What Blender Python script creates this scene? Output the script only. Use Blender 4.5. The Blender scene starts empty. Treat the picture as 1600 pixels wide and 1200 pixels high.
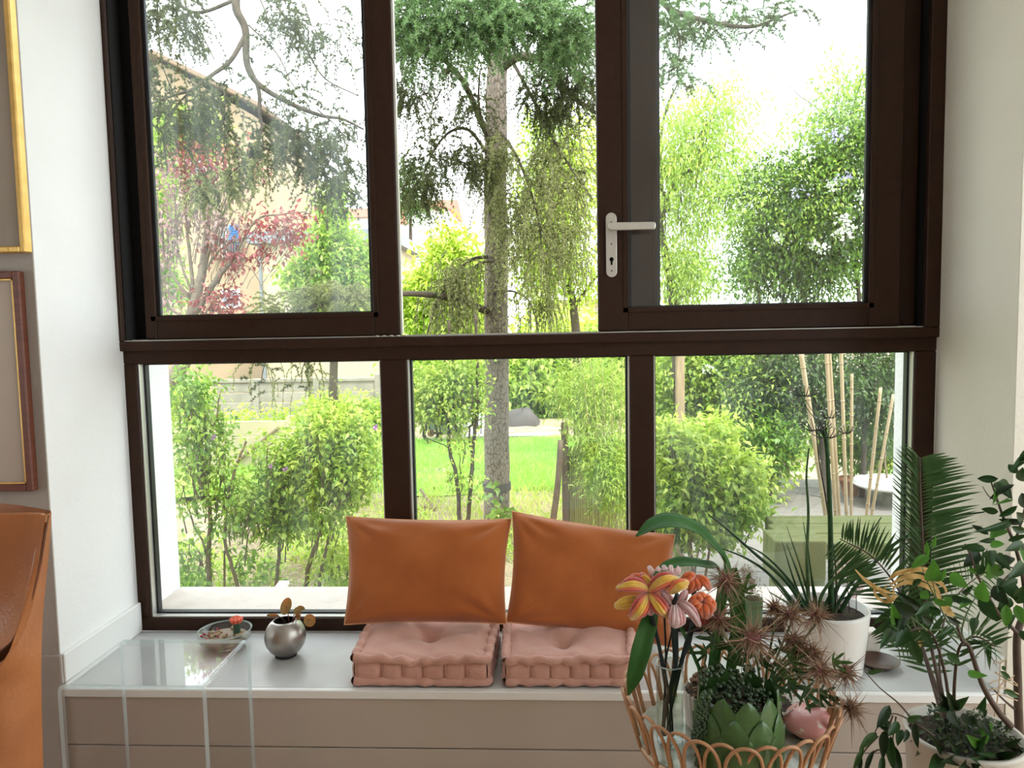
import bpy, math, random
import numpy as np
from mathutils import Vector, Matrix
random.seed(7); RNG = np.random.default_rng(11)
sc = bpy.context.scene; COL = sc.collection
# ---------------- camera, sky, sun, exposure
F = 1176.94
CR = Vector((0.99850, 0.05147, -0.018777)); CU = Vector((0.014744, 0.077658, 0.996871)); CF = Vector((-0.052767, 0.995651, -0.076782))
CP = Vector((0.0, -3.0, 1.2511))
cd = bpy.data.cameras.new('camera'); cam = bpy.data.objects.new('camera', cd); COL.objects.link(cam)
cd.sensor_width = 36; cd.lens = 36 * F / 1600; cd.clip_start = .02; cd.clip_end = 300
cam.matrix_world = Matrix(((CR.x, CU.x, -CF.x, CP.x), (CR.y, CU.y, -CF.y, CP.y), (CR.z, CU.z, -CF.z, CP.z), (0, 0, 0, 1)))
sc.camera = cam
w = bpy.data.worlds.new('sky'); sc.world = w; w.use_nodes = True
wn = w.node_tree; bg = wn.nodes['Background']
tc = wn.nodes.new('ShaderNodeTexCoord'); sx = wn.nodes.new('ShaderNodeSeparateXYZ'); cr = wn.nodes.new('ShaderNodeValToRGB')
wn.links.new(tc.outputs['Generated'], sx.inputs[0]); wn.links.new(sx.outputs['Z'], cr.inputs[0]); wn.links.new(cr.outputs[0], bg.inputs[0])
cr.color_ramp.elements[0].position = 0.0; cr.color_ramp.elements[0].color = (.95, .98, 1, 1)
cr.color_ramp.elements[1].position = .8; cr.color_ramp.elements[1].color = (.90, .95, 1, 1)
bg.inputs[1].default_value = 3.2
sd = bpy.data.lights.new('sun', 'SUN'); so = bpy.data.objects.new('sun', sd); COL.objects.link(so)
sd.energy = 3.2; sd.angle = math.radians(6); sd.color = (1, .95, .84)
so.rotation_euler = Vector((-.45, .55, -1.0)).to_track_quat('-Z', 'Y').to_euler(); so.location = (4, -4, 12)
sc.view_settings.view_transform = 'Standard'; sc.view_settings.look = 'None'; sc.view_settings.gamma = 1
sc.view_settings.exposure = 0.65; sc.view_settings.use_curve_mapping = False
sc.cycles.max_bounces = 10; sc.cycles.diffuse_bounces = 5; sc.cycles.glossy_bounces = 4
sc.cycles.transmission_bounces = 8; sc.cycles.transparent_max_bounces = 16
sc.cycles.caustics_reflective = False; sc.cycles.caustics_refractive = False

# ---------------- pixel to place
def ray(px, py): return CF + CR * ((px - 800) / F) + CU * ((600 - py) / F)
def at(px, py, Y):
    d = ray(px, py); return CP + d * ((Y - CP.y) / d.y)
def atz(px, py, Z):
    d = ray(px, py); return CP + d * ((Z - CP.z) / d.z)
def atx(px, py, X):
    d = ray(px, py); return CP + d * ((X - CP.x) / d.x)
def mpp(Y): return (Y + 3) / F            # metres per pixel at depth Y
V = Vector
def rot2(v, a): return V((v.x * math.cos(a) - v.y * math.sin(a), v.x * math.sin(a) + v.y * math.cos(a), v.z))

# ---------------- materials
def newmat(name):
    m = bpy.data.materials.new(name); m.use_nodes = True
    return m, m.node_tree, m.node_tree.nodes['Principled BSDF']
def c4(c): return (c[0], c[1], c[2], 1)
def mat(name, col, rough=.6, metal=0, col2=None, scale=8, detail=4, bump=0, bscale=None, spec=.5, stretch=(1, 1, 1), sheen=0, fac=(.35, .65), isl=0, trans=0, wave=False):
    m, t, p = newmat(name); N = t.nodes; L = t.links
    p.inputs['Roughness'].default_value = rough; p.inputs['Metallic'].default_value = metal
    p.inputs['Specular IOR Level'].default_value = spec; p.inputs['Base Color'].default_value = c4(col)
    if sheen: p.inputs['Sheen Weight'].default_value = sheen
    tc = N.new('ShaderNodeTexCoord'); mp = N.new('ShaderNodeMapping'); mp.inputs['Scale'].default_value = stretch
    L.new(tc.outputs['Object'], mp.inputs[0])
    nz = N.new('ShaderNodeTexNoise'); nz.inputs['Scale'].default_value = scale; nz.inputs['Detail'].default_value = detail
    L.new(mp.outputs[0], nz.inputs['Vector'])
    src = None
    if col2:
        r = N.new('ShaderNodeValToRGB'); L.new(nz.outputs['Fac'], r.inputs[0])
        r.color_ramp.elements[0].position = fac[0]; r.color_ramp.elements[0].color = c4(col)
        r.color_ramp.elements[1].position = fac[1]; r.color_ramp.elements[1].color = c4(col2)
        src = r.outputs[0]
    if isl and col2:
        g = N.new('ShaderNodeNewGeometry'); mx = N.new('ShaderNodeMath'); mx.operation = 'MULTIPLY_ADD'
        L.new(g.outputs['Random Per Island'], mx.inputs[0]); mx.inputs[1].default_value = isl
        ml = N.new('ShaderNodeMath'); ml.operation = 'MULTIPLY'; L.new(nz.outputs['Fac'], ml.inputs[0]); ml.inputs[1].default_value = 1 - isl
        L.new(ml.outputs[0], mx.inputs[2]); L.new(mx.outputs[0], r.inputs[0])
    if src: L.new(src, p.inputs['Base Color'])
    if bump:
        b = N.new('ShaderNodeBump'); b.inputs['Strength'].default_value = bump; b.inputs['Distance'].default_value = .02
        n2 = N.new('ShaderNodeTexNoise'); n2.inputs['Scale'].default_value = bscale or scale * 4; n2.inputs['Detail'].default_value = 5
        L.new(mp.outputs[0], n2.inputs['Vector']); L.new(n2.outputs['Fac'], b.inputs['Height']); L.new(b.outputs[0], p.inputs['Normal'])
    if trans:
        tr = N.new('ShaderNodeBsdfTranslucent'); ms = N.new('ShaderNodeMixShader'); ms.inputs[0].default_value = trans
        if src: L.new(src, tr.inputs[0])
        else: tr.inputs[0].default_value = c4(col)
        L.new(p.outputs[0], ms.inputs[1]); L.new(tr.outputs[0], ms.inputs[2]); L.new(ms.outputs[0], N['Material Output'].inputs[0])
    return m
def leafmat(name, a, b, trans=.45, rough=.5, gloss=.06, scale=1.2, isl=.7):
    m, t, p = newmat(name); N = t.nodes; L = t.links; N.remove(p)
    g = N.new('ShaderNodeNewGeometry'); tc = N.new('ShaderNodeTexCoord'); nz = N.new('ShaderNodeTexNoise'); nz.inputs['Scale'].default_value = scale
    L.new(tc.outputs['Object'], nz.inputs['Vector'])
    mx = N.new('ShaderNodeMix'); mx.data_type = 'FLOAT'; mx.inputs[0].default_value = isl
    L.new(nz.outputs['Fac'], mx.inputs[2]); L.new(g.outputs['Random Per Island'], mx.inputs[3])
    r = N.new('ShaderNodeValToRGB'); L.new(mx.outputs[0], r.inputs[0])
    r.color_ramp.elements[0].position = .15; r.color_ramp.elements[0].color = c4(a)
    r.color_ramp.elements[1].position = .85; r.color_ramp.elements[1].color = c4(b)
    d = N.new('ShaderNodeBsdfDiffuse'); tl = N.new('ShaderNodeBsdfTranslucent'); L.new(r.outputs[0], d.inputs[0]); L.new(r.outputs[0], tl.inputs[0])
    ms = N.new('ShaderNodeMixShader'); ms.inputs[0].default_value = trans; L.new(d.outputs[0], ms.inputs[1]); L.new(tl.outputs[0], ms.inputs[2])
    out = ms.outputs[0]
    if gloss:
        gl = N.new('ShaderNodeBsdfGlossy'); gl.inputs['Roughness'].default_value = rough
        m2 = N.new('ShaderNodeMixShader'); m2.inputs[0].default_value = gloss; L.new(out, m2.inputs[1]); L.new(gl.outputs[0], m2.inputs[2]); out = m2.outputs[0]
    L.new(out, N['Material Output'].inputs[0]); return m
def schlick(N, L, f0):
    lw = N.new('ShaderNodeLayerWeight'); lw.inputs[0].default_value = .5
    pw = N.new('ShaderNodeMath'); pw.operation = 'POWER'; pw.inputs[1].default_value = 5; L.new(lw.outputs['Facing'], pw.inputs[0])
    mu = N.new('ShaderNodeMath'); mu.operation = 'MULTIPLY_ADD'; mu.inputs[1].default_value = .9; mu.inputs[2].default_value = f0; L.new(pw.outputs[0], mu.inputs[0]); return mu
def panemat(name, dirt=.0, streak=(1, 1, 1), tint=(.97, .99, .985), refl=1.0, dscale=3, dcol=(.8, .9, .95)):
    m, t, p = newmat(name); N = t.nodes; L = t.links; N.remove(p)
    tr = N.new('ShaderNodeBsdfTransparent'); tr.inputs[0].default_value = c4(tint)
    gl = N.new('ShaderNodeBsdfGlossy'); gl.inputs['Roughness'].default_value = .0
    mu = schlick(N, L, .045 * refl)
    ms = N.new('ShaderNodeMixShader'); L.new(mu.outputs[0], ms.inputs[0]); L.new(tr.outputs[0], ms.inputs[1]); L.new(gl.outputs[0], ms.inputs[2])
    out = ms.outputs[0]
    if dirt:
        tc = N.new('ShaderNodeTexCoord'); mp = N.new('ShaderNodeMapping'); mp.inputs['Scale'].default_value = streak; L.new(tc.outputs['Object'], mp.inputs[0])
        nz = N.new('ShaderNodeTexNoise'); nz.inputs['Scale'].default_value = dscale; nz.inputs['Detail'].default_value = 6; L.new(mp.outputs[0], nz.inputs['Vector'])
        r = N.new('ShaderNodeMapRange'); r.inputs[1].default_value = .35; r.inputs[2].default_value = .75; r.inputs[3].default_value = dirt * .15; r.inputs[4].default_value = dirt
        L.new(nz.outputs['Fac'], r.inputs[0])
        tl = N.new('ShaderNodeBsdfTranslucent'); tl.inputs[0].default_value = c4(dcol)
        m2 = N.new('ShaderNodeMixShader'); L.new(r.outputs[0], m2.inputs[0]); L.new(out, m2.inputs[1]); L.new(tl.outputs[0], m2.inputs[2]); out = m2.outputs[0]
    L.new(out, N['Material Output'].inputs[0]); return m

# ---------------- mesh helpers
ORG = {}
def finish(name, me, m, parent=None, org=None, smooth=True):
    """link mesh given in world coordinates as one object whose origin sits at its base (or at its parent's)"""
    o = bpy.data.objects.new(name, me); COL.objects.link(o)
    if m is not None:
        for q in (m if isinstance(m, (list, tuple)) else [m]): me.materials.append(q)
    n = len(me.vertices); co = np.empty(n * 3); me.vertices.foreach_get('co', co); co = co.reshape(-1, 3)
    if parent is not None: g = ORG[parent.name]; o.parent = parent; 
    else:
        if org is None:
            lo = co.min(0); hi = co.max(0); org = ((lo[0] + hi[0]) / 2, (lo[1] + hi[1]) / 2, lo[2])
        g = V(org); o.location = g
    ORG[o.name] = V(g)
    co = co - np.array(g); me.vertices.foreach_set('co', co.ravel())
    if smooth: me.polygons.foreach_set('use_smooth', np.ones(len(me.polygons), bool))
    me.update(); return o
def empty(name, loc, label=None, cat=None, group=None, kind=None):
    o = bpy.data.objects.new(name, None); COL.objects.link(o); o.location = loc; o.empty_display_size = .05; ORG[o.name] = V(loc)
    return tag(o, label, cat, group, kind)
def tag(o, label=None, cat=None, group=None, kind=None):
    if label: o['label'] = label
    if cat: o['category'] = cat
    if group: o['group'] = group
    if kind: o['kind'] = kind
    return o
def inst(name, me_or_obj, loc_world, parent=None, rot=None, scale=None, M=None):
    """a piece sharing mesh data, placed by a world matrix under a parent that has only a location"""
    me = me_or_obj
    c = bpy.data.objects.new(name, me); COL.objects.link(c)
    W = M if M is not None else Matrix.Translation(loc_world) @ (rot.to_matrix().to_4x4() if rot else Matrix()) @ (Matrix.Diagonal((*scale, 1)) if scale else Matrix())
    if parent is not None: c.parent = parent; W = Matrix.Translation(-ORG[parent.name]) @ W
    c.matrix_local = W; ORG[c.name] = W.translation.copy()
    return c
def frames(P):
    P = np.asarray(P, float); T = np.gradient(P, axis=0); T /= np.maximum(np.linalg.norm(T, axis=1), 1e-9)[:, None]
    a = np.array([0, 0, 1.]) if abs(T[0][2]) < .9 else np.array([1., 0, 0]); Ns = []
    for t in T:
        a = a - t * (a @ t); a /= max(np.linalg.norm(a), 1e-9); Ns.append(a.copy())
    Ns = np.array(Ns); return P, T, Ns, np.cross(T, Ns)
class MB:
    def __init__(s): s.v = []; s.f = []; s.mi = []
    def add(s, vs, fs, mi=0):
        k = len(s.v); s.v += [tuple(x) for x in vs]; s.f += [tuple(i + k for i in f) for f in fs]; s.mi += [mi] * len(fs); return s
    def box(s, x0, x1, y0, y1, z0, z1, mi=0):
        return s.add([(x0, y0, z0), (x1, y0, z0), (x1, y1, z0), (x0, y1, z0), (x0, y0, z1), (x1, y0, z1), (x1, y1, z1), (x0, y1, z1)],
                     [(0, 3, 2, 1), (4, 5, 6, 7), (0, 1, 5, 4), (1, 2, 6, 5), (2, 3, 7, 6), (3, 0, 4, 7)], mi)
    def bbox(s, x0, x1, y0, y1, z0, z1, b=.004, mi=0):
        """box with chamfered edges"""
        c = ((x0 + x1) / 2, (y0 + y1) / 2, (z0 + z1) / 2); h = ((x1 - x0) / 2, (y1 - y0) / 2, (z1 - z0) / 2); b = min(b, *(q * .9 for q in h))
        vs = []; idx = {}
        for sx_ in (-1, 1):
            for sy in (-1, 1):
                for sz in (-1, 1):
                    for k in range(3):
                        d = [h[j] - (b if j != k else 0) for j in range(3)]
                        idx[(sx_, sy, sz, k)] = len(vs); vs.append((c[0] + sx_ * d[0], c[1] + sy * d[1], c[2] + sz * d[2]))
        fs = []
        for k in range(3):
            o = [j for j in range(3) if j != k]
            for sg in (-1, 1):
                q = []
                for (a_, b_) in ((-1, -1), (1, -1), (1, 1), (-1, 1)):
                    t = [0, 0, 0]; t[k] = sg; t[o[0]] = a_; t[o[1]] = b_; q.append(idx[(*t, k)])
                fs.append(q)
            for a_ in (-1, 1):
                for b_ in (-1, 1):
                    t = [0, 0, 0]; t[o[0]] = a_; t[o[1]] = b_; t1 = list(t); t2 = list(t); t1[k] = -1; t2[k] = 1
                    fs.append([idx[(*t1, o[0])], idx[(*t2, o[0])], idx[(*t2, o[1])], idx[(*t1, o[1])]])
        for sx_ in (-1, 1):
            for sy in (-1, 1):
                for sz in (-1, 1): fs.append([idx[(sx_, sy, sz, k)] for k in range(3)])
        # orient outward
        out = []
        for f in fs:
            p = [V(vs[i]) for i in f]; n = (p[1] - p[0]).cross(p[2] - p[0]); m_ = sum(p, V()) / len(p) - V(c)
            out.append(tuple(f) if n.dot(m_) > 0 else tuple(reversed(f)))
        return s.add(vs, out, mi)
    def tube(s, P, R, n=8, cap=True, mi=0, ell=None):
        P, T, A, B = frames(P); k = len(P); R = np.full(k, float(R)) if np.isscalar(R) else np.interp(np.linspace(0, 1, k), np.linspace(0, 1, len(R)), R)
        th = np.linspace(0, 2 * math.pi, n, endpoint=False); vs = []
        for i in range(k):
            for t in th: vs.append(P[i] + R[i] * (math.cos(t) * A[i] + math.sin(t) * B[i] * (ell or 1)))
        fs = [(i * n + j, i * n + (j + 1) % n, (i + 1) * n + (j + 1) % n, (i + 1) * n + j) for i in range(k - 1) for j in range(n)]
        if cap: fs += [tuple(range(n - 1, -1, -1)), tuple((k - 1) * n + j for j in range(n))]
        return s.add(vs, fs, mi)
    def lathe(s, prof, c, n=32, mi=0, axis=None, cap=False):
        """prof list of (radius, height); repeated round the vertical through c"""
        vs = []; k = len(prof)
        for (r, z) in prof:
            for j in range(n):
                t = 2 * math.pi * j / n; vs.append((c[0] + r * math.cos(t), c[1] + r * math.sin(t), c[2] + z))
        fs = [(i * n + j, i * n + (j + 1) % n, (i + 1) * n + (j + 1) % n, (i + 1) * n + j) for i in range(k - 1) for j in range(n)]
        if cap: fs += [tuple(range(n - 1, -1, -1)), tuple((k - 1) * n + j for j in range(n))]
        return s.add(vs, fs, mi)
    def grid(s, fn, nu, nv, mi=0, closed_u=False):
        vs = [fn(i / (nu if closed_u else nu - 1), j / (nv - 1)) for j in range(nv) for i in range(nu)]
        fs = []
        for j in range(nv - 1):
            for i in range(nu if closed_u else nu - 1):
                a = j * nu + i; b = j * nu + (i + 1) % nu; fs.append((a, b, b + nu, a + nu))
        return s.add(vs, fs, mi)
    def prism(s, poly, y0, y1, mi=0):
        """poly of (x, z) corners pushed from y0 to y1"""
        n = len(poly); vs = [(x, y0, z) for x, z in poly] + [(x, y1, z) for x, z in poly]
        return s.add(vs, [tuple(range(n)), tuple(range(2 * n - 1, n - 1, -1))] + [(i, i + n, (i + 1) % n + n, (i + 1) % n) for i in range(n)], mi)
    def mesh(s, name='mesh'):
        me = bpy.data.meshes.new(name); me.from_pydata(s.v, [], s.f); me.polygons.foreach_set('material_index', s.mi); me.update(); return me
    def build(s, name, m, parent=None, smooth=False, org=None, sub=0, bevel=0, solid=0):
        o = finish(name, s.mesh(name), m, parent, org, smooth)
        if solid: q = o.modifiers.new('solidify', 'SOLIDIFY'); q.thickness = solid; q.offset = 0
        if bevel: q = o.modifiers.new('bevel', 'BEVEL'); q.width = bevel; q.segments = 2; q.limit_method = 'ANGLE'
        if sub: q = o.modifiers.new('subdivision', 'SUBSURF'); q.levels = sub; q.render_levels = sub
        return o
def spline(pts, n=8):
    """Catmull-Rom through points"""
    P = [V(p) for p in pts]; P = [P[0] * 2 - P[1]] + P + [P[-1] * 2 - P[-2]]; out = []
    for i in range(1, len(P) - 2):
        for k in range(n):
            t = k / n; a, b, c, d = P[i - 1:i + 3]
            out.append(.5 * ((2 * b) + (c - a) * t + (2 * a - 5 * b + 4 * c - d) * t * t + (3 * b - a - 3 * c + d) * t ** 3))
    out.append(P[-2]); return out
def quads_mesh(name, verts, faces_n, k):
    """numpy verts (n,3); every face uses the next k indices of faces_n"""
    me = bpy.data.meshes.new(name); nf = len(faces_n) // k
    me.vertices.add(len(verts)); me.vertices.foreach_set('co', np.asarray(verts, np.float32).ravel())
    me.loops.add(len(faces_n)); me.loops.foreach_set('vertex_index', np.asarray(faces_n, np.int32))
    me.polygons.add(nf); me.polygons.foreach_set('loop_start', np.arange(0, nf * k, k, dtype=np.int32))
    try: me.polygons.foreach_set('loop_total', np.full(nf, k, np.int32))
    except Exception: pass
    me.update(calc_edges=True); return me
def unit(a): return a / np.maximum(np.linalg.norm(a, axis=1), 1e-9)[:, None]
def leaves_mesh(name, P, D, Lh, W, fold=.25, bend=.15, up=None, needle=False):
    """P base points, D directions, lengths, widths: a folded, bent lozenge leaf each (4 triangles)"""
    n = len(P); P = np.asarray(P); D = unit(np.asarray(D)); Lh = np.broadcast_to(Lh, n)[:, None]; W = np.broadcast_to(W, n)[:, None]
    U = RNG.normal(size=(n, 3)) if up is None else up + RNG.normal(size=(n, 3)) * .35
    S = unit(np.cross(D, U)); Nn = np.cross(S, D)
    if needle:
        v = np.stack([P - S * W / 2, P + S * W / 2, P + D * Lh], 1).reshape(-1, 3)
        f = np.arange(3 * n); return quads_mesh(name, v, f, 3)
    mid = P + D * Lh * .45 + Nn * Lh * bend * .6
    v = np.stack([P, mid - S * W / 2 + Nn * W * fold, mid, mid + S * W / 2 + Nn * W * fold, P + D * Lh - Nn * Lh * bend * .4], 1).reshape(-1, 3)
    t = np.array([0, 2, 1, 0, 3, 2, 1, 2, 4, 2, 3, 4]); f = (np.arange(n)[:, None] * 5 + t).ravel()
    return quads_mesh(name, v, f, 3)
def blob_points(blobs, n, clump=.12, shell=.5, per=26):
    """clumped points within ellipsoids: list of (centre, (rx, ry, rz)[, weight])"""
    w = np.array([b[2] if len(b) > 2 else b[1][0] * b[1][2] for b in blobs], float); w /= w.sum()
    P = []; O = []
    for b, k in zip(blobs, (w * n).astype(int)):
        if k < 1: continue
        m_ = max(2, k // per); d = unit(RNG.normal(size=(m_, 3))); r = RNG.uniform(shell, 1, (m_, 1)) ** .6
        cc = np.array(b[0]) + d * r * np.array(b[1]); i = RNG.integers(0, m_, k)
        P.append(cc[i] + RNG.normal(size=(k, 3)) * clump * np.array([1, 1, .8])); O.append(d[i])
    return np.concatenate(P), np.concatenate(O)
def pxblob(px, py, Y, rx, ry, rd=None, w=None):
    s = mpp(Y); b = [tuple(at(px, py, Y)), (rx * s, (rd if rd else min(rx, ry)) * s, ry * s)]
    if w: b.append(w)
    return tuple(b)
def foliage(name, parent, m, blobs, n, L_, W_, clump=.12, per=26, droop=.4, shell=.3, bend=.15, clipy=None):
    P, O = blob_points(blobs, n, clump, shell, per)
    if clipy is not None: k = P[:, 1] > clipy; P = P[k]; O = O[k]
    D = O * .6 + RNG.normal(size=P.shape) * .7; D[:, 2] -= droop
    up = np.array([0, 0, 1.]) * np.ones_like(P)
    me = leaves_mesh(name, P, D, RNG.uniform(.7, 1.25, len(P)) * L_, RNG.uniform(.7, 1.2, len(P)) * W_, up=up, bend=bend)
    o = finish(name, me, m, parent, smooth=False); o['kind'] = 'stuff'; return o
# ---------------- materials of the room
M = {}
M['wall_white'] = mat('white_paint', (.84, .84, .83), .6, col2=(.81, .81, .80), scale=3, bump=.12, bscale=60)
M['wall_warm_lit'] = mat('warm_lit_paint', (.72, .68, .58), .6, col2=(.69, .65, .55), scale=3, bump=.12, bscale=60)  # warm light on the right-hand walls is put into this colour
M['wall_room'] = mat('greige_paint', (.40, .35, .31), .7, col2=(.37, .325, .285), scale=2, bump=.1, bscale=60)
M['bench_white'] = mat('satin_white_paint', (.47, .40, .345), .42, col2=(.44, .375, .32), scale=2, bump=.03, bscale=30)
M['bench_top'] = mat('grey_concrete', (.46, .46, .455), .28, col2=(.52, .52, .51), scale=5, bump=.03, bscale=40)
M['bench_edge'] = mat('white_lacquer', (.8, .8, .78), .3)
M['frame'] = mat('brown_lacquer', (.028, .0115, .0055), .5, spec=.2, col2=(.034, .015, .008), scale=30, bump=.05, bscale=120)
M['near_black'] = mat('near_black_finish', (.006, .005, .005), .7, spec=.2)
M['gasket'] = mat('rubber_gasket', (.012, .013, .016), .45)
M['alu'] = mat('pale_aluminium', (.62, .61, .58), .32, .6)
M['chrome'] = mat('satin_handle_metal', (.60, .57, .52), .3, .5)
M['floor'] = mat('oak_floor', (.50, .34, .22), .45, col2=(.58, .40, .27), scale=6, stretch=(8, 1, 1), bump=.1)
M['render'] = mat('white_outside_render', (.88, .88, .87), .8, col2=(.82, .82, .81), scale=6, bump=.3, bscale=50)
M['sill'] = mat('stone_sill', (.62, .54, .48), .6, col2=(.56, .48, .42), scale=14, bump=.1)
M['pane'] = panemat('window_glass')
M['pane_dirty'] = panemat('dusty_window_glass', .075, (9, 1, .8), dscale=1.6)
M['pane_low'] = panemat('rain_marked_window_glass', .03, (4, 1, 1.5), dscale=3)

XL, XR, D = -1.752, 1.490, .5
ZC = 3.05; ZF = -.45; WT = 2.92
def struct(name, mb, m, **k): return tag(mb.build(name, m, **k), kind='structure')
# room shell (everything stands inside it)
struct('floor', MB().box(-4.2, 3.4, -6.2, -D, ZF - .1, ZF), M['floor'])
struct('ceiling', MB().box(-4.2, 3.4, -6.2, .36, ZC, ZC + .12), M['wall_white'])
b = MB().box(-4.2, XL - .0005, -D - .006, -D + .0, ZF, ZC).box(-4.2, XL - .12, -D, -D + .12, ZF, ZC)
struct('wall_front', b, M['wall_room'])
struct('wall_front_right', MB().box(XR + .0005, 3.4, -D - .006, -D + .0, ZF, ZC).box(XR + .12, 3.4, -D, -D + .12, ZF, ZC), M['wall_warm_lit'])
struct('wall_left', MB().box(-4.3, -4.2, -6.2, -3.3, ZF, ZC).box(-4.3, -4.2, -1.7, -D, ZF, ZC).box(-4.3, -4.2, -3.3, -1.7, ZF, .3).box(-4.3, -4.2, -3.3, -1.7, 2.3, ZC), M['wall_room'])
struct('wall_right', MB().box(3.4, 3.5, -6.2, -4.4, ZF, ZC).box(3.4, 3.5, -.6, -D, ZF, ZC).box(3.4, 3.5, -4.4, -.6, ZF, -.2).box(3.4, 3.5, -4.4, -.6, 2.9, ZC), M['wall_white'])
struct('wall_back', MB().box(-4.3, 3.5, -6.3, -6.2, ZF, ZC), M['wall_white'])
struct('wall_reveal_left', MB().box(XL - .12, XL, -D, .0, ZF, ZC), M['wall_white'])
struct('wall_reveal_right', MB().box(XR, XR + .12, -D, .0, ZF, ZC), M['wall_warm_lit'])
struct('wall_header', MB().box(XL - .12, XR + .12, 0, .36, WT, ZC), M['wall_white'])
# outside skin of the house, stepped reveals and sill
xl2 = XL - .07; xr2 = XR + .06
ZT = at(190, 549, 0).z
struct('wall_outside_left', MB().box(-6, XL, .115, .36, -1.2, ZT).box(-6, XL - .16, .115, .36, ZT, ZC + .3), M['render'])
struct('wall_outside_right', MB().box(XR + .005, 6, .115, .36, -1.2, ZT).box(XR + .16, 6, .115, .36, ZT, ZC + .3), M['render'])
struct('wall_outside_below', MB().box(XL, XR + .005, .115, .34, -1.2, .035), M['render'])
struct('trim_1', MB().bbox(XL, XR, .085, .37, .03, .06, .004), M['sill'])
# baseboards in the reveals
zb = at(215, 944, 0).z
struct('baseboard_left', MB().bbox(XL, XL + .018, -D - .006, -.005, 0, .125, .003), M['bench_edge'])
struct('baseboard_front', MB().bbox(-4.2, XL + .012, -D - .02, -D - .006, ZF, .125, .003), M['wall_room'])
struct('baseboard_right', MB().bbox(XR - .018, XR, -D, -.005, 0, .125, .003), M['bench_edge'])
# window bench: stone top with a white front lip, panelled front
wb = empty('trim_2', (0, -D, ZF), kind='structure')
MB().bbox(XL + .002, XR - .002, -D + .012, -.002, -.03, 0, .002).build('bench_top', M['bench_top'], wb)
MB().bbox(XL + .002, XR - .002, -D - .012, -D + .011, -.03, .001, .003).build('bench_lip', M['bench_edge'], wb)
zs = at(400, 1166, -D).z
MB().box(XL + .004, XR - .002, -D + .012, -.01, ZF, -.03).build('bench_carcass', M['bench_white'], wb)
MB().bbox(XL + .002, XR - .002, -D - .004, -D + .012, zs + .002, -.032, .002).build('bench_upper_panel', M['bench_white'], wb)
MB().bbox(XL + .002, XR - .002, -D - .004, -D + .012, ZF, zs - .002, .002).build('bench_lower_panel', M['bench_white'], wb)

# ---------------- window: fixed lower lights, sliding sashes above
def X(px, py, Y=0.0): return at(px, py, Y).x
def Z(px, py, Y=0.0): return at(px, py, Y).z
win = empty('window_1', (0, 0, 0), kind='structure')
z0, z1 = .0, ZT
# glass apertures of the lower lights
zlo = .105 - .005; zlo = Z(420, 966); zhi = Z(218, 569)
ap = [(X(214, 590), X(594, 590)), (X(636, 590), X(984, 590)), (X(1022, 590), X(1430, 590))]
def piece(name, mb, m='frame', parent=None): return mb.build(name, M[m], parent or win)
lowf = MB()
piece('bottom_rail', MB().bbox(XL - .002, XR + .002, -.0, .10, -.002, zlo, .004))
piece('top_rail', MB().bbox(XL - .002, XR + .002, -.0, .10, zhi, ZT + .004, .004))
for (a, c) in ((XL - .002, ap[0][0]), (ap[0][1], ap[1][0]), (ap[1][1], ap[2][0]), (ap[2][1], XR + .002)):
    piece('mullion', MB().bbox(a, c, .001, .099, zlo - .001, zhi + .001, .004))
for (a, c) in ap:
    g = .012
    gk = MB().box(a, a + g, .045, .075, zlo, zhi).box(c - g, c, .045, .075, zlo, zhi).box(a, c, .045, .075, zlo, zlo + g * .8).box(a, c, .045, .075, zhi - g * .5, zhi)
    gk.build('gasket', M['gasket'], win)
    bd = MB().bbox(a - .001, a + .005, .012, .044, zlo, zhi, .001).bbox(a, c, .012, .044, zlo - .001, zlo + .004, .001).bbox(c - .005, c + .001, .012, .044, zlo, zhi, .001)
    bd.build('glazing_bead', M['alu'], win)
    piece('glass_pane', MB().box(a + .002, c - .002, .058, .062, zlo + .002, zhi - .002), 'pane_low')
# upper outer frame
xa0, xa1 = X(150, 2), X(165, 2); xb0, xb1 = X(1453, 3), X(1477, 3)
zt0 = ZT; zt1 = Z(400, 530)
piece('upper_bottom_rail', MB().bbox(xa0, xb1, -.022, .13, zt0, zt1, .004))
piece('upper_jamb', MB().bbox(xa0, xa1, -.022, .13, zt1 - .001, WT, .004)); piece('upper_jamb', MB().bbox(xb0, xb1, -.022, .13, zt1 - .001, WT, .004))
piece('upper_head', MB().bbox(xa0, xb1, -.022, .13, WT - .06, WT, .004))
MB().box(xa1, xb0, -.006, .001, zt1, zt1 + .004).box(xa1, xb0, .05, .057, zt1, zt1 + .006).build('slide_rail', M['alu'], win)
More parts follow.
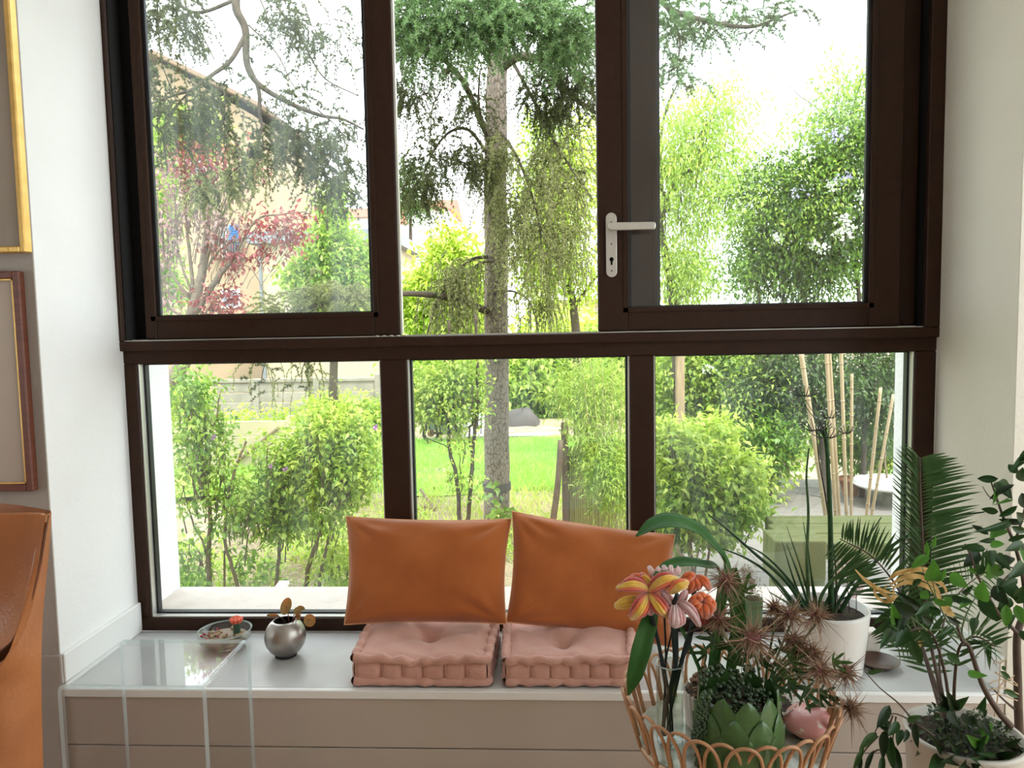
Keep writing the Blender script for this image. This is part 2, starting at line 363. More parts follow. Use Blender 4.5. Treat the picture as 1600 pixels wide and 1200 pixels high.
# sashes:  (name, plane Y, thickness, outer left, glass left, glass right, outer right, glass bottom)
def sash(Y, t, x0, g0, g1, x1, zb_, zg, dirty=True, bead=True):
    s = empty('sliding_sash', (x0, Y, zt1)); s.parent = win; s.location = V((x0, Y, zt1)) - ORG[win.name]
    zt = WT - .06; zgt = zt - .08
    for nm, q in (('stile', (x0, g0, zb_, zt)), ('stile', (g1, x1, zb_, zt)), ('rail', (g0 - .001, g1 + .001, zb_, zg)), ('rail', (g0 - .001, g1 + .001, zgt, zt))):
        MB().bbox(q[0], q[1], Y, Y + t, q[2], q[3], .004).build(nm, M['frame'], s)
    bz = MB()
    for (a, c, d, e) in ((g0 - .02, g0, zg - .02, zgt), (g1, g1 + .02, zg - .02, zgt), (g0 - .02, g1 + .02, zg - .02, zg)):
        bz.bbox(a, c, Y - .004, Y + .002, d, e, .0015)
    bz.build('glazing_bead', M['frame'], s)
    gg = MB().box(g0, g0 + .014, Y + .014, Y + t - .006, zg, zgt).box(g1 - .014, g1, Y + .014, Y + t - .006, zg, zgt).box(g0, g1, Y + .014, Y + t - .006, zg, zg + .004)
    gg.build('gasket', M['gasket'], s)
    MB().box(g0 + .002, g1 - .002, Y + .02, Y + .024, zg + .002, zgt).build('glass_pane', M['pane_low' if dirty is None else 'pane_dirty' if dirty else 'pane'], s)
    return s
YS = .012; T_ = .036
sB = sash(YS, T_, X(932, 200, YS), X(980, 200, YS), X(1362, 200, YS), X(1412, 200, YS), zt1 + .005, Z(1150, 477, YS), False)
YC = .062
sC = sash(YC, T_, X(984, 200, YC), X(1026, 200, YC), X(1395, 200, YC), X(1440, 200, YC), zt1 + .007, Z(1150, 476, YC), False)
sA = sash(YS, T_, X(204, 100, YS), X(222, 100, YS) , X(571, 100, YS), X(612, 100, YS), zt1 + .005, Z(400, 491, YS))
# brush strip, pale to stand in for the lit edge on the open side of the left sash
x_ = X(613, 100, YS); MB().box(x_, x_ + .008, YS + .004, YS + .03, zt1 + .01, WT - .07).build('lit_edge_strip', M['alu'], sA)
# near-black boxes and linings standing in for the shade in the frame recess
MB().box(xa1, X(204, 100, YS), .09, .128, zt1, WT - .06).box(X(1415, 200, .09), xb0, .1, .128, zt1, WT - .06).box(xa1 - .001, xa1 + .003, .002, .13, zt1, WT - .06).box(xb0 - .003, xb0 + .001, .002, .13, zt1, WT - .06).build('recess_shade', M['near_black'], win)
# rack of the opening stay on the rail
b = MB()
for k in range(5):
    x_ = X(588 + k * 11, 524); b.bbox(x_, x_ + .012, -.016, -.006, zt1, zt1 + .007, .002)
b.build('lock_rack', M['alu'], win)
# handle with long back plate
h = empty('window_handle', at(957, 430, YS)); h.parent = sB; hl = ORG[h.name]; h.location = hl - ORG[sB.name]
def rounded_plate(x0, x1, z0, z1, y0, y1, n=10):
    r = (x1 - x0) / 2; cx = (x0 + x1) / 2; pl = []
    for k in range(n + 1): t = math.pi * k / n; pl.append((cx + r * math.cos(t), z1 - r + r * math.sin(t)))
    for k in range(n + 1): t = math.pi + math.pi * k / n; pl.append((cx + r * math.cos(t), z0 + r + r * math.sin(t)))
    return pl
px0, px1 = X(947, 380, 0), X(964, 380, 0); pz0, pz1 = Z(955, 433, 0), Z(955, 332, 0)
o = MB().prism(rounded_plate(px0, px1, pz0, pz1, 0, 0)[::-1], YS - .008, YS).build('back_plate', M['chrome'], h, bevel=.0015)
yh = -.045; a = at(956, 354, yh); c = at(1024, 356, yh)
MB().tube([(a.x, YS, a.z), (a.x, yh, a.z)], .011, 14).build('spindle', M['chrome'], h, smooth=True)
b = MB(); pl = []
for k in range(9): t = math.pi / 2 + math.pi * k / 8; pl.append((a.x + .014 * math.cos(t) , a.z + .015 * math.sin(t)))
pl += [(c.x - .004, a.z - .015), (c.x, a.z - .009), (c.x, a.z + .008), (c.x - .006, a.z + .013)]
b.prism(pl, yh - .009, yh + .006).build('lever', M['chrome'], h, bevel=.003)
kz = Z(956, 405, 0); kx = (px0 + px1) / 2; b = MB()
b.tube([(kx, YS - .0095, kz), (kx, YS - .006, kz)], .0085, 14); b.box(kx - .004, kx + .004, YS - .0095, YS - .006, kz - .022, kz)
b.build('keyhole', M['near_black'], h)
for yy in (347, 381, 423): zz = Z(956, yy, 0); MB().tube([(kx, YS - .0092, zz), (kx, YS - .006, zz)], .003, 10).build('screw', M['near_black'], h)
# unseen windows added in both side walls to bring fill light into the room
for (nm, x_, ya_, yb__, za_, zb__) in (('fill_window_right', 3.44, -4.4, -.6, -.2, 2.9), ('fill_window_left', -4.25, -3.3, -1.7, .3, 2.3)):
    w2 = empty(nm, (x_, -2.5, za_), kind='structure'); ym = (ya_ + yb__) / 2
    for (y0_, y1_, a_, c_) in ((ya_, ya_ + .07, za_, zb__), (yb__ - .07, yb__, za_, zb__), (ym - .03, ym + .03, za_, zb__), (ya_, yb__, za_, za_ + .07), (ya_, yb__, zb__ - .07, zb__)):
        MB().bbox(x_ - .03, x_ + .03, y0_, y1_, a_, c_, .004).build('frame_bar', M['frame'], w2)
    MB().box(x_ - .002, x_ + .002, ya_ + .06, yb__ - .06, za_ + .06, zb__ - .06).build('glass_pane', M['pane'], w2)
# ---------------- garden: ground, walls, houses
GZ = -.75
G = {}
G['soil'] = mat('straw_covered_soil', (.36, .29, .19), .95, col2=(.24, .20, .12), scale=3, detail=8, bump=.5, bscale=25)
G['lawn'] = mat('lawn_ground', (.22, .42, .05), .95, col2=(.33, .52, .08), scale=2, bump=.6, bscale=80)
G['grass'] = leafmat('grass_blades', (.25, .48, .06), (.42, .66, .12), .5)
G['bark'] = mat('grey_cracked_bark', (.36, .30, .24), .95, col2=(.26, .21, .17), scale=20, bump=.5, bscale=60)
G['branch'] = mat('brown_branch_bark', (.055, .043, .03), .9, col2=(.09, .07, .048), scale=30, bump=.3)
G['stem'] = mat('pale_shrub_stem', (.22, .165, .105), .9, col2=(.16, .12, .075), scale=30, bump=.3)
G['plumstem'] = mat('greyish_plum_stem', (.20, .165, .12), .9, col2=(.14, .11, .08), scale=30, bump=.3)
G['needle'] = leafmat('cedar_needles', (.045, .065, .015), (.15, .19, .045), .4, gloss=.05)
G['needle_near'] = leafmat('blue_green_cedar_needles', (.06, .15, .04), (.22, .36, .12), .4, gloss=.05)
G['needle_lit'] = leafmat('lit_cedar_needles', (.22, .26, .08), (.50, .53, .22), .45, gloss=.04)  # same cedar needles, with the light on them put into the colour
G['leaf_light'] = leafmat('light_green_leaves', (.24, .43, .03), (.56, .70, .12), .5)
G['leaf_mid'] = leafmat('mid_green_leaves', (.10, .25, .02), (.34, .52, .07), .5)
G['leaf_dark'] = leafmat('dark_green_leaves', (.028, .07, .012), (.12, .22, .035), .45)
G['leaf_yellow'] = leafmat('yellow_green_leaves', (.36, .54, .04), (.68, .78, .15), .5)
G['leaf_red'] = leafmat('plum_red_leaves', (.20, .02, .03), (.42, .09, .09), .5)
G['flower_white'] = leafmat('white_petals', (.75, .75, .68), (.9, .9, .85), .4)
G['flower_lilac'] = leafmat('lilac_petals', (.38, .33, .60), (.62, .58, .82), .4)
G['flower_purple'] = leafmat('purple_petals', (.42, .18, .50), (.62, .36, .66), .4)
G['cream'] = mat('cream_house_render', (.36, .275, .175), .9, col2=(.32, .245, .155), scale=1.5, bump=.15, bscale=20)
G['cream2'] = mat('pale_annex_render', (.44, .385, .27), .9, col2=(.40, .35, .24), scale=1.5)
G['white'] = mat('white_house_render', (.85, .85, .84), .9, col2=(.8, .8, .79), scale=1.5)
G['roofgrey'] = mat('zinc_roof', (.20, .22, .235), .7, col2=(.16, .18, .195), scale=3)
G['tile'] = mat('red_roof_tile', (.30, .10, .055), .85, col2=(.24, .08, .045), scale=9)
G['rooftan'] = mat('tan_roof_edge', (.22, .155, .10), .85, col2=(.18, .125, .08), scale=9)
G['blue'] = mat('blue_shutter_paint', (.025, .12, .30), .55)
G['concrete'] = mat('weathered_concrete', (.30, .285, .23), .95, col2=(.20, .20, .155), scale=2.5, detail=8, bump=.3, bscale=20)
G['beigepanel'] = mat('beige_panel', (.48, .41, .28), .8, col2=(.43, .37, .25), scale=3)
G['deck'] = mat('weathered_grey_deck', (.22, .20, .18), .85, col2=(.16, .15, .135), scale=5, stretch=(1, 8, 1), bump=.3, bscale=25, isl=.3)
G['greenwood'] = mat('mossy_green_timber', (.09, .11, .02), .85, col2=(.14, .15, .04), scale=5, stretch=(1, 6, 1), bump=.25, bscale=30)
G['post'] = mat('tan_timber_post', (.42, .32, .19), .85, col2=(.34, .25, .15), scale=8, stretch=(6, 6, 1), bump=.2)
G['darkpost'] = mat('dark_timber_post', (.10, .07, .045), .9, col2=(.16, .11, .07), scale=10, stretch=(6, 6, 1))
G['cane'] = mat('bamboo_cane', (.52, .40, .25), .5, col2=(.42, .31, .18), scale=6, isl=.5)
G['reed'] = mat('reed_screen', (.44, .40, .16), .8, col2=(.30, .30, .10), scale=8, isl=.8)
G['terracotta'] = mat('terracotta', (.46, .20, .11), .8, col2=(.38, .16, .09), scale=9)
G['rubber'] = mat('tyre_rubber', (.03, .03, .03), .8)
G['strap'] = mat('dark_strap', (.075, .065, .06), .8)

def ridge(x, y):
    return .05 * math.sin(x * 1.3 + y * .7) + .04 * math.sin(x * 2.9 - y * 1.9) + .02 * math.sin(5 * x + 4 * y)
b = MB(); n1, n2 = 60, 60
b.grid(lambda u, v: ((u - .5) * 60, .3 + v ** 1.8 * 45, GZ + ridge((u - .5) * 60, v ** 1.8 * 45) - .02), n1, n2)
struct('floor_garden_soil', b, G['soil'], smooth=True)
LX0, LX1, LY0, LY1 = at(560, 770, 6).x, 1.45, 5.9, 10.2
b = MB(); b.grid(lambda u, v: (-7 + u * (LX1 + 7), LY0 + .25 * math.sin(u * 17) + v * (LY1 - LY0), GZ + .03 + .02 * math.sin(u * 22) * math.sin(v * 9)), 50, 24)
struct('floor_lawn', b, G['lawn'], smooth=True)
n = 26000; P = np.column_stack([RNG.uniform(-4.5, LX1, n), LY0 - .1 + (LY1 - LY0) * RNG.uniform(0, 1, n) ** 1.2, np.full(n, GZ + .03)])
me = leaves_mesh('grass', P, np.column_stack([RNG.normal(0, .4, n), RNG.normal(0, .4, n), np.ones(n)]), RNG.uniform(.05, .12, n), .012, needle=True)
tag(finish('lawn_grass', me, G['grass'], smooth=False), 'bright green mown grass across the middle of the garden', 'grass', kind='stuff')
# low weeds and straw near the window
n = 9000; P = np.column_stack([RNG.uniform(-3.2, 1.0, n), RNG.uniform(.7, 5.6, n), np.full(n, GZ)]); P[:, 2] += .02
me = leaves_mesh('straw', P, np.column_stack([RNG.normal(0, 1, n), RNG.normal(0, 1, n), np.abs(RNG.normal(0, .25, n))]), RNG.uniform(.08, .25, n), .008, needle=True)
G['straw'] = leafmat('dry_straw', (.36, .28, .17), (.60, .49, .32), .3)
tag(finish('straw_litter', me, G['straw'], smooth=False), 'dry straw and cut stems strewn over the bare garden soil', 'straw', kind='stuff')
wb_ = []
for k in range(60):
    x = random.uniform(-3.4, -.3); y = random.uniform(.9, 4.2); wb_.append(((x, y, GZ + .05), (.22, .22, .12)))
P, O = blob_points(wb_, 9000, .07, .3, 20); Dn = O * .5 + RNG.normal(size=P.shape) * .5; Dn[:, 2] += .5
tag(finish('ground_weeds', leaves_mesh('weeds', P, Dn, RNG.uniform(.03, .07, len(P)), RNG.uniform(.015, .035, len(P)), up=np.array([0, 0, 1.]) * np.ones_like(P)), G['leaf_light'], smooth=False),
    'low leafy weeds covering the ground under the shrubs', 'weeds', kind='stuff')

# ---- cream gabled house at the left
Yh = 22.
hs = empty('house', (at(300, 500, Yh).x, Yh, GZ), 'cream gabled house with a blue shuttered window behind the red leaved tree', 'house')
p = lambda x, y, Y=Yh: (at(x, y, Y).x, at(x, y, Y).z)
ap_ = p(258, 103); rr = p(392, 172); x0 = p(120, 300)[0]; x1 = p(401, 300)[0]
poly = [(x0, GZ), (x1, GZ), (x1, p(399, 180)[1]), (p(250, 98)[0], p(250, 98)[1]), (x0, p(120, 170)[1])]
MB().prism(poly, Yh, Yh + 7).build('wall', G['cream'], hs)
b = MB()
for (q, r_) in (((p(246, 90)), (p(412, 172))), ((p(252, 90)), (x0 - .4, p(100, 172)[1]))):
    dx = r_[0] - q[0]; dz = r_[1] - q[1]; L_ = math.hypot(dx, dz); nx, nz = -dz / L_ * .12 * (1 if dx > 0 else -1), dx / L_ * .12 * (1 if dx > 0 else -1)
    b.prism([(q[0], q[1]), (r_[0], r_[1]), (r_[0] + nx, r_[1] + nz), (q[0] + nx, q[1] + nz)], Yh - .5, Yh + 7.3)
b.build('roof', G['rooftan'], hs)
def wnd(px0, px1, py0, py1, Y, parent, shut=None, rail=False):
    a = at(px0, py1, Y); c = at(px1, py0, Y); f = MB()
    f.bbox(a.x, c.x, Y - .06, Y + .04, a.z, c.z, .01)
    wo = f.build('window', G['white'], parent); e = .08
    gl = mat('far_window_glass', (.12, .15, .18), .1)
    MB().box(a.x + e, (a.x + c.x) / 2 - .03, Y - .07, Y - .05, a.z + e, c.z - e).box((a.x + c.x) / 2 + .03, c.x - e, Y - .07, Y - .05, a.z + e, c.z - e).build('pane', gl, wo)
    if shut:
        s0 = at(shut[0], py1, Y).x; s1 = at(shut[1], py1, Y).x; b = MB()
        b.box(s0, s1, Y - .12, Y - .08, a.z, c.z); k = 14
        for i in range(k): zz = a.z + (c.z - a.z) * (i + .2) / k; b.box(s0 + .06, s1 - .06, Y - .16, Y - .1, zz, zz + (c.z - a.z) / k * .55)
        b.build('shutter', G['blue'], parent)
    if rail:
        b = MB(); x0_ = a.x - .2; x1_ = (at(shut[1], py1, Y).x if shut else c.x) + .2
        b.box(x0_, x1_, Y - .35, Y - .3, a.z + .45, a.z + .5).box(x0_, x1_, Y - .35, Y, a.z - .08, a.z - .02)
        for i in range(14): xx = x0_ + (x1_ - x0_) * i / 13; b.box(xx - .015, xx + .015, Y - .34, Y - .31, a.z, a.z + .47)
        b.build('balcony_rail', G['darkpost'], parent)
wnd(346, 362, 352, 402, Yh, hs, (362, 376), True); wnd(347, 375, 452, 482, Yh, hs); wnd(300, 322, 250, 300, Yh, hs)
# ---- pale annex with a zinc roof, right of the house
Ya = 19.
an = empty('annex', (at(480, 500, Ya).x, Ya, GZ), 'pale low annex with a zinc roof beside the cream house', 'house')
a = at(402, 382, Ya); c = at(600, 385, Ya)
MB().box(a.x, c.x, Ya, Ya + 5, GZ, a.z).build('wall', G['cream2'], an)
MB().prism([(a.x - .2, a.z), (c.x + .3, a.z), (c.x + .3, a.z + .34), (a.x - .2, a.z + .34)], Ya - .3, Ya + 5.3).build('roof', G['roofgrey'], an)
MB().box(a.x + .05, a.x + .13, Ya - .12, Ya - .04, GZ, a.z).build('downpipe', G['roofgrey'], an)
# ---- far white houses
def far_house(px0, px1, pyt, pyr, Y, m, mr, label, gable=None):
    a = at(px0, pyt, Y); c = at(px1, pyt, Y); h_ = empty('house', ((a.x + c.x) / 2, Y, GZ), label, 'house')
    MB().box(a.x, c.x, Y, Y + 6, GZ, a.z).build('wall', m, h_)
    r = at((px0 + px1) / 2, pyr, Y).z
    MB().add([(a.x - .3, Y - .3, a.z), (c.x + .3, Y - .3, a.z), (c.x + .3, Y + 6.3, a.z), (a.x - .3, Y + 6.3, a.z), (a.x - .3, Y + 3, r), (c.x + .3, Y + 3, r)],
             [(0, 1, 5, 4), (2, 3, 4, 5), (1, 2, 5), (3, 0, 4), (3, 2, 1, 0)]).build('roof', mr, h_)
    return h_, a, c
h_, a, c = far_house(405, 600, 345, 312, 34, G['white'], G['tile'], 'white house with a red tile roof behind the pale annex')
h_, a, c = far_house(590, 735, 400, 334, 26, G['white'], G['white'], 'long white building with a pale roof behind the cedar trunk')
h_, a, c = far_house(600, 700, 330, 302, 48, G['white'], G['tile'], 'distant house with a brownish red roof left of the cedar trunk')
h_, a, c = far_house(835, 1010, 470, 425, 30, G['cream2'], G['white'], 'pale low building seen right of the cedar trunk')
# ---- concrete garden wall of panels with posts and coping
Yw = 13.
cw = empty('garden_wall', (at(400, 650, Yw).x, Yw, GZ), 'weathered grey concrete panel wall behind the left shrubs', 'wall')
x0 = at(120, 650, Yw).x; x1 = at(592, 650, Yw).x; zt = at(440, 597, Yw).z; npn = 5; nr = 4
w_ = (x1 - x0) / npn; hh = (zt - GZ) / nr
for i in range(npn):
    for j in range(nr):
        MB().bbox(x0 + i * w_ + .07, x0 + (i + 1) * w_ - .05, Yw, Yw + .07, GZ + j * hh + .01, GZ + (j + 1) * hh - .01, .01).build('panel', G['concrete'], cw)
    MB().bbox(x0 + i * w_ - .06, x0 + i * w_ + .08, Yw - .05, Yw + .12, GZ, zt + .08, .01).build('post', G['concrete'], cw)
MB().bbox(x1 - .06, x1 + .1, Yw - .05, Yw + .12, GZ, zt + .14, .01).build('post', G['concrete'], cw)
MB().bbox(x0, x1, Yw - .04, Yw + .11, zt, zt + .07, .01).build('coping', G['concrete'], cw)
# ---- beige panel fence nearer, with a diagonal brace
Yb = 7.6
bf = empty('panel_fence', (at(395, 700, Yb).x, Yb, GZ), 'beige panel fence with a diagonal brace between the two left shrubs', 'fence')
x0 = at(250, 700, Yb).x; x1 = at(450, 700, Yb).x; zt = at(400, 657, Yb).z; k = 3; hh = (zt - GZ) / k
for j in range(k): MB().bbox(x0, x1, Yb, Yb + .05, GZ + j * hh + .008, GZ + (j + 1) * hh - .008, .008).build('panel', G['beigepanel'], bf)
MB().bbox(x1 - .0, x1 + .1, Yb - .04, Yb + .08, GZ, zt + .06, .008).build('post', G['beigepanel'], bf)
q0, q1 = at(370, 722, Yb - .05), at(436, 668, Yb - .05); MB().tube([q0, q1], .022, 6).build('brace', G['stem'], bf)
# ---- white raised cover, rocks, garden clutter beyond the lawn
Yc = 10.6
a = at(796, 706, Yc); c = at(884, 680, Yc); t = empty('raised_bed', ((a.x + c.x) / 2, Yc, GZ), 'white boarded raised bed on the far lawn right of the cedar trunk', 'planter')
hh = (c.z - GZ) / 2
for j in range(2): MB().bbox(a.x - .8, c.x, Yc, Yc + .05, GZ + j * hh + .006, GZ + (j + 1) * hh - .006, .008).build('board', G['white'], t)
MB().bbox(a.x - .8, c.x, Yc + .05, Yc + 1.1, GZ, c.z - .03, .01).build('cover', G['white'], t)
b = MB()
def blob(c, r, seed=0, n=14):
    rs = random.Random(seed); ph = [rs.uniform(0, 6) for _ in range(6)]
    def f(u, v):
        t = 2 * math.pi * u; s = math.pi * (v * .98 + .01); d = 1 + .12 * math.sin(3 * t + ph[0]) * math.sin(2 * s + ph[1]) + .07 * math.sin(5 * t + ph[2] + 3 * s)
        return (c[0] + r[0] * d * math.sin(s) * math.cos(t), c[1] + r[1] * d * math.sin(s) * math.sin(t), c[2] + r[2] * d * math.cos(s))
    return MB().grid(f, n, n, closed_u=True)
c_ = at(818, 672, 12); tag(blob(c_, (.38, .4, .42), 3).build('compost_heap', G['strap'], smooth=True), 'dark rounded heap behind the white raised bed', 'heap')
# wheelbarrow
Yq = 10.; c_ = at(674, 697, Yq); wh = empty('wheelbarrow', (c_.x, Yq, GZ), 'grey wheelbarrow with an orange hubbed wheel on the far lawn', 'wheelbarrow')
s = mpp(Yq)
th = [2 * math.pi * k / 24 for k in range(25)]
cw_ = V((c_.x, Yq, GZ + 14 * s))
MB().tube([(cw_.x + 11 * s * math.cos(t), Yq + .03 * math.cos(t), cw_.z + 13 * s * math.sin(t)) for t in th], .03, 8, cap=False).build('wheel', G['rubber'], wh, smooth=True)
MB().tube([(cw_.x, Yq - .03, cw_.z), (cw_.x, Yq + .03, cw_.z)], .06, 12).build('wheel_hub', G['terracotta'], wh)
bx = MB(); x_ = cw_.x; z_ = cw_.z
bx.add([(x_ - .02, Yq - .25, z_ + .12), (x_ + .36, Yq - .25, z_ + .0), (x_ + .36, Yq + .25, z_ + .0), (x_ - .02, Yq + .25, z_ + .12), (x_ - .0, Yq - .33, z_ + .38), (x_ + .5, Yq - .33, z_ + .34), (x_ + .5, Yq + .33, z_ + .34), (x_ - .0, Yq + .33, z_ + .38)],
       [(0, 3, 2, 1), (0, 1, 5, 4), (1, 2, 6, 5), (2, 3, 7, 6), (3, 0, 4, 7)]).build('tray', G['roofgrey'], wh, solid=.01)
MB().tube([(x_, Yq - .05, z_), (x_ + .4, Yq - .2, z_ + .02), (x_ + .85, Yq - .3, z_ + .2)], .015, 6).tube([(x_, Yq + .05, z_), (x_ + .4, Yq + .2, z_ + .02), (x_ + .85, Yq + .3, z_ + .2)], .015, 6).build('handle', G['darkpost'], wh)
for sgn in (-1, 1): MB().tube([(x_ + .4, Yq + sgn * .2, z_), (x_ + .45, Yq + sgn * .2, GZ)], .012, 6).build('leg', G['darkpost'], wh)
# garden chair
Yq = 10.2; c_ = at(742, 700, Yq); ch = empty('garden_chair', (c_.x, Yq, GZ), 'pale garden chair on the lawn just left of the cedar trunk', 'chair'); x_ = c_.x
MB().bbox(x_ - .2, x_ + .2, Yq - .2, Yq + .2, GZ + .26, GZ + .29, .005).build('seat', G['white'], ch)
MB().prism([(x_ - .2, GZ + .29), (x_ + .2, GZ + .29), (x_ + .17, GZ + .62), (x_ - .17, GZ + .62)], Yq + .18, Yq + .2).build('backrest', G['white'], ch)
for sx_ in (-1, 1):
    for sy in (-1, 1): MB().tube([(x_ + sx_ * .17, Yq + sy * .17, GZ + .27), (x_ + sx_ * .2, Yq + sy * .2, GZ)], .015, 6).build('leg', G['white'], ch)
# ---- reed screen with posts
Yr = 3.3
a = at(884, 800, Yr); c = at(986, 800, Yr); rs_ = empty('reed_screen', ((a.x + c.x) / 2, Yr, GZ), 'yellowish reed screen behind the middle lower window pane', 'fence')
nR = 44; x0, x1 = a.x, c.x + .25; zt = at(930, 688, Yr).z
base = MB().tube([(0, 0, 0), (0, 0, zt - GZ)], .0085, 6).mesh('reed'); base.materials.append(G['reed'])
for k in range(nR):
    x_ = x0 + (x1 - x0) * k / nR; inst('reed', base, V((x_, Yr + random.uniform(-.01, .01), GZ)), rs_, scale=(1, 1, random.uniform(.94, 1.03)))
MB().tube([(x0, Yr - .02, GZ + .9), (x1, Yr - .02, GZ + .9)], .006, 5).build('wire', G['darkpost'], rs_)
a0, a1 = at(884, 822, Yr - .04), at(883, 660, Yr - .04)
MB().bbox(a0.x - .028, a0.x + .03, Yr - .08, Yr - .03, GZ, a1.z, .004).build('post', G['darkpost'], rs_)
a0, a1 = at(862, 830, 3.0), at(876, 688, 3.0)
tag(MB().tube(spline([(a0.x - .03, 3.0, GZ), a0, (a0 + a1) / 2 + V((.012, 0, 0)), a1], 4), [.03, .022], 8).build('leaning_stake', G['darkpost'], smooth=True), 'thin brown stake leaning against the dark post of the reed screen', 'stake')
# fallen sticks by the left middle light
a0, a1 = at(657, 765, 5.2), at(680, 800, 4.9); a1.z = GZ + .04
tag(MB().tube([a0, a1], .016, 6).build('leaning_stick', G['stem']), 'short stick standing slanted in the bare soil before the lawn', 'stick')
tag(MB().tube(spline([V((at(648, 812, 4.9).x, 4.9, GZ + .06)), V((a1.x - .1, 4.85, GZ + .1)), V((a1.x + .02, 4.8, GZ + .08))], 4), .02, 6).build('fallen_stick', G['stem']), 'brown stick lying on the bare soil at the foot of the slanted one', 'stick')
a0 = at(405, 943, 1.1); a1 = at(440, 914, 1.3)
tag(MB().add([(a0.x, 1.1, a0.z - .03), (a0.x + .06, 1.1, a0.z - .03), (a1.x + .03, 1.35, a1.z), (a1.x - .03, 1.35, a1.z)], [(0, 1, 2, 3)]).build('white_board', G['white'], solid=.02), 'narrow white board leaning outside below the left window pane', 'board')
# ---- timber post on the right
Yp = 4.0; a = at(1057, 640, Yp); c = at(1070, 640, Yp); zt = at(1062, 480, Yp).z
tag(MB().bbox(a.x, c.x, Yp, Yp + .06, GZ, zt, .006).build('timber_post', G['post']), 'square tan timber post among the bushes right of the mullion', 'post')
# ---- deck
DZ = -.50; Y0, Y1 = .45, 5.4
dk = empty('deck', (1.7, 1.0, GZ), 'weathered grey plank deck outside the right lower window', 'deck')
k = 11; pw = (Y1 - Y0) / k; dx0 = at(1075, 900, 2).x
pl_ = MB().bbox(0, 1, 0, pw - .012, 0, .035, .004).mesh('deck_plank'); pl_.materials.append(G['deck'])
for i in range(k):
    y = Y0 + i * pw; x_ = dx0 + (.25 * (i / k)) + random.uniform(-.02, .02)
    inst('plank', pl_, V((x_, y, DZ - .035)), dk, scale=(4.2 - x_, 1, 1))
MB().box(dx0 + .1, 4.2, Y0, Y0 + .06, GZ - .02, DZ - .036).build('joist', G['darkpost'], dk)
MB().box(dx0 + .3, 4.2, Y1 - .1, Y1 - .04, GZ, DZ - .036).build('joist', G['darkpost'], dk)
# ---- green timber bench / planter close outside
bt = -.13; B0 = atz(1212, 846, bt - .06); 
bc = empty('timber_bench', (at(1320, 900, 1.7).x, 1.7, DZ), 'mossy green timber bench standing on the deck outside the window', 'bench')
yf = 1.15; f0 = at(1236, 862, yf); f1 = at(1420, 862, yf); 
zt = at(1300, 862, yf).z; zb2 = at(1300, 830, 1.5)
ztop = at(1240, 850, yf).z
MB().bbox(f0.x + .02, f1.x + .3, yf - .0, yf + .2, ztop - .09, ztop, .006).build('seat_plank', G['greenwood'], bc)
MB().bbox(f0.x - .01, f1.x + .3, yf + .21, yf + .42, ztop - .09, ztop, .006).build('seat_plank', G['greenwood'], bc)
MB().bbox(f0.x + .03, f1.x + .3, yf + .43, yf + .62, ztop - .09, ztop, .006).build('seat_plank', G['greenwood'], bc)
g0 = at(1211, 900, yf - .12); g1 = at(1291, 900, yf - .12); zu = at(1250, 846, yf - .12).z; zl = at(1250, 985, yf - .12).z
MB().bbox(g0.x, g1.x, yf - .12, yf + .12, zu - .22, zu, .006).build('beam_end', G['greenwood'], bc)
MB().bbox(g0.x + .03, g1.x + .01, yf - .08, yf + .1, DZ, zu - .221, .006).build('leg', G['greenwood'], bc)
MB().bbox(f1.x, f1.x + .18, yf + .02, yf + .2, DZ, ztop - .091, .006).build('leg', G['greenwood'], bc)
# ---- bamboo canes standing behind the bench
Yk = 2.0
canes = [((1252, 555), (1292, 815), 8), ((1291, 548), (1306, 815), 6), ((1296, 548), (1312, 815), 5.5), ((1314, 548), (1323, 815), 6), ((1331, 584), (1330, 815), 5), ((1376, 606), (1353, 815), 5.5), ((1396, 616), (1360, 815), 5)]
lab = ['thick pale bamboo cane leaning left, leftmost of the canes on the deck', 'tall bamboo cane second from the left on the deck', 'tall bamboo cane third from the left crossing behind its neighbour', 'tall upright bamboo cane in the middle of the row on the deck', 'shorter upright bamboo cane just right of the middle of the row', 'short bamboo cane leaning right, second from the right', 'rightmost bamboo cane leaning far right over the deck']
for i, ((xa, ya), (xb, yb), wd) in enumerate(canes):
    Yi = Yk + .04 * (i % 3); t0 = at(xa, ya, Yi); b0 = at(xb, yb, Yi)
    dr = (b0 - t0); b0 = t0 + dr * ((DZ - t0.z) / dr.z)
    if ya < 560: t0 = t0 - dr * (.25 if i else .02)
    mb = MB(); nn = 30; Pp = [t0.lerp(b0, k / nn) for k in range(nn + 1)]; r0 = wd * mpp(Yi) / 2
    mb.tube(Pp, r0 * .95, 8)
    for k in range(2, nn, 4): mb.tube([Pp[k] - dr.normalized() * .004, Pp[k] + dr.normalized() * .004], r0 * 1.15, 8)
    tag(mb.build('bamboo_cane', G['cane'], smooth=True), lab[i], 'cane', 'bamboo canes on the deck')
# pots and the white round slab on the deck
c_ = at(1328, 772, 4.6); tag(MB().lathe([(.07, 0), (.10, .14), (.115, .14), (.115, .18), (.10, .18), (.09, .15), (0, .15)], (c_.x, 4.6, DZ), 20).build('flower_pot', G['terracotta'], smooth=True), 'terracotta flower pot standing on the deck behind the bamboo canes', 'pot')
c_ = at(1378, 770, 4.2); sl = empty('garden_table', (c_.x, 4.2, DZ), 'low pale round stone table on the deck behind the canes', 'table')
hz = atz(1378, 778, DZ + .1)
MB().lathe([(0, .0), (.34, .0), (.36, .02), (.34, .05), (0, .05)], (c_.x + .1, 4.2, DZ + .18), 28).build('table_top', G['white'], sl); MB().lathe([(.1, 0), (.08, .09), (.1, .18)], (c_.x + .1, 4.2, DZ), 16).build('leg', G['concrete'], sl)
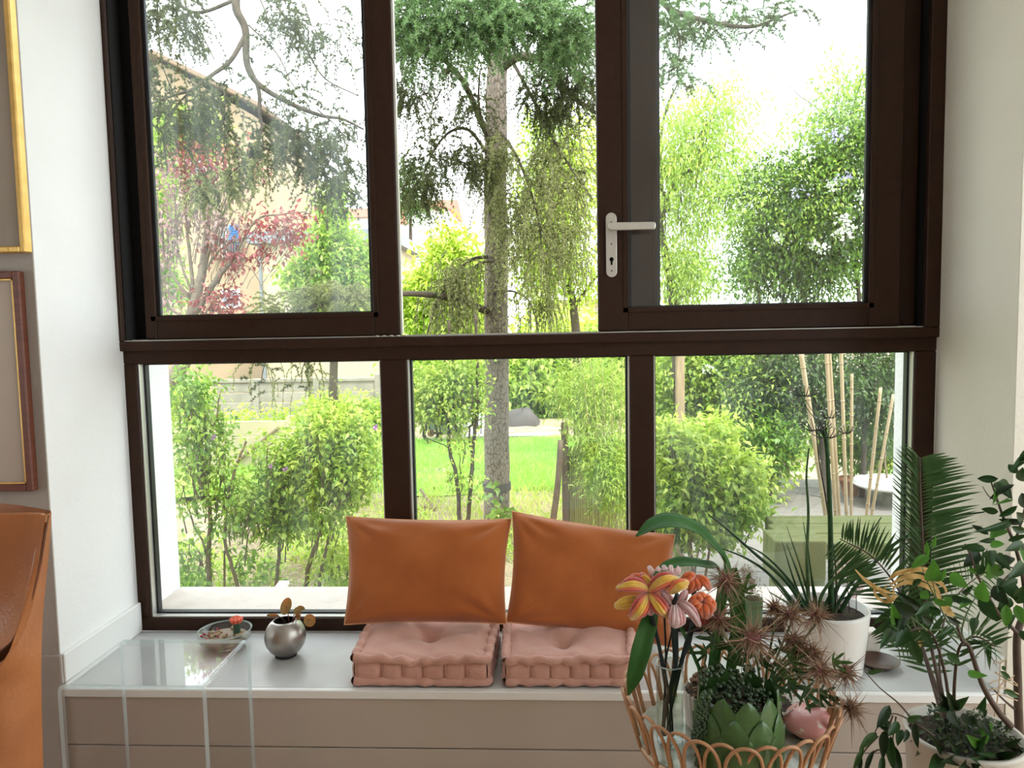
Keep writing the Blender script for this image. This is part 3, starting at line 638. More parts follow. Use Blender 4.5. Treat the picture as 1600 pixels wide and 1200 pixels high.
# ---------------- trees and bushes
def twig_mesh(name, paths, r0, r1):
    """paths (n, k, 3): thin three-sided twigs, all in one mesh"""
    Pn = np.asarray(paths, float); n, k, _ = Pn.shape; T = np.gradient(Pn, axis=1); T /= np.maximum(np.linalg.norm(T, axis=2), 1e-9)[..., None]
    A = np.cross(T, np.array([.31, .52, .79])); A /= np.maximum(np.linalg.norm(A, axis=2), 1e-9)[..., None]; B = np.cross(T, A)
    r = np.linspace(0, 1, k)[None, :, None] * (np.asarray(r1) - np.asarray(r0)) + r0
    rings = [Pn + r * (math.cos(t) * A + math.sin(t) * B) for t in (0, 2.094, 4.189)]
    v = np.stack(rings, 2).reshape(-1, 3)
    base = (np.arange(n)[:, None] * k + np.arange(k - 1)[None]).reshape(-1, 1) * 3
    f = np.concatenate([np.stack([base[:, 0] + j, base[:, 0] + (j + 1) % 3, base[:, 0] + 3 + (j + 1) % 3, base[:, 0] + 3 + j], 1) for j in range(3)])
    return quads_mesh(name, v, f.ravel(), 4)
def cedar_sprays(blobs, ntw, L=.42, k=11, droop=.9, needle=.021, wid=.0060, npt=12, bias=(0, 0, 0)):
    P, O = blob_points(blobs, int(ntw * 2.0), .06, .1, 5); n = len(P)
    Dn = unit(O * .6 + RNG.normal(size=(n, 3)) * np.array([.8, .8, .25]) + np.array(bias)); Ls = RNG.uniform(.5, 1.15, n)[:, None, None] * L
    t = np.linspace(0, 1, k)[None, :, None]
    path = P[:, None] + Dn[:, None] * Ls * t * (1 - .35 * t * droop) + np.array([0, 0, -1.]) * Ls * droop * t ** 2 * .8
    path += RNG.normal(size=path.shape) * .006
    q = path[:, 1:].reshape(-1, 3); m_ = len(q)
    tg = (path[:, 1:] - path[:, :-1]).reshape(-1, 3)
    a = np.repeat(q, npt, 0) - np.repeat(tg, npt, 0) * RNG.uniform(0, .3, (m_ * npt, 1))
    d = RNG.normal(size=a.shape); d[:, 2] += .35; d += np.repeat(unit(tg), npt, 0) * .4
    return path, a, unit(d) * needle, wid
def add_cedar_foliage(parent, groups):
    for (m, args) in groups:
        pts = []; tw = []; dd = []; wd = .004
        for (blobs, n, kw) in args:
            path, a, d, wd = cedar_sprays(blobs, n, **kw); tw.append(path); pts.append(a); dd.append(d)
        tw = np.concatenate(tw); pts = np.concatenate(pts); dd = np.concatenate(dd)
        o = finish('twigs', twig_mesh('twigs', tw, .0035, .0014), G['branch'], parent, smooth=False); o['kind'] = 'stuff'
        ln = np.linalg.norm(dd, axis=1)
        o = finish('needles', leaves_mesh('needles', pts, dd, ln * RNG.uniform(.7, 1.3, len(ln)), wd, needle=True), m, parent, smooth=False); o['kind'] = 'stuff'
def pxl(pts, Y=None):
    return [at(q[0], q[1], q[2] if len(q) > 2 else Y) for q in pts]
def limb(name, pts, r0, r1, parent, m, n=8, sides=7, Y=None, wob=0):
    P = spline(pxl(pts, Y), n)
    if wob: P = [q + V((random.gauss(0, wob), random.gauss(0, wob), random.gauss(0, wob))) for q in P]
    return MB().tube(P, [r0, r1], sides).build(name, m, parent, smooth=True)
# ---- the cedar
Yt = 4.2
ce = empty('cedar_tree', (at(776, 840, Yt).x, Yt, GZ), 'big cedar with a straight cracked grey trunk and drooping boughs outside the middle light', 'tree')
tp = [(775, 862, 21.5), (776, 815, 20.5), (776.5, 750, 20), (776, 700, 19.6), (776, 650, 19.2), (775.5, 560, 18.8), (775.5, 450, 18.3), (775, 380, 17.8), (774, 300, 17.4), (774.5, 220, 17), (776, 140, 16), (779, 60, 13.5), (781, 0, 12), (784, -200, 10), (788, -600, 6)]
P = [at(a, b_, Yt) for a, b_, c in tp]; Rr = [c * mpp(Yt) for a, b_, c in tp]
P = [V((P[0].x, Yt, GZ - .05))] + P[1:]
PP = spline(P, 14); RR = np.interp(np.linspace(0, len(P) - 1, len(PP)), range(len(P)), Rr)
b = MB(); n_ = 40; rs = random.Random(5)
Pn, Tn, An, Bn = frames(PP); vs = []
for i in range(len(Pn)):
    for j in range(n_):
        t = 2 * math.pi * j / n_; q = 1 + .025 * math.sin(5 * t + i * .21) + .02 * math.sin(9 * t - i * .33) + rs.gauss(0, .012)
        vs.append(Pn[i] + RR[i] * q * (math.cos(t) * An[i] + math.sin(t) * Bn[i]))
b.add(vs, [(i * n_ + j, i * n_ + (j + 1) % n_, (i + 1) * n_ + (j + 1) % n_, (i + 1) * n_ + j) for i in range(len(Pn) - 1) for j in range(n_)])
bm_, t_, p_ = newmat('cracked_cedar_bark'); N = t_.nodes; L = t_.links
tc = N.new('ShaderNodeTexCoord'); mp = N.new('ShaderNodeMapping'); mp.inputs['Scale'].default_value = (40, 40, 17)
nz = N.new('ShaderNodeTexNoise'); nz.inputs['Scale'].default_value = 6; mxv = N.new('ShaderNodeMix'); mxv.data_type = 'VECTOR'; mxv.inputs[0].default_value = .06
L.new(tc.outputs['Object'], nz.inputs['Vector']); L.new(tc.outputs['Object'], mxv.inputs[4]); L.new(nz.outputs['Color'], mxv.inputs[5]); L.new(mxv.outputs[1], mp.inputs[0])
vo = N.new('ShaderNodeTexVoronoi'); vo.feature = 'DISTANCE_TO_EDGE'; vo.inputs['Scale'].default_value = 1.0; L.new(mp.outputs[0], vo.inputs['Vector'])
rp = N.new('ShaderNodeValToRGB'); rp.color_ramp.elements[0].position = .02; rp.color_ramp.elements[0].color = (.07, .055, .042, 1); rp.color_ramp.elements[1].position = .10; rp.color_ramp.elements[1].color = (.22, .185, .145, 1)
L.new(vo.outputs['Distance'], rp.inputs[0]); L.new(rp.outputs[0], p_.inputs['Base Color']); p_.inputs['Roughness'].default_value = .9
bp = N.new('ShaderNodeBump'); bp.inputs['Strength'].default_value = .8; bp.inputs['Distance'].default_value = .01; L.new(vo.outputs['Distance'], bp.inputs['Height']); L.new(bp.outputs[0], p_.inputs['Normal'])
b.build('trunk', bm_, ce, smooth=True)
z_ = at(776, 753, Yt).z; MB().lathe([(.0, 0), (22.6 * mpp(Yt), 0), (22.8 * mpp(Yt), -.075), (0, -.075)], (at(776, 753, Yt).x, Yt, z_), 32).build('trunk_strap', G['strap'], ce, smooth=False)
z2 = at(776, 785, Yt).z
# climbing ivy at the foot
P, O = blob_points([pxblob(782, 795, Yt - .22, 16, 26), pxblob(768, 768, Yt - .24, 8, 12), pxblob(798, 812, Yt - .2, 10, 12)], 60, .02, .3, 4)
o = finish('ivy', leaves_mesh('ivy', P, O * .5 + RNG.normal(size=P.shape) * .5 + np.array([0, -.4, .1]), RNG.uniform(.05, .11, len(P)), RNG.uniform(.04, .07, len(P)), up=np.array([0, -1., .3]) * np.ones_like(P)), G['leaf_mid'], ce, smooth=False)
# boughs
BR = [
 ([(782, -260, Yt), (650, -230, 3.6), (480, -140, 2.8), (385, -60, 2.3), (368, 5, 2.2), (383, 45, 2.2), (386, 100, 2.2), (405, 132, 2.2), (450, 160, 2.2), (500, 180, 2.25), (535, 186, 2.3), (568, 202, 2.3)], .042, .007),
 ([(384, 55, 2.2), (360, 95, 2.15), (330, 118, 2.1), (300, 140, 2.1), (268, 150, 2.05), (222, 168, 2.0)], .018, .006),
 ([(366, 0, 2.2), (320, 18, 2.2), (292, 15, 2.15), (262, -12, 2.1), (225, -30, 2.1)], .014, .006),
 ([(386, 98, 2.2), (404, 140, 2.2), (408, 190, 2.2), (430, 228, 2.2), (470, 262, 2.25), (520, 280, 2.3), (556, 305, 2.3)], .016, .004),
 ([(410, 195, 2.2), (396, 235, 2.15), (365, 268, 2.1), (330, 292, 2.1), (296, 312, 2.05)], .009, .003),
 ([(300, 140, 2.1), (268, 175, 2.1), (256, 220, 2.1), (262, 262, 2.1)], .007, .003),
 ([(440, -60, 2.6), (430, 0, 2.5), (470, 60, 2.4), (505, 120, 2.4), (560, 150, 2.4)], .012, .004),
 ([(785, -120, Yt), (700, -80, 3.6), (640, 10, 3.2), (615, 60, 3.1), (600, 110, 3.1)], .03, .006),
 ([(774, 240, Yt), (752, 190, 4.0), (725, 130, 3.8), (698, 98, 3.7), (660, 75, 3.6), (625, 70, 3.5)], .035, .010),
 ([(770, 255, Yt), (735, 205, 4.0), (705, 205, 3.9), (680, 232, 3.8), (662, 270, 3.7), (640, 300, 3.7)], .018, .005),
 ([(772, 235, Yt), (757, 200, 3.9), (748, 160, 3.8), (750, 110, 3.7)], .016, .007),
 ([(778, 110, Yt), (812, 88, 4.0), (850, 100, 3.8), (885, 140, 3.6), (920, 170, 3.5), (960, 190, 3.4)], .05, .010),
 ([(800, 95, 4.1), (830, 150, 3.8), (855, 200, 3.6), (890, 260, 3.5), (925, 310, 3.4)], .018, .004),
 ([(778, 200, Yt), (810, 250, 3.8), (838, 330, 3.6), (850, 420, 3.6)], .018, .004),
 ([(776, 460, Yt), (800, 455, 4.0), (828, 472, 3.9), (842, 520, 3.8)], .012, .004),
 ([(776, 488, Yt), (755, 484, 4.1), (722, 470, 3.9), (682, 462, 3.7), (632, 459, 3.4), (562, 464, 3.1), (520, 470, 3.0), (462, 488, 2.9), (405, 508, 2.8)], .042, .008),
 ([(776, 405, Yt), (755, 402, 4.1), (732, 408, 4.0), (712, 428, 3.9), (692, 455, 3.8), (672, 505, 3.7), (664, 540, 3.7)], .020, .006),
 ([(776, 410, Yt), (748, 412, 4.0), (728, 440, 3.9), (718, 480, 3.9), (715, 530, 3.9)], .014, .005),
 ([(786, -300, Yt), (900, -200, 3.4), (1000, -60, 2.7), (1040, 8, 2.5), (1100, 32, 2.45), (1170, 42, 2.4), (1215, 28, 2.4), (1246, 16, 2.4)], .035, .004),
 ([(1040, 8, 2.5), (1062, 60, 2.5), (1058, 110, 2.5), (1075, 140, 2.5)], .010, .003),
 ([(682, 462, 3.7), (690, 490, 3.6), (712, 520, 3.6)], .008, .003), ([(562, 464, 3.1), (540, 500, 3.0), (480, 560, 2.9), (470, 600, 2.9)], .008, .003), ([(520, 470, 3.0), (430, 520, 2.9), (412, 575, 2.9), (408, 600, 2.9)], .007, .003),
 ([(413, 195, 2.2), (440, 222, 2.2), (466, 244, 2.2), (515, 278, 2.2), (552, 302, 2.2)], .010, .003), ([(413, 195, 2.2), (393, 244, 2.15), (359, 278, 2.1), (310, 307, 2.05)], .009, .003), ([(496, 171, 2.25), (535, 210, 2.25), (538, 262, 2.25)], .005, .002), ([(515, 278, 2.2), (530, 305, 2.2), (541, 340, 2.2)], .004, .002),
 ([(284, -20, 2.15), (290, 8, 2.15), (308, 39, 2.15), (335, 93, 2.1)], .007, .004), ([(245, 0, 2.1), (248, 40, 2.1), (253, 98, 2.1), (276, 161, 2.1), (282, 200, 2.1)], .006, .003), ([(388, 39, 2.2), (432, 83, 2.2), (457, 132, 2.2), (480, 150, 2.2)], .006, .003), ([(398, -20, 2.2), (415, 20, 2.2), (425, 60, 2.2)], .006, .003), ([(345, 125, 2.1), (352, 160, 2.1), (345, 200, 2.1)], .004, .002), ([(430, 140, 2.2), (450, 190, 2.2), (455, 225, 2.2)], .004, .002),
 ([(690, 140, 3.8), (675, 170, 3.7), (672, 215, 3.7), (660, 250, 3.7)], .006, .003), ([(640, 60, 3.5), (628, 120, 3.5), (630, 160, 3.5)], .006, .003), ([(870, 125, 3.7), (880, 170, 3.6), (872, 210, 3.6)], .006, .003), ([(820, 90, 4.0), (836, 60, 3.8), (880, 30, 3.6), (930, 20, 3.5)], .012, .005)]
for pts, r0, r1 in BR: limb('bough', pts, r0, r1, ce, G['branch'], n=6)
pb = pxblob
# short tufted side twigs all along the outer boughs
def along(pts, r_px, skip=.2):
    P = spline(pxl(pts), 5); k0 = int(len(P) * skip); return [(tuple(q), (r_px * mpp(q.y),) * 3, 1.) for q in P[k0:]]
SIDE = []
for i_, (pts, r0, r1) in enumerate(BR):
    if i_ in (13, 14, 15, 16, 17): continue
    SIDE += along(pts, 12, .55 if i_ in (0, 7, 18) else .3)
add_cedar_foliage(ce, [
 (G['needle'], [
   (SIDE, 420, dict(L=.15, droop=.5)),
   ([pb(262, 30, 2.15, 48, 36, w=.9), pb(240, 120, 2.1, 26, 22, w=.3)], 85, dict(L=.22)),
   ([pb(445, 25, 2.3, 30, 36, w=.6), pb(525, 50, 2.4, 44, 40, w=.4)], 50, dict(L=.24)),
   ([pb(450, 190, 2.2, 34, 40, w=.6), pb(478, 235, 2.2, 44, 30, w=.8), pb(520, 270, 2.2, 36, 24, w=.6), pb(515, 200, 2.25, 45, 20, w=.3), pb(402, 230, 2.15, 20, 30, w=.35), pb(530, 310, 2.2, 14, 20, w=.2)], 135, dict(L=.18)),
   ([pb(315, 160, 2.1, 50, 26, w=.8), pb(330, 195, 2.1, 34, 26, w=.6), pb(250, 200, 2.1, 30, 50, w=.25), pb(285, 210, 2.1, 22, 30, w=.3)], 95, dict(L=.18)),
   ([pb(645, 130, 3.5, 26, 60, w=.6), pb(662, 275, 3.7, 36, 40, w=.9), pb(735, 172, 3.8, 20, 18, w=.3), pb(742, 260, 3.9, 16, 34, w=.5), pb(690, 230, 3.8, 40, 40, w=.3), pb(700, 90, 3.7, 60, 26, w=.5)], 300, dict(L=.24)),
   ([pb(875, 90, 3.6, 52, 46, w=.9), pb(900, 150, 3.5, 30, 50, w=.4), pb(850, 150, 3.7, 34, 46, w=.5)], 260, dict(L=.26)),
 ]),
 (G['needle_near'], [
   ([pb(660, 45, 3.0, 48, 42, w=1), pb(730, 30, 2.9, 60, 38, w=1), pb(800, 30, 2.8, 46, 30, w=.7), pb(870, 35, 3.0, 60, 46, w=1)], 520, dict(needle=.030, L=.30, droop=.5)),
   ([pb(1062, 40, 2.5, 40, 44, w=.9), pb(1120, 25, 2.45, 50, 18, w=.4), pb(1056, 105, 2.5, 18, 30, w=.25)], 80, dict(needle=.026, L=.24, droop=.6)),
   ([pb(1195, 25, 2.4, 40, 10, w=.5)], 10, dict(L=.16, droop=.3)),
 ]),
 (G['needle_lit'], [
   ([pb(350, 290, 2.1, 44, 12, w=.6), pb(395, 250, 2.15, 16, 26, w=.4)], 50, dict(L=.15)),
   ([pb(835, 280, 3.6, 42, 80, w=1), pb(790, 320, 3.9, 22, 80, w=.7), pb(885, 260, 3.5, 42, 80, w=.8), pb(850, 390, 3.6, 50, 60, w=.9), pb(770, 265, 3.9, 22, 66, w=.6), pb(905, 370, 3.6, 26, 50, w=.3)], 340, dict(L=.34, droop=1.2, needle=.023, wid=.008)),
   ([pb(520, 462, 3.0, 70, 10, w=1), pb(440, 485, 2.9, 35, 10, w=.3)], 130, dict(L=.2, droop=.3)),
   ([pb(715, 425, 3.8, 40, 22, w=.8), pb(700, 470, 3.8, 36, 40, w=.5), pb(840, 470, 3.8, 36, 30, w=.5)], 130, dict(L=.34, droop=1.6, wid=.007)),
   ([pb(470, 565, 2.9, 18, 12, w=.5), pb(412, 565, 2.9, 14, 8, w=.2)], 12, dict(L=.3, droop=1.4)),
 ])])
DENS = 1.5
# ---- generic bushy plant: stems given as pixel polylines, crown as blobs
def bush(name, label, cat, base, stems, sm, crowns, twn=0, group=None, part='leaves'):
    """base (px, py, Y) of the foot; stems [(pts, r0, r1)]; crowns [(material, blobs, n, length, width, kw)]"""
    q = at(*base); t = empty(name, (q.x, base[2], GZ), label, cat, group)
    for pts, r0, r1 in stems: limb('stem', [(p_[0], p_[1], p_[2] if len(p_) > 2 else base[2]) for p_ in pts], r0, r1, t, sm, n=5, sides=6, wob=.003)
    for m, blobs, n, L_, W_, kw in crowns:
        foliage(part, t, m, blobs, int(n * DENS), L_, W_, **kw)
    if twn:
        bl = [b_ for c in crowns for b_ in c[1]]
        P, O = blob_points(bl, twn, .05, .0, 2); n = len(P); f = np.array(at(base[0], base[1] - 40, base[2]))
        tt = np.linspace(0, 1, 6)[None, :, None]; s0 = P - O * .0 + (f - P) * RNG.uniform(.12, .3, (n, 1))
        path = s0[:, None] + (P - s0)[:, None] * tt + np.array([0, 0, .06]) * np.sin(tt * math.pi) + RNG.normal(size=(n, 6, 3)) * .008
        o = finish('twigs', twig_mesh('twigs', path, .006, .002), sm, t, smooth=False); o['kind'] = 'stuff'
    return t
# three shrubs outside the left lower light
A = G['leaf_light']; Bm = G['leaf_mid']; Cy = G['leaf_yellow']; Dk = G['leaf_dark']
bush('flowering_shrub', 'leafy shrub with bent pale stems, leftmost outside the left lower pane', 'shrub', (345, 985, 2.0),
     [([(335, 1010), (330, 935), (325, 875), (329, 815), (322, 760), (312, 700), (300, 640)], .022, .010), ([(385, 1010), (375, 935), (362, 885), (352, 850), (353, 800), (365, 740), (385, 690)], .016, .008), ([(360, 1010), (352, 930), (350, 860)], .01, .007), ([(325, 870), (300, 810), (285, 760)], .009, .004), ([(310, 700), (335, 660), (345, 610)], .008, .004)], G['stem'],
     [(A, [pb(300, 655, 2.0, 36, 45, w=.8), pb(318, 725, 2.0, 46, 40, w=.8), pb(285, 770, 2.0, 22, 40, w=.3), pb(375, 775, 2.0, 45, 50, w=.9), pb(405, 688, 2.0, 26, 9, w=.12)], 900, .055, .028, dict(clump=.06, per=14)),
      (Bm, [pb(300, 605, 2.0, 28, 28, w=.5), pb(318, 690, 2.0, 36, 50, w=.5), pb(360, 800, 2.0, 60, 40, w=.5), pb(295, 880, 2.0, 30, 40, w=.4), pb(390, 895, 2.1, 40, 26, w=.2)], 1100, .055, .028, dict(clump=.06, per=14))], 120)
bush('flowering_shrub', 'slim shrub with one straight stem, middle one outside the left lower pane', 'shrub', (433, 985, 2.2),
     [([(430, 1000), (432, 920), (436, 860), (440, 800), (441, 760), (436, 700)], .017, .007), ([(436, 870), (446, 840), (452, 800)], .007, .004)], G['stem'],
     [(A, [pb(442, 735, 2.2, 38, 36, w=1), pb(432, 812, 2.2, 40, 36, w=.8)], 900, .055, .028, dict(clump=.06, per=14)), (Bm, [pb(440, 770, 2.2, 45, 60)], 420, .055, .03, dict(clump=.06, per=14))], 60)
bush('flowering_shrub', 'broad shrub with two slanting stems, rightmost outside the left lower pane', 'shrub', (485, 985, 2.2),
     [([(468, 1000), (476, 930), (484, 880), (500, 830), (512, 790), (522, 730), (530, 680)], .020, .008), ([(492, 1000), (500, 905), (512, 850), (520, 800)], .015, .009), ([(512, 790), (545, 740), (570, 700)], .009, .004)], G['stem'],
     [(A, [pb(510, 700, 2.2, 75, 45, w=1), pb(563, 720, 2.2, 38, 55, w=.7), pb(500, 795, 2.2, 55, 42, w=.7)], 2300, .055, .028, dict(clump=.06, per=14)),
      (Cy, [pb(520, 668, 2.2, 60, 36, w=.8), pb(520, 740, 2.2, 75, 60, w=.6), pb(530, 885, 2.3, 50, 35, w=.6)], 1500, .055, .03, dict(clump=.06, per=14))], 120)
pt = [(424, 728, 'small purple flower on the middle left shrub, upper of its two'), (446, 733, 'small purple flower on the middle left shrub, the one nearer the right shrub'), (587, 668, 'small purple flower at the right edge of the broad shrub by the mullion'), (291, 738, 'small purple flower low on the leftmost shrub'), (334, 684, 'small pale purple flower high on the leftmost shrub')]
for (x, y, lb_) in pt:
    c_ = at(x, y, 1.95); D_ = RNG.normal(size=(9, 3)); me = leaves_mesh('petals', np.tile(np.array(c_), (9, 1)), D_, .025, .02)
    tag(finish('shrub_flower', me, G['flower_purple'], smooth=False), lb_, 'flower', 'purple shrub flowers')
# plum tree with red leaves
bush('red_leaved_tree', 'red leaved plum tree with many bare grey stems before the cream house', 'tree', (262, 640, 6.0),
     [([(190, 800), (235, 660), (262, 600), (290, 560), (300, 490), (315, 430), (322, 370), (330, 300), (345, 230)], .13, .012), ([(300, 495), (322, 462), (342, 430), (362, 408)], .05, .028),
      ([(303, 480), (300, 430), (292, 360), (285, 290), (262, 250)], .03, .008), ([(306, 460), (325, 400), (345, 340), (372, 300), (395, 280)], .03, .008), ([(362, 408), (400, 345), (440, 335), (480, 330)], .018, .006),
      ([(300, 470), (265, 420), (250, 350), (246, 300)], .022, .007), ([(310, 440), (340, 395), (380, 372), (430, 385)], .016, .005), ([(303, 470), (280, 400), (275, 330), (270, 280)], .018, .006), ([(362, 408), (350, 370), (365, 330)], .014, .005),
      ([(345, 425), (385, 415), (405, 440), (415, 470)], .008, .004), ([(298, 500), (252, 470), (235, 400), (232, 330)], .016, .006)], G['plumstem'],
     [(G['leaf_red'], [pb(312, 255, 6, 30, 40, w=1.1), pb(380, 250, 6, 28, 30, w=.25), pb(405, 350, 6, 40, 20, w=.3), pb(455, 350, 6, 30, 22, w=.35), pb(345, 475, 6, 34, 24, w=.6), pb(355, 400, 6, 26, 20, w=.3), pb(430, 390, 6, 50, 18, w=.25)], 1050, .085, .045, dict(clump=.09, per=9)),
      (leafmat('muted_plum_leaves', (.20, .12, .12), (.42, .26, .24), .4), [pb(270, 330, 6, 45, 80, w=.9), pb(340, 330, 6, 60, 50, w=.6), pb(255, 430, 6, 28, 60, w=.4)], 900, .08, .04, dict(clump=.1, per=9))], 170)
# left edge greenery behind the plum
bush('leafy_tree', 'pale green leafy tree at the far left behind the plum tree', 'tree', (235, 600, 9.), [([(232, 640), (236, 500), (240, 380), (236, 280)], .12, .03)], G['branch'],
     [(A, [pb(242, 290, 9, 34, 60), pb(230, 420, 9, 30, 80), pb(290, 210, 9, 40, 30, w=.3)], 2600, .13, .075, dict(clump=.16, per=16)), (Bm, [pb(235, 450, 9, 36, 60)], 900, .13, .07, dict(clump=.16, per=16))])
bush('upright_bush', 'tall pale green bush growing in front of the pale annex', 'bush', (520, 620, 8.), [([(520, 650), (522, 500), (520, 400), (520, 320)], .07, .02)], G['branch'],
     [(A, [pb(522, 320, 8, 20, 36, w=.3), pb(520, 390, 8, 46, 45, w=1), pb(525, 450, 8, 75, 45, w=1.4), pb(465, 425, 8, 26, 16, w=.15), pb(560, 440, 8, 30, 50, w=.5)], 6500, .10, .05, dict(clump=.10, per=16, shell=.1)),
      (Bm, [pb(525, 430, 8, 55, 60)], 1500, .10, .05, dict(clump=.10, per=16))], 60)
bush('bright_bush', 'bright yellow green bush behind the low cedar bough, left of the trunk', 'bush', (690, 620, 9.), [([(690, 650), (700, 520), (695, 430)], .06, .02)], G['branch'],
     [(Cy, [pb(705, 400, 9, 40, 45, w=.6), pb(680, 470, 9, 60, 50, w=1.3), pb(735, 470, 9, 34, 80, w=.8)], 5200, .12, .06, dict(clump=.14, per=16, shell=.1)), (A, [pb(650, 490, 9, 30, 45, w=.5), pb(700, 450, 9, 50, 60, w=.5)], 1500, .12, .06, dict(clump=.14, per=16))], 60)
bush('pine_tree', 'dark pine top behind the long white building', 'tree', (640, 600, 25.2), [([(640, 620), (642, 400), (640, 262)], .12, .03)], G['branch'],
     [(Dk, [pb(638, 290, 25.2, 22, 30), pb(628, 320, 25.2, 30, 14), pb(665, 325, 25.2, 24, 12)], 1500, .22, .07, dict(clump=.3, per=12))])
# willow like tree to the right and the one behind the cedar
bush('willow_tree', 'airy light green willow behind the right sash', 'tree', (1060, 600, 6.5),
     [([(1075, 800), (1060, 600), (1058, 520), (1050, 460), (1040, 400), (1032, 350), (1038, 300)], .085, .03), ([(1036, 380), (1020, 360), (1000, 330)], .03, .012), ([(1034, 340), (1060, 280), (1110, 250), (1160, 230)], .03, .006), ([(1034, 300), (1032, 220), (1045, 160), (1070, 110)], .025, .006), ([(1055, 290), (1100, 200), (1150, 160)], .014, .004), ([(1040, 330), (1090, 310), (1140, 300)], .016, .005), ([(1045, 280), (1015, 200), (1005, 130)], .014, .005)], G['branch'],
     [(A, [pb(1085, 220, 6.5, 80, 80, w=1.2), pb(1130, 170, 6.5, 55, 45, w=.5), pb(1070, 340, 6.5, 60, 80, w=1), pb(1150, 290, 6.5, 45, 60, w=.5), pb(1080, 430, 6.5, 50, 50, w=.7)], 6500, .085, .022, dict(clump=.13, per=18, droop=.8, shell=.1)),
      (Cy, [pb(1080, 250, 6.5, 80, 100, w=1), pb(1060, 430, 6.5, 45, 60, w=.6)], 3200, .085, .022, dict(clump=.13, per=18, droop=.8, shell=.1))], 150)
bush('airy_tree', 'light yellow green tree behind the cedar cascades, left of the handle stile', 'tree', (900, 640, 9.), [([(905, 680), (900, 520), (885, 400), (880, 300)], .09, .03), ([(898, 480), (925, 440), (950, 420)], .03, .012), ([(890, 400), (850, 340), (830, 280)], .025, .01)], G['branch'],
     [(Cy, [pb(880, 330, 9, 70, 110, w=1.4), pb(840, 420, 9, 40, 70, w=.7), pb(905, 240, 9, 40, 60, w=.5), pb(925, 430, 9, 40, 50, w=.3)], 5200, .11, .04, dict(clump=.17, per=18, shell=.1)), (A, [pb(850, 250, 9, 40, 80, w=.6), pb(860, 380, 9, 60, 90)], 2400, .11, .04, dict(clump=.17, per=18))], 90)
# jasmine covered hedge
jz = bush('jasmine_hedge', 'tall dark green climbing jasmine hedge with white flowers at the right', 'hedge', (1280, 800, 4.5),
     [([(1290, 900), (1285, 700), (1270, 560), (1250, 400)], .04, .02), ([(1340, 900), (1350, 700), (1345, 500), (1320, 300), (1300, 180)], .035, .01), ([(1200, 870), (1205, 700), (1200, 560), (1180, 430)], .03, .01), ([(1300, 200), (1310, 130), (1298, 80)], .007, .003), ([(1320, 200), (1345, 130), (1352, 85)], .007, .003), ([(1290, 180), (1250, 150), (1215, 120)], .006, .003)], G['branch'],
     [(Bm, [pb(1240, 330, 4.5, 105, 95, w=1.3), pb(1305, 220, 4.5, 60, 75, w=.8), pb(1170, 410, 4.5, 60, 65, w=.6), pb(1335, 350, 4.5, 60, 120, w=.8), pb(1270, 430, 4.5, 110, 60, w=.8), pb(1345, 190, 4.5, 40, 80, w=.3)], 9500, .055, .024, dict(clump=.08, per=22, shell=.05, droop=.6)),
      (Dk, [pb(1250, 400, 4.6, 110, 80, w=1), pb(1270, 600, 4.5, 110, 75, w=2.0), pb(1190, 610, 4.5, 50, 75, w=.9), pb(1375, 610, 4.5, 50, 100, w=1.0), pb(1330, 300, 4.6, 70, 120, w=1.0), pb(1230, 330, 4.55, 90, 90, w=1.0)], 19000, .06, .026, dict(clump=.08, per=22, shell=.05, droop=.6)),
      (A, [pb(1220, 300, 4.4, 110, 100, w=1), pb(1320, 200, 4.4, 60, 90, w=.6), pb(1180, 620, 4.4, 60, 80, w=.4)], 2800, .055, .024, dict(clump=.08, per=12, droop=.5)),
      (G['leaf_light'], [pb(1305, 110, 4.5, 30, 40, w=.3), pb(1345, 130, 4.5, 20, 40, w=.3), pb(1230, 190, 4.5, 24, 24, w=.15)], 160, .05, .022, dict(clump=.05, per=6))], 170)
for (x, y, r_, n, m, nm) in ((1322, 358, 22, 90, 'flower_white', 'white'), (1282, 386, 13, 40, 'flower_white', 'white'), (1262, 240, 12, 26, 'flower_white', 'white'), (1300, 290, 12, 24, 'flower_white', 'white'), (1215, 372, 8, 18, 'flower_white', 'white'),
                         (1270, 215, 20, 30, 'flower_lilac', 'lilac'), (1310, 205, 14, 22, 'flower_lilac', 'lilac'), (1320, 280, 10, 22, 'flower_lilac', 'lilac'), (1245, 300, 9, 14, 'flower_lilac', 'lilac'), (1105, 580, 12, 20, 'flower_white', 'white'), (1345, 310, 12, 20, 'flower_white', 'white')):
    yy = 4.5 - .62 if y < 420 else 5.; P, O = blob_points([pxblob(x, y, yy, r_, r_, 6)], n, .02, .2, 3)
    o = finish('blossom', leaves_mesh('blossom', P, RNG.normal(size=P.shape), .035, .028), G[m], jz, smooth=False); o['kind'] = 'stuff'; o['label'] = nm + ' blossom cluster'
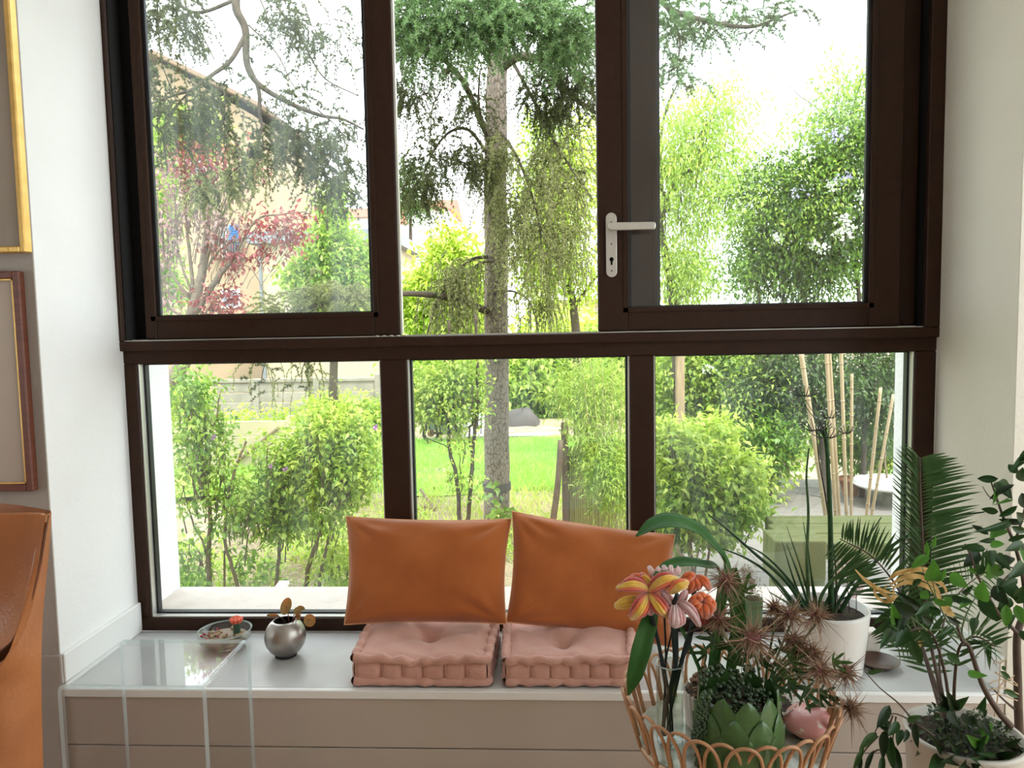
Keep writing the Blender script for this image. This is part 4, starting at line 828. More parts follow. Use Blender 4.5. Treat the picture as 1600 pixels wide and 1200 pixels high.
# sapling with dark stems before the lawn
bush('sapling', 'slender sapling with three dark stems before the lawn', 'tree', (722, 850, 3.2),
     [([(720, 870), (718, 815), (713, 745), (703, 705), (702, 660), (712, 615), (706, 560), (700, 500)], .020, .010), ([(726, 870), (734, 790), (738, 720), (745, 640), (746, 560), (742, 490)], .020, .011), ([(738, 722), (733, 672), (741, 655), (744, 600)], .009, .006), ([(712, 850), (727, 815), (735, 780)], .008, .006), ([(712, 615), (690, 590), (672, 585)], .006, .003), ([(703, 700), (680, 690), (660, 682)], .005, .003)], G['branch'],
     [(A, [pb(690, 600, 3.2, 50, 35, w=1), pb(715, 640, 3.2, 45, 30, w=.5), pb(670, 640, 3.2, 28, 22, w=.4), pb(730, 590, 3.2, 30, 40, w=.4), pb(725, 755, 3.2, 28, 22, w=.15)], 2100, .05, .028, dict(clump=.06, per=12)),
      (Cy, [pb(690, 610, 3.2, 50, 40, w=1), pb(720, 700, 3.2, 30, 30, w=.2)], 700, .05, .028, dict(clump=.06, per=12))], 80)
# bamboo beside the reed screen
bush('bamboo_clump', 'light leafy bamboo growing over the reed screen', 'bush', (940, 860, 3.1),
     [([(930 + 9 * k, 870), (925 + 10 * k, 740), (915 + 14 * k, 620), (905 + 17 * k, 560)], .006, .003) for k in range(5)] + [([(915, 645), (940, 660), (965, 700), (975, 720)], .006, .003)], G['reed'],
     [(A, [pb(925, 610, 3.4, 62, 55, w=1), pb(955, 735, 3.05, 36, 62, w=1), pb(920, 690, 3.2, 24, 40, w=.25)], 5200, .062, .011, dict(clump=.08, per=16, droop=.5, shell=.1)),
      (Cy, [pb(935, 640, 3.3, 55, 70, w=1), pb(960, 760, 3.0, 28, 50, w=.5)], 2200, .062, .012, dict(clump=.08, per=16, droop=.6))], 60)
# maple like bush outside the right lower light
bush('lacy_bush', 'bright yellow green lacy leaved bush at the left of the deck', 'bush', (1085, 960, 1.9),
     [([(1085, 980), (1080, 850), (1070, 760), (1055, 690)], .012, .005), ([(1095, 980), (1110, 850), (1130, 780), (1160, 770)], .010, .004), ([(1085, 900), (1100, 800), (1110, 720)], .008, .004)], G['stem'],
     [(Cy, [pb(1055, 690, 1.95, 42, 34, w=.7), pb(1075, 735, 1.9, 60, 36, w=1.0), pb(1145, 725, 1.95, 40, 24, w=.5), pb(1165, 765, 1.9, 34, 16, w=.3), pb(1120, 670, 2.1, 30, 24, w=.25)], 2500, .060, .030, dict(clump=.055, per=10, droop=.3)),
      (A, [pb(1090, 780, 1.9, 75, 36, w=1.2), pb(1165, 795, 1.95, 34, 26, w=.4), pb(1120, 830, 1.85, 40, 20, w=.35)], 2100, .062, .030, dict(clump=.055, per=10, droop=.4)),
      (Bm, [pb(1080, 820, 2.0, 60, 30)], 500, .06, .03, dict(clump=.055, per=10))], 90)
bush('green_bush', 'mid green bush behind the bamboo canes at the end of the deck', 'bush', (1230, 800, 4.3), [([(1215, 830), (1200, 740), (1190, 680)], .015, .006), ([(1390, 830), (1385, 740), (1380, 680)], .015, .006)], G['stem'],
     [(Bm, [pb(1205, 690, 4.3, 50, 50, w=1), pb(1385, 700, 4.8, 30, 50, w=.6), pb(1330, 700, 4.9, 40, 34, w=.5)], 2600, .07, .035, dict(clump=.09, per=12)),
      (Cy, [pb(1180, 720, 4.4, 50, 45, w=1), pb(1300, 660, 5.2, 50, 50, w=.8), pb(1390, 730, 4.7, 25, 26, w=.3)], 2600, .07, .035, dict(clump=.09, per=12))], 50)
# background hedges
bush('far_hedge', 'pale green hedge closing the garden behind the lawn', 'hedge', (900, 680, 14.), [([(700, 690), (705, 600)], .08, .04), ([(860, 690), (860, 600)], .08, .04), ([(990, 690), (985, 600)], .08, .04)], G['branch'],
     [(A, [pb(690, 600, 14, 80, 60, w=1), pb(830, 590, 14, 80, 75, w=1.2), pb(960, 580, 14, 90, 80, w=1.2)], 9000, .17, .10, dict(clump=.2, per=20, shell=.1)),
      (Cy, [pb(700, 560, 15, 100, 60, w=1), pb(880, 540, 15, 100, 70, w=1.2), pb(1030, 560, 14, 60, 90, w=1)], 6000, .17, .10, dict(clump=.2, per=20, shell=.1)),
      (Bm, [pb(840, 640, 13.6, 60, 30, w=1), pb(680, 650, 13.6, 50, 30, w=.6)], 2500, .15, .08, dict(clump=.18, per=16))])
bush('yellow_green_bush', 'dense yellow green bush beside the timber post', 'bush', (1090, 760, 7.), [([(1080, 800), (1085, 640), (1090, 560)], .06, .02)], G['branch'],
     [(Cy, [pb(1080, 600, 7, 75, 90, w=1.4), pb(1140, 640, 7, 60, 80, w=1)], 6500, .09, .05, dict(clump=.12, per=18, shell=.1)), (A, [pb(1040, 650, 6.8, 50, 70, w=1), pb(1110, 560, 6.8, 60, 50, w=.8)], 3500, .09, .05, dict(clump=.12, per=18)),
      (Bm, [pb(1150, 600, 6.6, 40, 70)], 1300, .09, .05, dict(clump=.12, per=18))])
bush('yellow_green_bush', 'soft yellow green bush in front of the concrete wall behind the rightmost shrub', 'bush', (530, 700, 9.), [([(530, 730), (530, 660)], .04, .02)], G['branch'],
     [(Cy, [pb(505, 650, 9, 40, 34, w=.7), pb(545, 655, 9, 45, 40, w=.7), pb(300, 625, 9.5, 40, 30, w=.4), pb(400, 655, 9.5, 60, 14, w=.2)], 3600, .09, .05, dict(clump=.12, per=18, shell=.1)), (A, [pb(590, 660, 9, 26, 40)], 900, .09, .05, dict(clump=.12, per=18))])
# ragged grass and growth at the lawn's near edge and around the reeds
n = 2600; P = np.column_stack([RNG.uniform(-2.6, .9, n), RNG.uniform(3.4, 6.0, n), np.full(n, GZ + .02)])
tag(finish('tall_grass', leaves_mesh('tall', P, np.column_stack([RNG.normal(0, .5, n), RNG.normal(0, .5, n), np.ones(n)]), RNG.uniform(.08, .24, n), .012, bend=.3), G['leaf_yellow'], smooth=False), 'loose tall grass tufts growing at the near edge of the lawn', 'grass', kind='stuff')
# ---------------- things on and by the bench, left and middle
I = {}
I['tan'] = mat('tan_leather', (.46, .18, .065), .36, col2=(.36, .125, .042), scale=5, bump=.12, bscale=90, spec=.5)
I['seam'] = mat('leather_seam', (.16, .06, .03), .6)
I['orange'] = mat('burnt_orange_velvet', (.44, .13, .032), .95, col2=(.36, .10, .024), scale=5, bump=.15, bscale=260, sheen=.5, spec=.08)
I['pipingo'] = mat('paler_orange_piping', (.70, .36, .17), .9)
I['pink'] = mat('dusty_pink_cotton', (.62, .34, .27), .95, col2=(.57, .30, .235), scale=6, bump=.25, bscale=200, sheen=.3)
I['thread'] = mat('pink_thread', (.36, .17, .13), .9)
I['steel'] = mat('brushed_steel', (.40, .37, .34), .34, 1, bump=.04, bscale=30, stretch=(30, 1, 1))
I['black'] = mat('black_inside', (.012, .011, .010), .6)
I['gold'] = mat('gilded_frame', (.78, .50, .16), .35, .6, col2=(.68, .42, .12), scale=20, bump=.1)
I['mahog'] = mat('red_brown_frame', (.17, .05, .025), .4, col2=(.12, .035, .02), scale=14, stretch=(1, 1, 6))
I['canvas'] = mat('plain_taupe_canvas', (.36, .30, .25), .9, col2=(.33, .275, .225), scale=4, bump=.1, bscale=120)
I['paper'] = mat('beige_mat_board', (.50, .42, .35), .9, col2=(.47, .39, .325), scale=3)
def clearmat(name, tint, rf=1.0, ior=1.49, white=0.0):
    m, t, p = newmat(name); N = t.nodes; L = t.links; N.remove(p)
    tr = N.new('ShaderNodeBsdfTransparent'); tr.inputs[0].default_value = c4(tint); gl = N.new('ShaderNodeBsdfGlossy'); gl.inputs['Roughness'].default_value = .01
    fr = schlick(N, L, .05 * rf)
    ms = N.new('ShaderNodeMixShader'); L.new(fr.outputs[0], ms.inputs[0]); L.new(tr.outputs[0], ms.inputs[1]); L.new(gl.outputs[0], ms.inputs[2]); out = ms.outputs[0]
    if white:
        d = N.new('ShaderNodeBsdfTranslucent'); d.inputs[0].default_value = (.85, .95, .97, 1); d2 = N.new('ShaderNodeBsdfDiffuse'); d2.inputs[0].default_value = (.85, .95, .97, 1)
        m3 = N.new('ShaderNodeMixShader'); L.new(d.outputs[0], m3.inputs[1]); L.new(d2.outputs[0], m3.inputs[2])
        m2 = N.new('ShaderNodeMixShader'); m2.inputs[0].default_value = white; L.new(out, m2.inputs[1]); L.new(m3.outputs[0], m2.inputs[2]); out = m2.outputs[0]
    L.new(out, N['Material Output'].inputs[0]); return m
I['clear'] = clearmat('clear_acrylic', (.97, .975, .975)); I['edge'] = clearmat('lit_acrylic_edge', (.85, .94, .95), white=.45)  # glow of the sheet edges put in as a milky white layer
I['glass'] = clearmat('clear_glass', (.94, .95, .93)); I['rimglass'] = clearmat('glass_rim', (.85, .87, .85), white=.25)
def ribbon(pts, wid, face, fold=.15, n=6, nu=5, wprof=None, wave=0):
    """strip following points; wid in metres or list; face = direction its surface looks"""
    P = spline(pts, n); k = len(P); P_ = np.array([tuple(q) for q in P]); T = np.gradient(P_, axis=0); T /= np.maximum(np.linalg.norm(T, axis=1), 1e-9)[:, None]
    w = np.interp(np.linspace(0, 1, k), np.linspace(0, 1, len(wid)), wid) if not np.isscalar(wid) else np.full(k, wid)
    b = MB(); vs = []; fc = np.array(tuple(face), float)
    for i in range(k):
        f = fc - T[i] * (fc @ T[i]); f /= max(np.linalg.norm(f), 1e-6); s_ = np.cross(T[i], f)
        for j in range(nu):
            u = j / (nu - 1) * 2 - 1
            vs.append(P_[i] + s_ * u * w[i] / 2 - f * abs(u) * w[i] * fold * -1 + f * wave * math.sin(i * 1.1) * abs(u) * w[i])
    b.add(vs, [(i * nu + j, i * nu + j + 1, (i + 1) * nu + j + 1, (i + 1) * nu + j) for i in range(k - 1) for j in range(nu - 1)])
    return b
# ---- pictures on the room wall
Yf = -D - .006
def picture(nm, label, px_r, px_t, px_b, wf, mf, mc, x_left, th):
    """right edge px, top and bottom px rows; frame width wf metres"""
    xr = at(px_r[0], px_r[1], Yf).x; zb = at(px_r[0] - 10, px_b, Yf).z; zt = at(px_r[0] - 10, px_t, Yf).z if px_t is not None else 2.75; xl = x_left
    t = empty(nm, ((xl + xr) / 2, Yf - .02, zb), label, 'picture')
    for (a, c, d, e) in ((xr - wf, xr, zb, zt), (xl, xl + wf, zb, zt), (xl + wf, xr - wf, zb, zb + wf), (xl + wf, xr - wf, zt - wf, zt)):
        q = MB().bbox(a, c, Yf - th, Yf, d, e, .004); q.build('frame_bar', mf, t)
    MB().box(xl + wf * .8, xr - wf * .8, Yf - th * .55, Yf - th * .3, zb + wf * .8, zt - wf * .8).build('canvas', mc, t)
    return t, xl, xr, zb, zt
picture('picture_frame', 'taupe canvas in a thin gilded frame, upper picture on the left wall', (51, 390), None, 396, .022, I['gold'], I['canvas'], -3.0, .035)
t, xl, xr, zb, zt = picture('picture_frame', 'beige picture in a red brown wooden frame, lower picture on the left wall', (50, 600), 424, 765, .026, I['mahog'], I['paper'], -2.9, .03)
w_ = .026; b = MB()
for (a, c, d, e) in ((xr - w_ - .005, xr - w_, zb + w_, zt - w_), (xl + w_, xr - w_, zb + w_, zb + w_ + .005), (xl + w_, xr - w_, zt - w_ - .005, zt - w_)): b.box(a, c, Yf - .026, Yf - .012, d, e)
b.build('gilt_slip', I['gold'], t)
# ---- tan leather armchair, seen at the left edge
Yc_ = -1.15
ac = empty('armchair', (at(-60, 1100, Yc_).x, Yc_ + .1, ZF), 'tan leather tub armchair with a curved back at the left edge', 'armchair')
out = [(79, 803), (78, 822), (75, 870), (70, 920), (66, 960), (64, 1000), (63, 1060), (64, 1120), (66, 1200)]
seam = [(76, 806), (66, 870), (52, 930), (40, 968), (22, 1000), (0, 1020), (-40, 1042), (-90, 1055)]
# back slab: outline of the leather back with a soft hollow, seam to the side panel
xo = lambda y, Y: at(float(np.interp(y, [q[1] for q in out], [q[0] for q in out])), y, Y).x
ys = np.linspace(803, 1500, 40)
def side(u, v):                                     # outer side panel curving round from the edge towards the room
    y = 803 + v * 560; e = V((xo(min(y, 1200), Yc_), Yc_, at(60, y, Yc_).z)); a = u * math.pi * .5
    return (e.x - .10 * (1 - math.cos(a)) - u * u * .35, Yc_ - .02 - .16 * math.sin(a) * (0.15 + .85 * min(1, v * 2.2)), max(e.z, ZF + .05))
b = MB(); xs = [-1.5, -1.0]
def front(u, v):
    """front leather: from the far left to the seam, hollowed; u across, v down"""
    sy = [q[1] for q in seam]
    y = 803 + v * (1500 - 803)
    s_ = at(np.interp(y, sy, [q[0] for q in seam]), y, Yc_ - .06)
    xr_ = s_.x; xl_ = s_.x - .75
    x = xl_ + (xr_ - xl_) * u; hol = math.sin(math.pi * min(1, u * 1.0)) ** .7 * min(1, v * 5) * .12
    return (x, Yc_ - .07 + hol * .9, s_.z)
zt_ = at(70, 803, Yc_).z
b.grid(front, 16, 22); b.build('inner_back', I['tan'], ac, smooth=True, solid=.0)
b = MB(); sm = [at(q[0], q[1], Yc_ - .062) for q in seam]; om = []
# side panel: between seam and outer outline, bulging towards the viewer, running down to the floor
def sidep(u, v):
    y = 806 + v * 620; yo = y
    xo_ = xo(min(yo, 1200), Yc_ + .03); z = at(60, y, Yc_).z
    q = np.interp(y, [a[1] for a in seam], [a[0] for a in seam]); xs_ = at(q, y, Yc_ - .062).x if y < 1055 else at(-90, y, Yc_ - .06).x
    x = xs_ + (xo_ - xs_) * u; bul = math.sin(u * math.pi * .5)
    return (x, Yc_ - .065 + .10 * (1 - math.sqrt(max(0, 1 - u ** 3))) - .03 * math.sin(math.pi * u) * min(1, v * 3), max(z, ZF + .04))
b.grid(sidep, 18, 40); b.build('side_panel', I['tan'], ac, smooth=True)
def back(u, v):
    y = 803 + v * 620; xo_ = xo(min(y, 1200), Yc_ + .03); z = at(60, y, Yc_).z
    return (xo_ - .002 - u * .9, Yc_ + .035 + .10 * math.sin(min(1, u * 3) * math.pi / 2), max(z, ZF + .04))
MB().grid(back, 14, 30).build('outer_back', I['tan'], ac, smooth=True)
b = MB().tube([at(q[0], q[1], Yc_ - .068) for q in [(a, c - 1) for a, c in seam]], .0022, 6); b.build('seam', I['seam'], ac, smooth=True)
tp = [at(79, 804, Yc_ - .04), at(60, 803, Yc_ - .045), at(30, 804, Yc_ - .05), at(0, 805, Yc_ - .05), at(-120, 812, Yc_ - .05)]
MB().tube(spline([tp[0] + V((-.02, .0, -.012)), *[q_ + V((-.02, 0, -.012)) for q_ in tp[1:]]], 6), .016, 10).build('top_roll', I['tan'], ac, smooth=True)
c_ = V((at(-60, 1100, Yc_).x, 0, 0))
MB().bbox(c_.x - .55, c_.x + .1, Yc_ - .75, Yc_ - .1, -.12, .0, .03).build('seat', I['tan'], ac)
for (x, y) in ((c_.x - .5, Yc_ - .7), (c_.x + .05, Yc_ - .7), (c_.x - .5, Yc_ + .05), (c_.x + .05, Yc_ + .05)): MB().tube([(x, y, ZF + .08), (x, y, ZF)], .02, 10).build('leg', M['darkleg'] if 'darkleg' in M else I['mahog'], ac)
# ---- clear acrylic waterfall side table
ZT_ = .235
q = [atz(94, 1071, ZT_), atz(329, 1070, ZT_), atz(386, 999, ZT_), atz(179, 1000, ZT_)]
x0 = (q[0].x + q[3].x) / 2; x1 = (q[1].x + q[2].x) / 2; y0 = (q[0].y + q[1].y) / 2; y1 = min((q[2].y + q[3].y) / 2, -D - .03)
at_ = empty('side_table', ((x0 + x1) / 2, (y0 + y1) / 2, ZF), 'clear acrylic waterfall side table standing before the bench', 'table')
th = .012; rr_ = .022
prof = []
def arc(cx, cz, r, a0, a1, n=7): return [(cx + r * math.cos(a0 + (a1 - a0) * k / n), cz + r * math.sin(a0 + (a1 - a0) * k / n)) for k in range(n + 1)]
outp = [(x0, ZF)] + arc(x0 + rr_, ZT_ - rr_, rr_, math.pi, math.pi / 2) + arc(x1 - rr_, ZT_ - rr_, rr_, math.pi / 2, 0) + [(x1, ZF)]
inp = [(x0 + th, ZF)] + arc(x0 + rr_, ZT_ - rr_, rr_ - th, math.pi, math.pi / 2) + arc(x1 - rr_, ZT_ - rr_, rr_ - th, math.pi / 2, 0) + [(x1 - th, ZF)]
n = len(outp); b = MB()
vs = [(x, y0, z) for x, z in outp] + [(x, y0, z) for x, z in inp] + [(x, y1, z) for x, z in outp] + [(x, y1, z) for x, z in inp]
b.add(vs, [(i, i + 1, 2 * n + i + 1, 2 * n + i) for i in range(n - 1)] + [(n + i + 1, n + i, 3 * n + i, 3 * n + i + 1) for i in range(n - 1)], 0)
b.add(vs, [(n + i, n + i + 1, i + 1, i) for i in range(n - 1)] + [(2 * n + i, 2 * n + i + 1, 3 * n + i + 1, 3 * n + i) for i in range(n - 1)] + [(0, 2 * n, 3 * n, n), (n - 1, 2 * n - 1, 4 * n - 1, 3 * n - 1)], 1)
b.build('acrylic_sheet', [I['clear'], I['edge']], at_)
# ---- glass bowl with a grafted cactus
cb = atz(350, 1012, .0); YB = -.15; c_ = V((at(351, 985, YB).x, YB, 0)); s = mpp(YB)
gb = empty('cactus_bowl', (c_.x, c_.y, 0), 'small glass bowl of stones and red grafted cactus on the bench', 'plant')
rb = 42 * s
pr = [(rb * .55, 0), (rb * .8, .012), (rb * .97, .035), (rb * 1.0, .062), (rb * 1.02, .066), (rb * .98, .066), (rb * .94, .036), (rb * .76, .016), (0, .006)]
MB().lathe([(0, 0)] + pr, (c_.x, c_.y, .0005), 40).build('glass_bowl', I['glass'], gb, smooth=True)
MB().lathe([(rb * 1.0, .064), (rb * 1.03, .068), (rb * .985, .069), (rb * .97, .064)], (c_.x, c_.y, 0), 40).build('bowl_rim', I['rimglass'], gb, smooth=True)
I['gravel'] = mat('gravel_mix', (.16, .11, .07), .9, col2=(.38, .32, .25), scale=40, isl=.7)
MB().lathe([(rb * .7, .012), (rb * .9, .036), (rb * .6, .044), (0, .046)], (c_.x, c_.y, .002), 24).build('soil', I['gravel'], gb, smooth=True)
rs = random.Random(3); cr_ = mat('red_stone', (.42, .02, .04), .35); tn = mat('tan_stone', (.42, .32, .19), .8, col2=(.3, .22, .13), scale=60)
def pebble(r, seed):
    m = MB(); blob((0, 0, 0), (r, r * .8, r * .7), seed, 8) ; mb = blob((0, 0, 0), (r, r * .8, r * .7), seed, 8); return mb.mesh('stone')
pm = [pebble(.006, 1), pebble(.009, 2)]; pm[0].materials.append(cr_); pm[1].materials.append(tn)
for k in range(26):
    red = k % 2 == 0; a = rs.uniform(0, 6.28); r = rs.uniform(.1, .75) * rb
    x = c_.x + r * math.cos(a) - (rb * .35 if red else 0) * (rs.random() > .35) ; y = c_.y + r * math.sin(a) * .8
    x = max(x, c_.x - rb * .8)
    inst('stone', pm[0 if red else 1], V((x, y, .052)), gb, scale=(1.3,) * 3 if not red else (1, 1, 1), rot=Matrix.Rotation(a, 3, 'Z').to_quaternion().to_euler())
xc_ = at(370, 980, YB).x
def cact(u, v):
    t = 2 * math.pi * u; r = .0125 * (1 + .22 * abs(math.cos(2 * t)) ** 3) * (1 - .1 * v); return (xc_ + r * math.cos(t), YB + r * math.sin(t), .04 + v * .062)
MB().grid(cact, 24, 5, closed_u=True).build('cactus_stem', mat('cactus_green', (.03, .08, .04), .6), gb, smooth=True)
def chead(u, v):
    t = 2 * math.pi * u; ph = math.pi * (v * .98 + .01); k = 1 + .16 * math.cos(9 * t) + .1 * math.sin(6 * ph); return (xc_ - .001 + .0235 * k * math.sin(ph) * math.cos(t), YB + .0235 * k * math.sin(ph) * math.sin(t), .108 + .0135 * k * math.cos(ph))
MB().grid(chead, 40, 14, closed_u=True).build('cactus_head', mat('red_cactus', (.80, .10, .06), .6, col2=(.88, .22, .12), scale=60), gb, smooth=True)
# ---- steel ball vase with a copper leaved plant
YV = atz(446, 1024, 0).y + .0; c_ = V((at(446, 1000, YV).x, YV, 0)); s = mpp(YV); R_ = 33.0 * s
sv = empty('steel_vase', (c_.x, c_.y, 0), 'round brushed steel vase with a small copper leaved plant', 'vase')
pr = [(0, .0), (R_ * .5, .0), (R_ * .5, .008)]
zc = .008 + R_ * .88
for k in range(17):
    t = -1.05 + (1.05 + .98) * k / 16; pr.append((R_ * math.cos(t), zc + R_ * math.sin(t)))
pr2 = [(p_[0] * .93, zc + (p_[1] - zc) * .93) for p_ in pr[:2:-1]]
MB().lathe(pr + [(R_ * .53, zc + R_ * .82)], (c_.x, c_.y, 0), 56).build('vase_body', I['steel'], sv, smooth=True)
MB().lathe([(R_ * .5, zc + R_ * .80), (R_ * .8, zc + R_ * .4), (0, zc + R_ * .2)], (c_.x, c_.y, 0), 32).build('vase_inside', I['black'], sv, smooth=True)
MB().lathe([(0, 0), (R_ * .52, 0), (R_ * .54, .006), (R_ * .5, .014)], (c_.x, c_.y, .0002), 32).build('vase_foot', I['black'], sv, smooth=True)
copper = mat('copper_leaf', (.42, .15, .045), .45, col2=(.22, .16, .05), scale=30, trans=.45)
def disc_leaf(px, py, Y, rx, ry, tilt, face, stem_from):
    c = at(px, py, Y); s = mpp(Y); fx = V(face).normalized(); rgt = V((0, 0, 1)).cross(fx).normalized(); up = fx.cross(rgt)
    b = MB(); n = 18; vs = [tuple(c - fx * .003)]
    for rr in (.5, 1):
        for k in range(n):
            t = 2 * math.pi * k / n; d = rgt * (math.cos(t) * rx * s * rr) + up * (math.sin(t) * ry * s * rr)
            d = rgt * (d.dot(rgt) * math.cos(tilt) - d.dot(up) * math.sin(tilt)) + up * (d.dot(rgt) * math.sin(tilt) + d.dot(up) * math.cos(tilt)); vs.append(tuple(c + d + fx * .004 * rr * rr))
    b.add(vs, [(0, 1 + k, 1 + (k + 1) % n) for k in range(n)] + [(1 + k, 1 + n + k, 1 + n + (k + 1) % n, 1 + (k + 1) % n) for k in range(n)])
    b.build('leaf', copper, sv, smooth=True)
    MB().tube(spline([at(*stem_from, Y), (at(*stem_from, Y) + c) / 2 + V((0, 0, .01)), c + fx * -.002], 5), .0016, 6).build('leaf_stem', I['mahog'], sv, smooth=True)
disc_leaf(447, 947, YV + (-.34 + .33), 8.5, 14, -.35, (.3, -1, .2), (452, 972)); disc_leaf(484, 969, YV + (-.33 + .33), 9.5, 10.5, .1, (.2, -1, .1), (460, 970)); disc_leaf(427, 962, YV + (-.30 + .33), 12, 3, .1, (-.3, -.8, .6), (446, 972))
disc_leaf(464, 955, YV + (-.34 + .33), 7, 6, .5, (.6, -.6, .5), (456, 972)); disc_leaf(471, 951, YV + (-.31 + .33), 7, 4, -.4, (0, -.7, .8), (458, 970)); disc_leaf(467, 963, YV + (-.35 + .33), 6, 6, .2, (-.4, -.8, .2), (458, 972))
# ---- two pink floor cushions
def cushion(cor, h, label, dim, seed):
    """cor: bottom corners FL FR BR BL; box cushion with rolled edges and pulled in tufts"""
    rs = random.Random(seed); cx = sum((V((*q, 0)) for q in cor), V()) / 4
    t = empty('floor_cushion', (cx.x, cx.y, 0), label, 'cushion', 'pink box cushions on the bench')
    A_, B_, C_, D_ = [V((q[0], q[1], 0)) for q in cor]
    bil = lambda u, v: A_ * (1 - u) * (1 - v) + B_ * u * (1 - v) + C_ * u * v + D_ * (1 - u) * v
    def top(u, v):
        p_ = bil(u, v); e = min(u, 1 - u, v, 1 - v); z = h * (.80 + .10 * min(1, e / .08))
        for (du, dv, a_, r_) in dim: z -= a_ * math.exp(-((u - du) ** 2 + (v - dv) ** 2) / r_ ** 2)
        for (u0, v0, u1, v1, a_) in ((dim[0][0], dim[0][1], .15, 1, .008), (dim[0][0], dim[0][1], .85, 1, .008), (dim[0][0], dim[0][1], dim[0][0] + .05, 0, .010), (dim[0][0], dim[0][1], .1, .15, .006), (dim[0][0], dim[0][1], 1, .4, .006)):
            dx, dy = u1 - u0, v1 - v0; L2 = dx * dx + dy * dy; q_ = max(0, min(1, ((u - u0) * dx + (v - v0) * dy) / L2)); dd = math.hypot(u - u0 - q_ * dx, v - v0 - q_ * dy); z -= a_ * math.exp(-(dd / .045) ** 2) * (1 - q_ * .8)
        z += .0035 * math.sin(19 * u + 3 * v + seed) * math.sin(13 * v) * min(1, e / .1) + .02 * h * math.sin(7 * u + seed)
        return (p_.x, p_.y, z)
    b = MB().grid(top, 56, 44)
    # sides: bulging band with vertical pulls
    per = [(A_, B_), (B_, C_), (C_, D_), (D_, A_)]
    for (p0, p1) in per:
        nrm = (p1 - p0).cross(V((0, 0, 1))).normalized()
        def sd(u, v):
            pull = sum(math.exp(-((u - q_) / .02) ** 2) for q_ in (.0, .2, .36, .52, .68, .84, 1.0)); z = .012 + (h * .80 - .012) * v
            bul = .018 * (math.sin(math.pi * v) ** .6) * (1 - .55 * min(1, pull)); p_ = p0.lerp(p1, u) + nrm * (bul - .004); return (p_.x, p_.y, z)
        b.grid(sd, 70, 10)
    b.add([tuple(bil(0, 0) + V((0, 0, .005))), tuple(bil(1, 0) + V((0, 0, .005))), tuple(bil(1, 1) + V((0, 0, .005))), tuple(bil(0, 1) + V((0, 0, .005)))], [(3, 2, 1, 0)])
    b.build('cushion_body', I['pink'], t, smooth=True)
    for nm, zz in (('top_roll', h * .84), ('bottom_roll', .017)):
        P = []
        for (p0, p1) in per:
            for k in range(28):
                u = k / 28; q = p0.lerp(p1, u); nrm = (p1 - p0).cross(V((0, 0, 1))).normalized(); wv = .004 * math.sin(u * 36 + seed) * (1 if zz > .03 else .3)
                dz = 0
                if zz > .03: dz = -(.010 * math.exp(-((u - .45) / .12) ** 2) if p0 is A_ else 0) + .02 * h * math.sin(7 * (u if p0 is A_ else .5) + seed)
                P.append(q + nrm * (.003 + .002 * math.sin(u * 50)) + V((0, 0, zz + wv + dz)))
        P.append(P[0]); R_ = [(.0155 if zz > .03 else .0155) * (1 + .16 * math.sin(k * 1.35) + .1 * math.sin(k * 2.1 + seed)) for k in range(len(P))]
        MB().tube(P, R_, 10, cap=False).build(nm, I['pink'], t, smooth=True)
    # stitched grooves
    b = MB()
    for q_ in (.2, .36, .52, .68, .84):
        p_ = A_.lerp(B_, q_); nrm = (B_ - A_).cross(V((0, 0, 1))).normalized(); b.tube([p_ + nrm * .0045 + V((0, 0, .03)), p_ + nrm * .0065 + V((0, 0, h * .4)), p_ + nrm * .0045 + V((0, 0, h * .72))], .0012, 5)
    b.build('stitching', I['thread'], t)
    return t
h = .115
F1 = [atz(560, 1056, .012), atz(766, 1058, .012)]; B1 = [atz(590, 962, .06), atz(775, 966, .06)]
yb_ = -.075
c1 = [(atz(560, 1058, .01).x, -.468), (atz(762, 1062, .01).x, -.472), (at(776, 975, yb_).x, yb_), (at(587, 972, yb_).x, yb_)]
cushion(c1, h, 'dusty pink box cushion under the left orange pillow, deeply tufted in the middle', [(.50, .55, .038, .14), (.25, .6, -.012, .2), (.8, .5, -.01, .2)], 1)
c2 = [(atz(792, 1062, .01).x, -.465), (atz(983, 1060, .01).x, -.462), (at(985, 975, yb_).x, yb_), (at(795, 972, yb_).x, yb_)]
cushion(c2, h, 'dusty pink box cushion under the right orange pillow, flatter on top', [(.45, .40, .026, .16), (.2, .75, .012, .15), (.75, .6, -.008, .2)], 4)
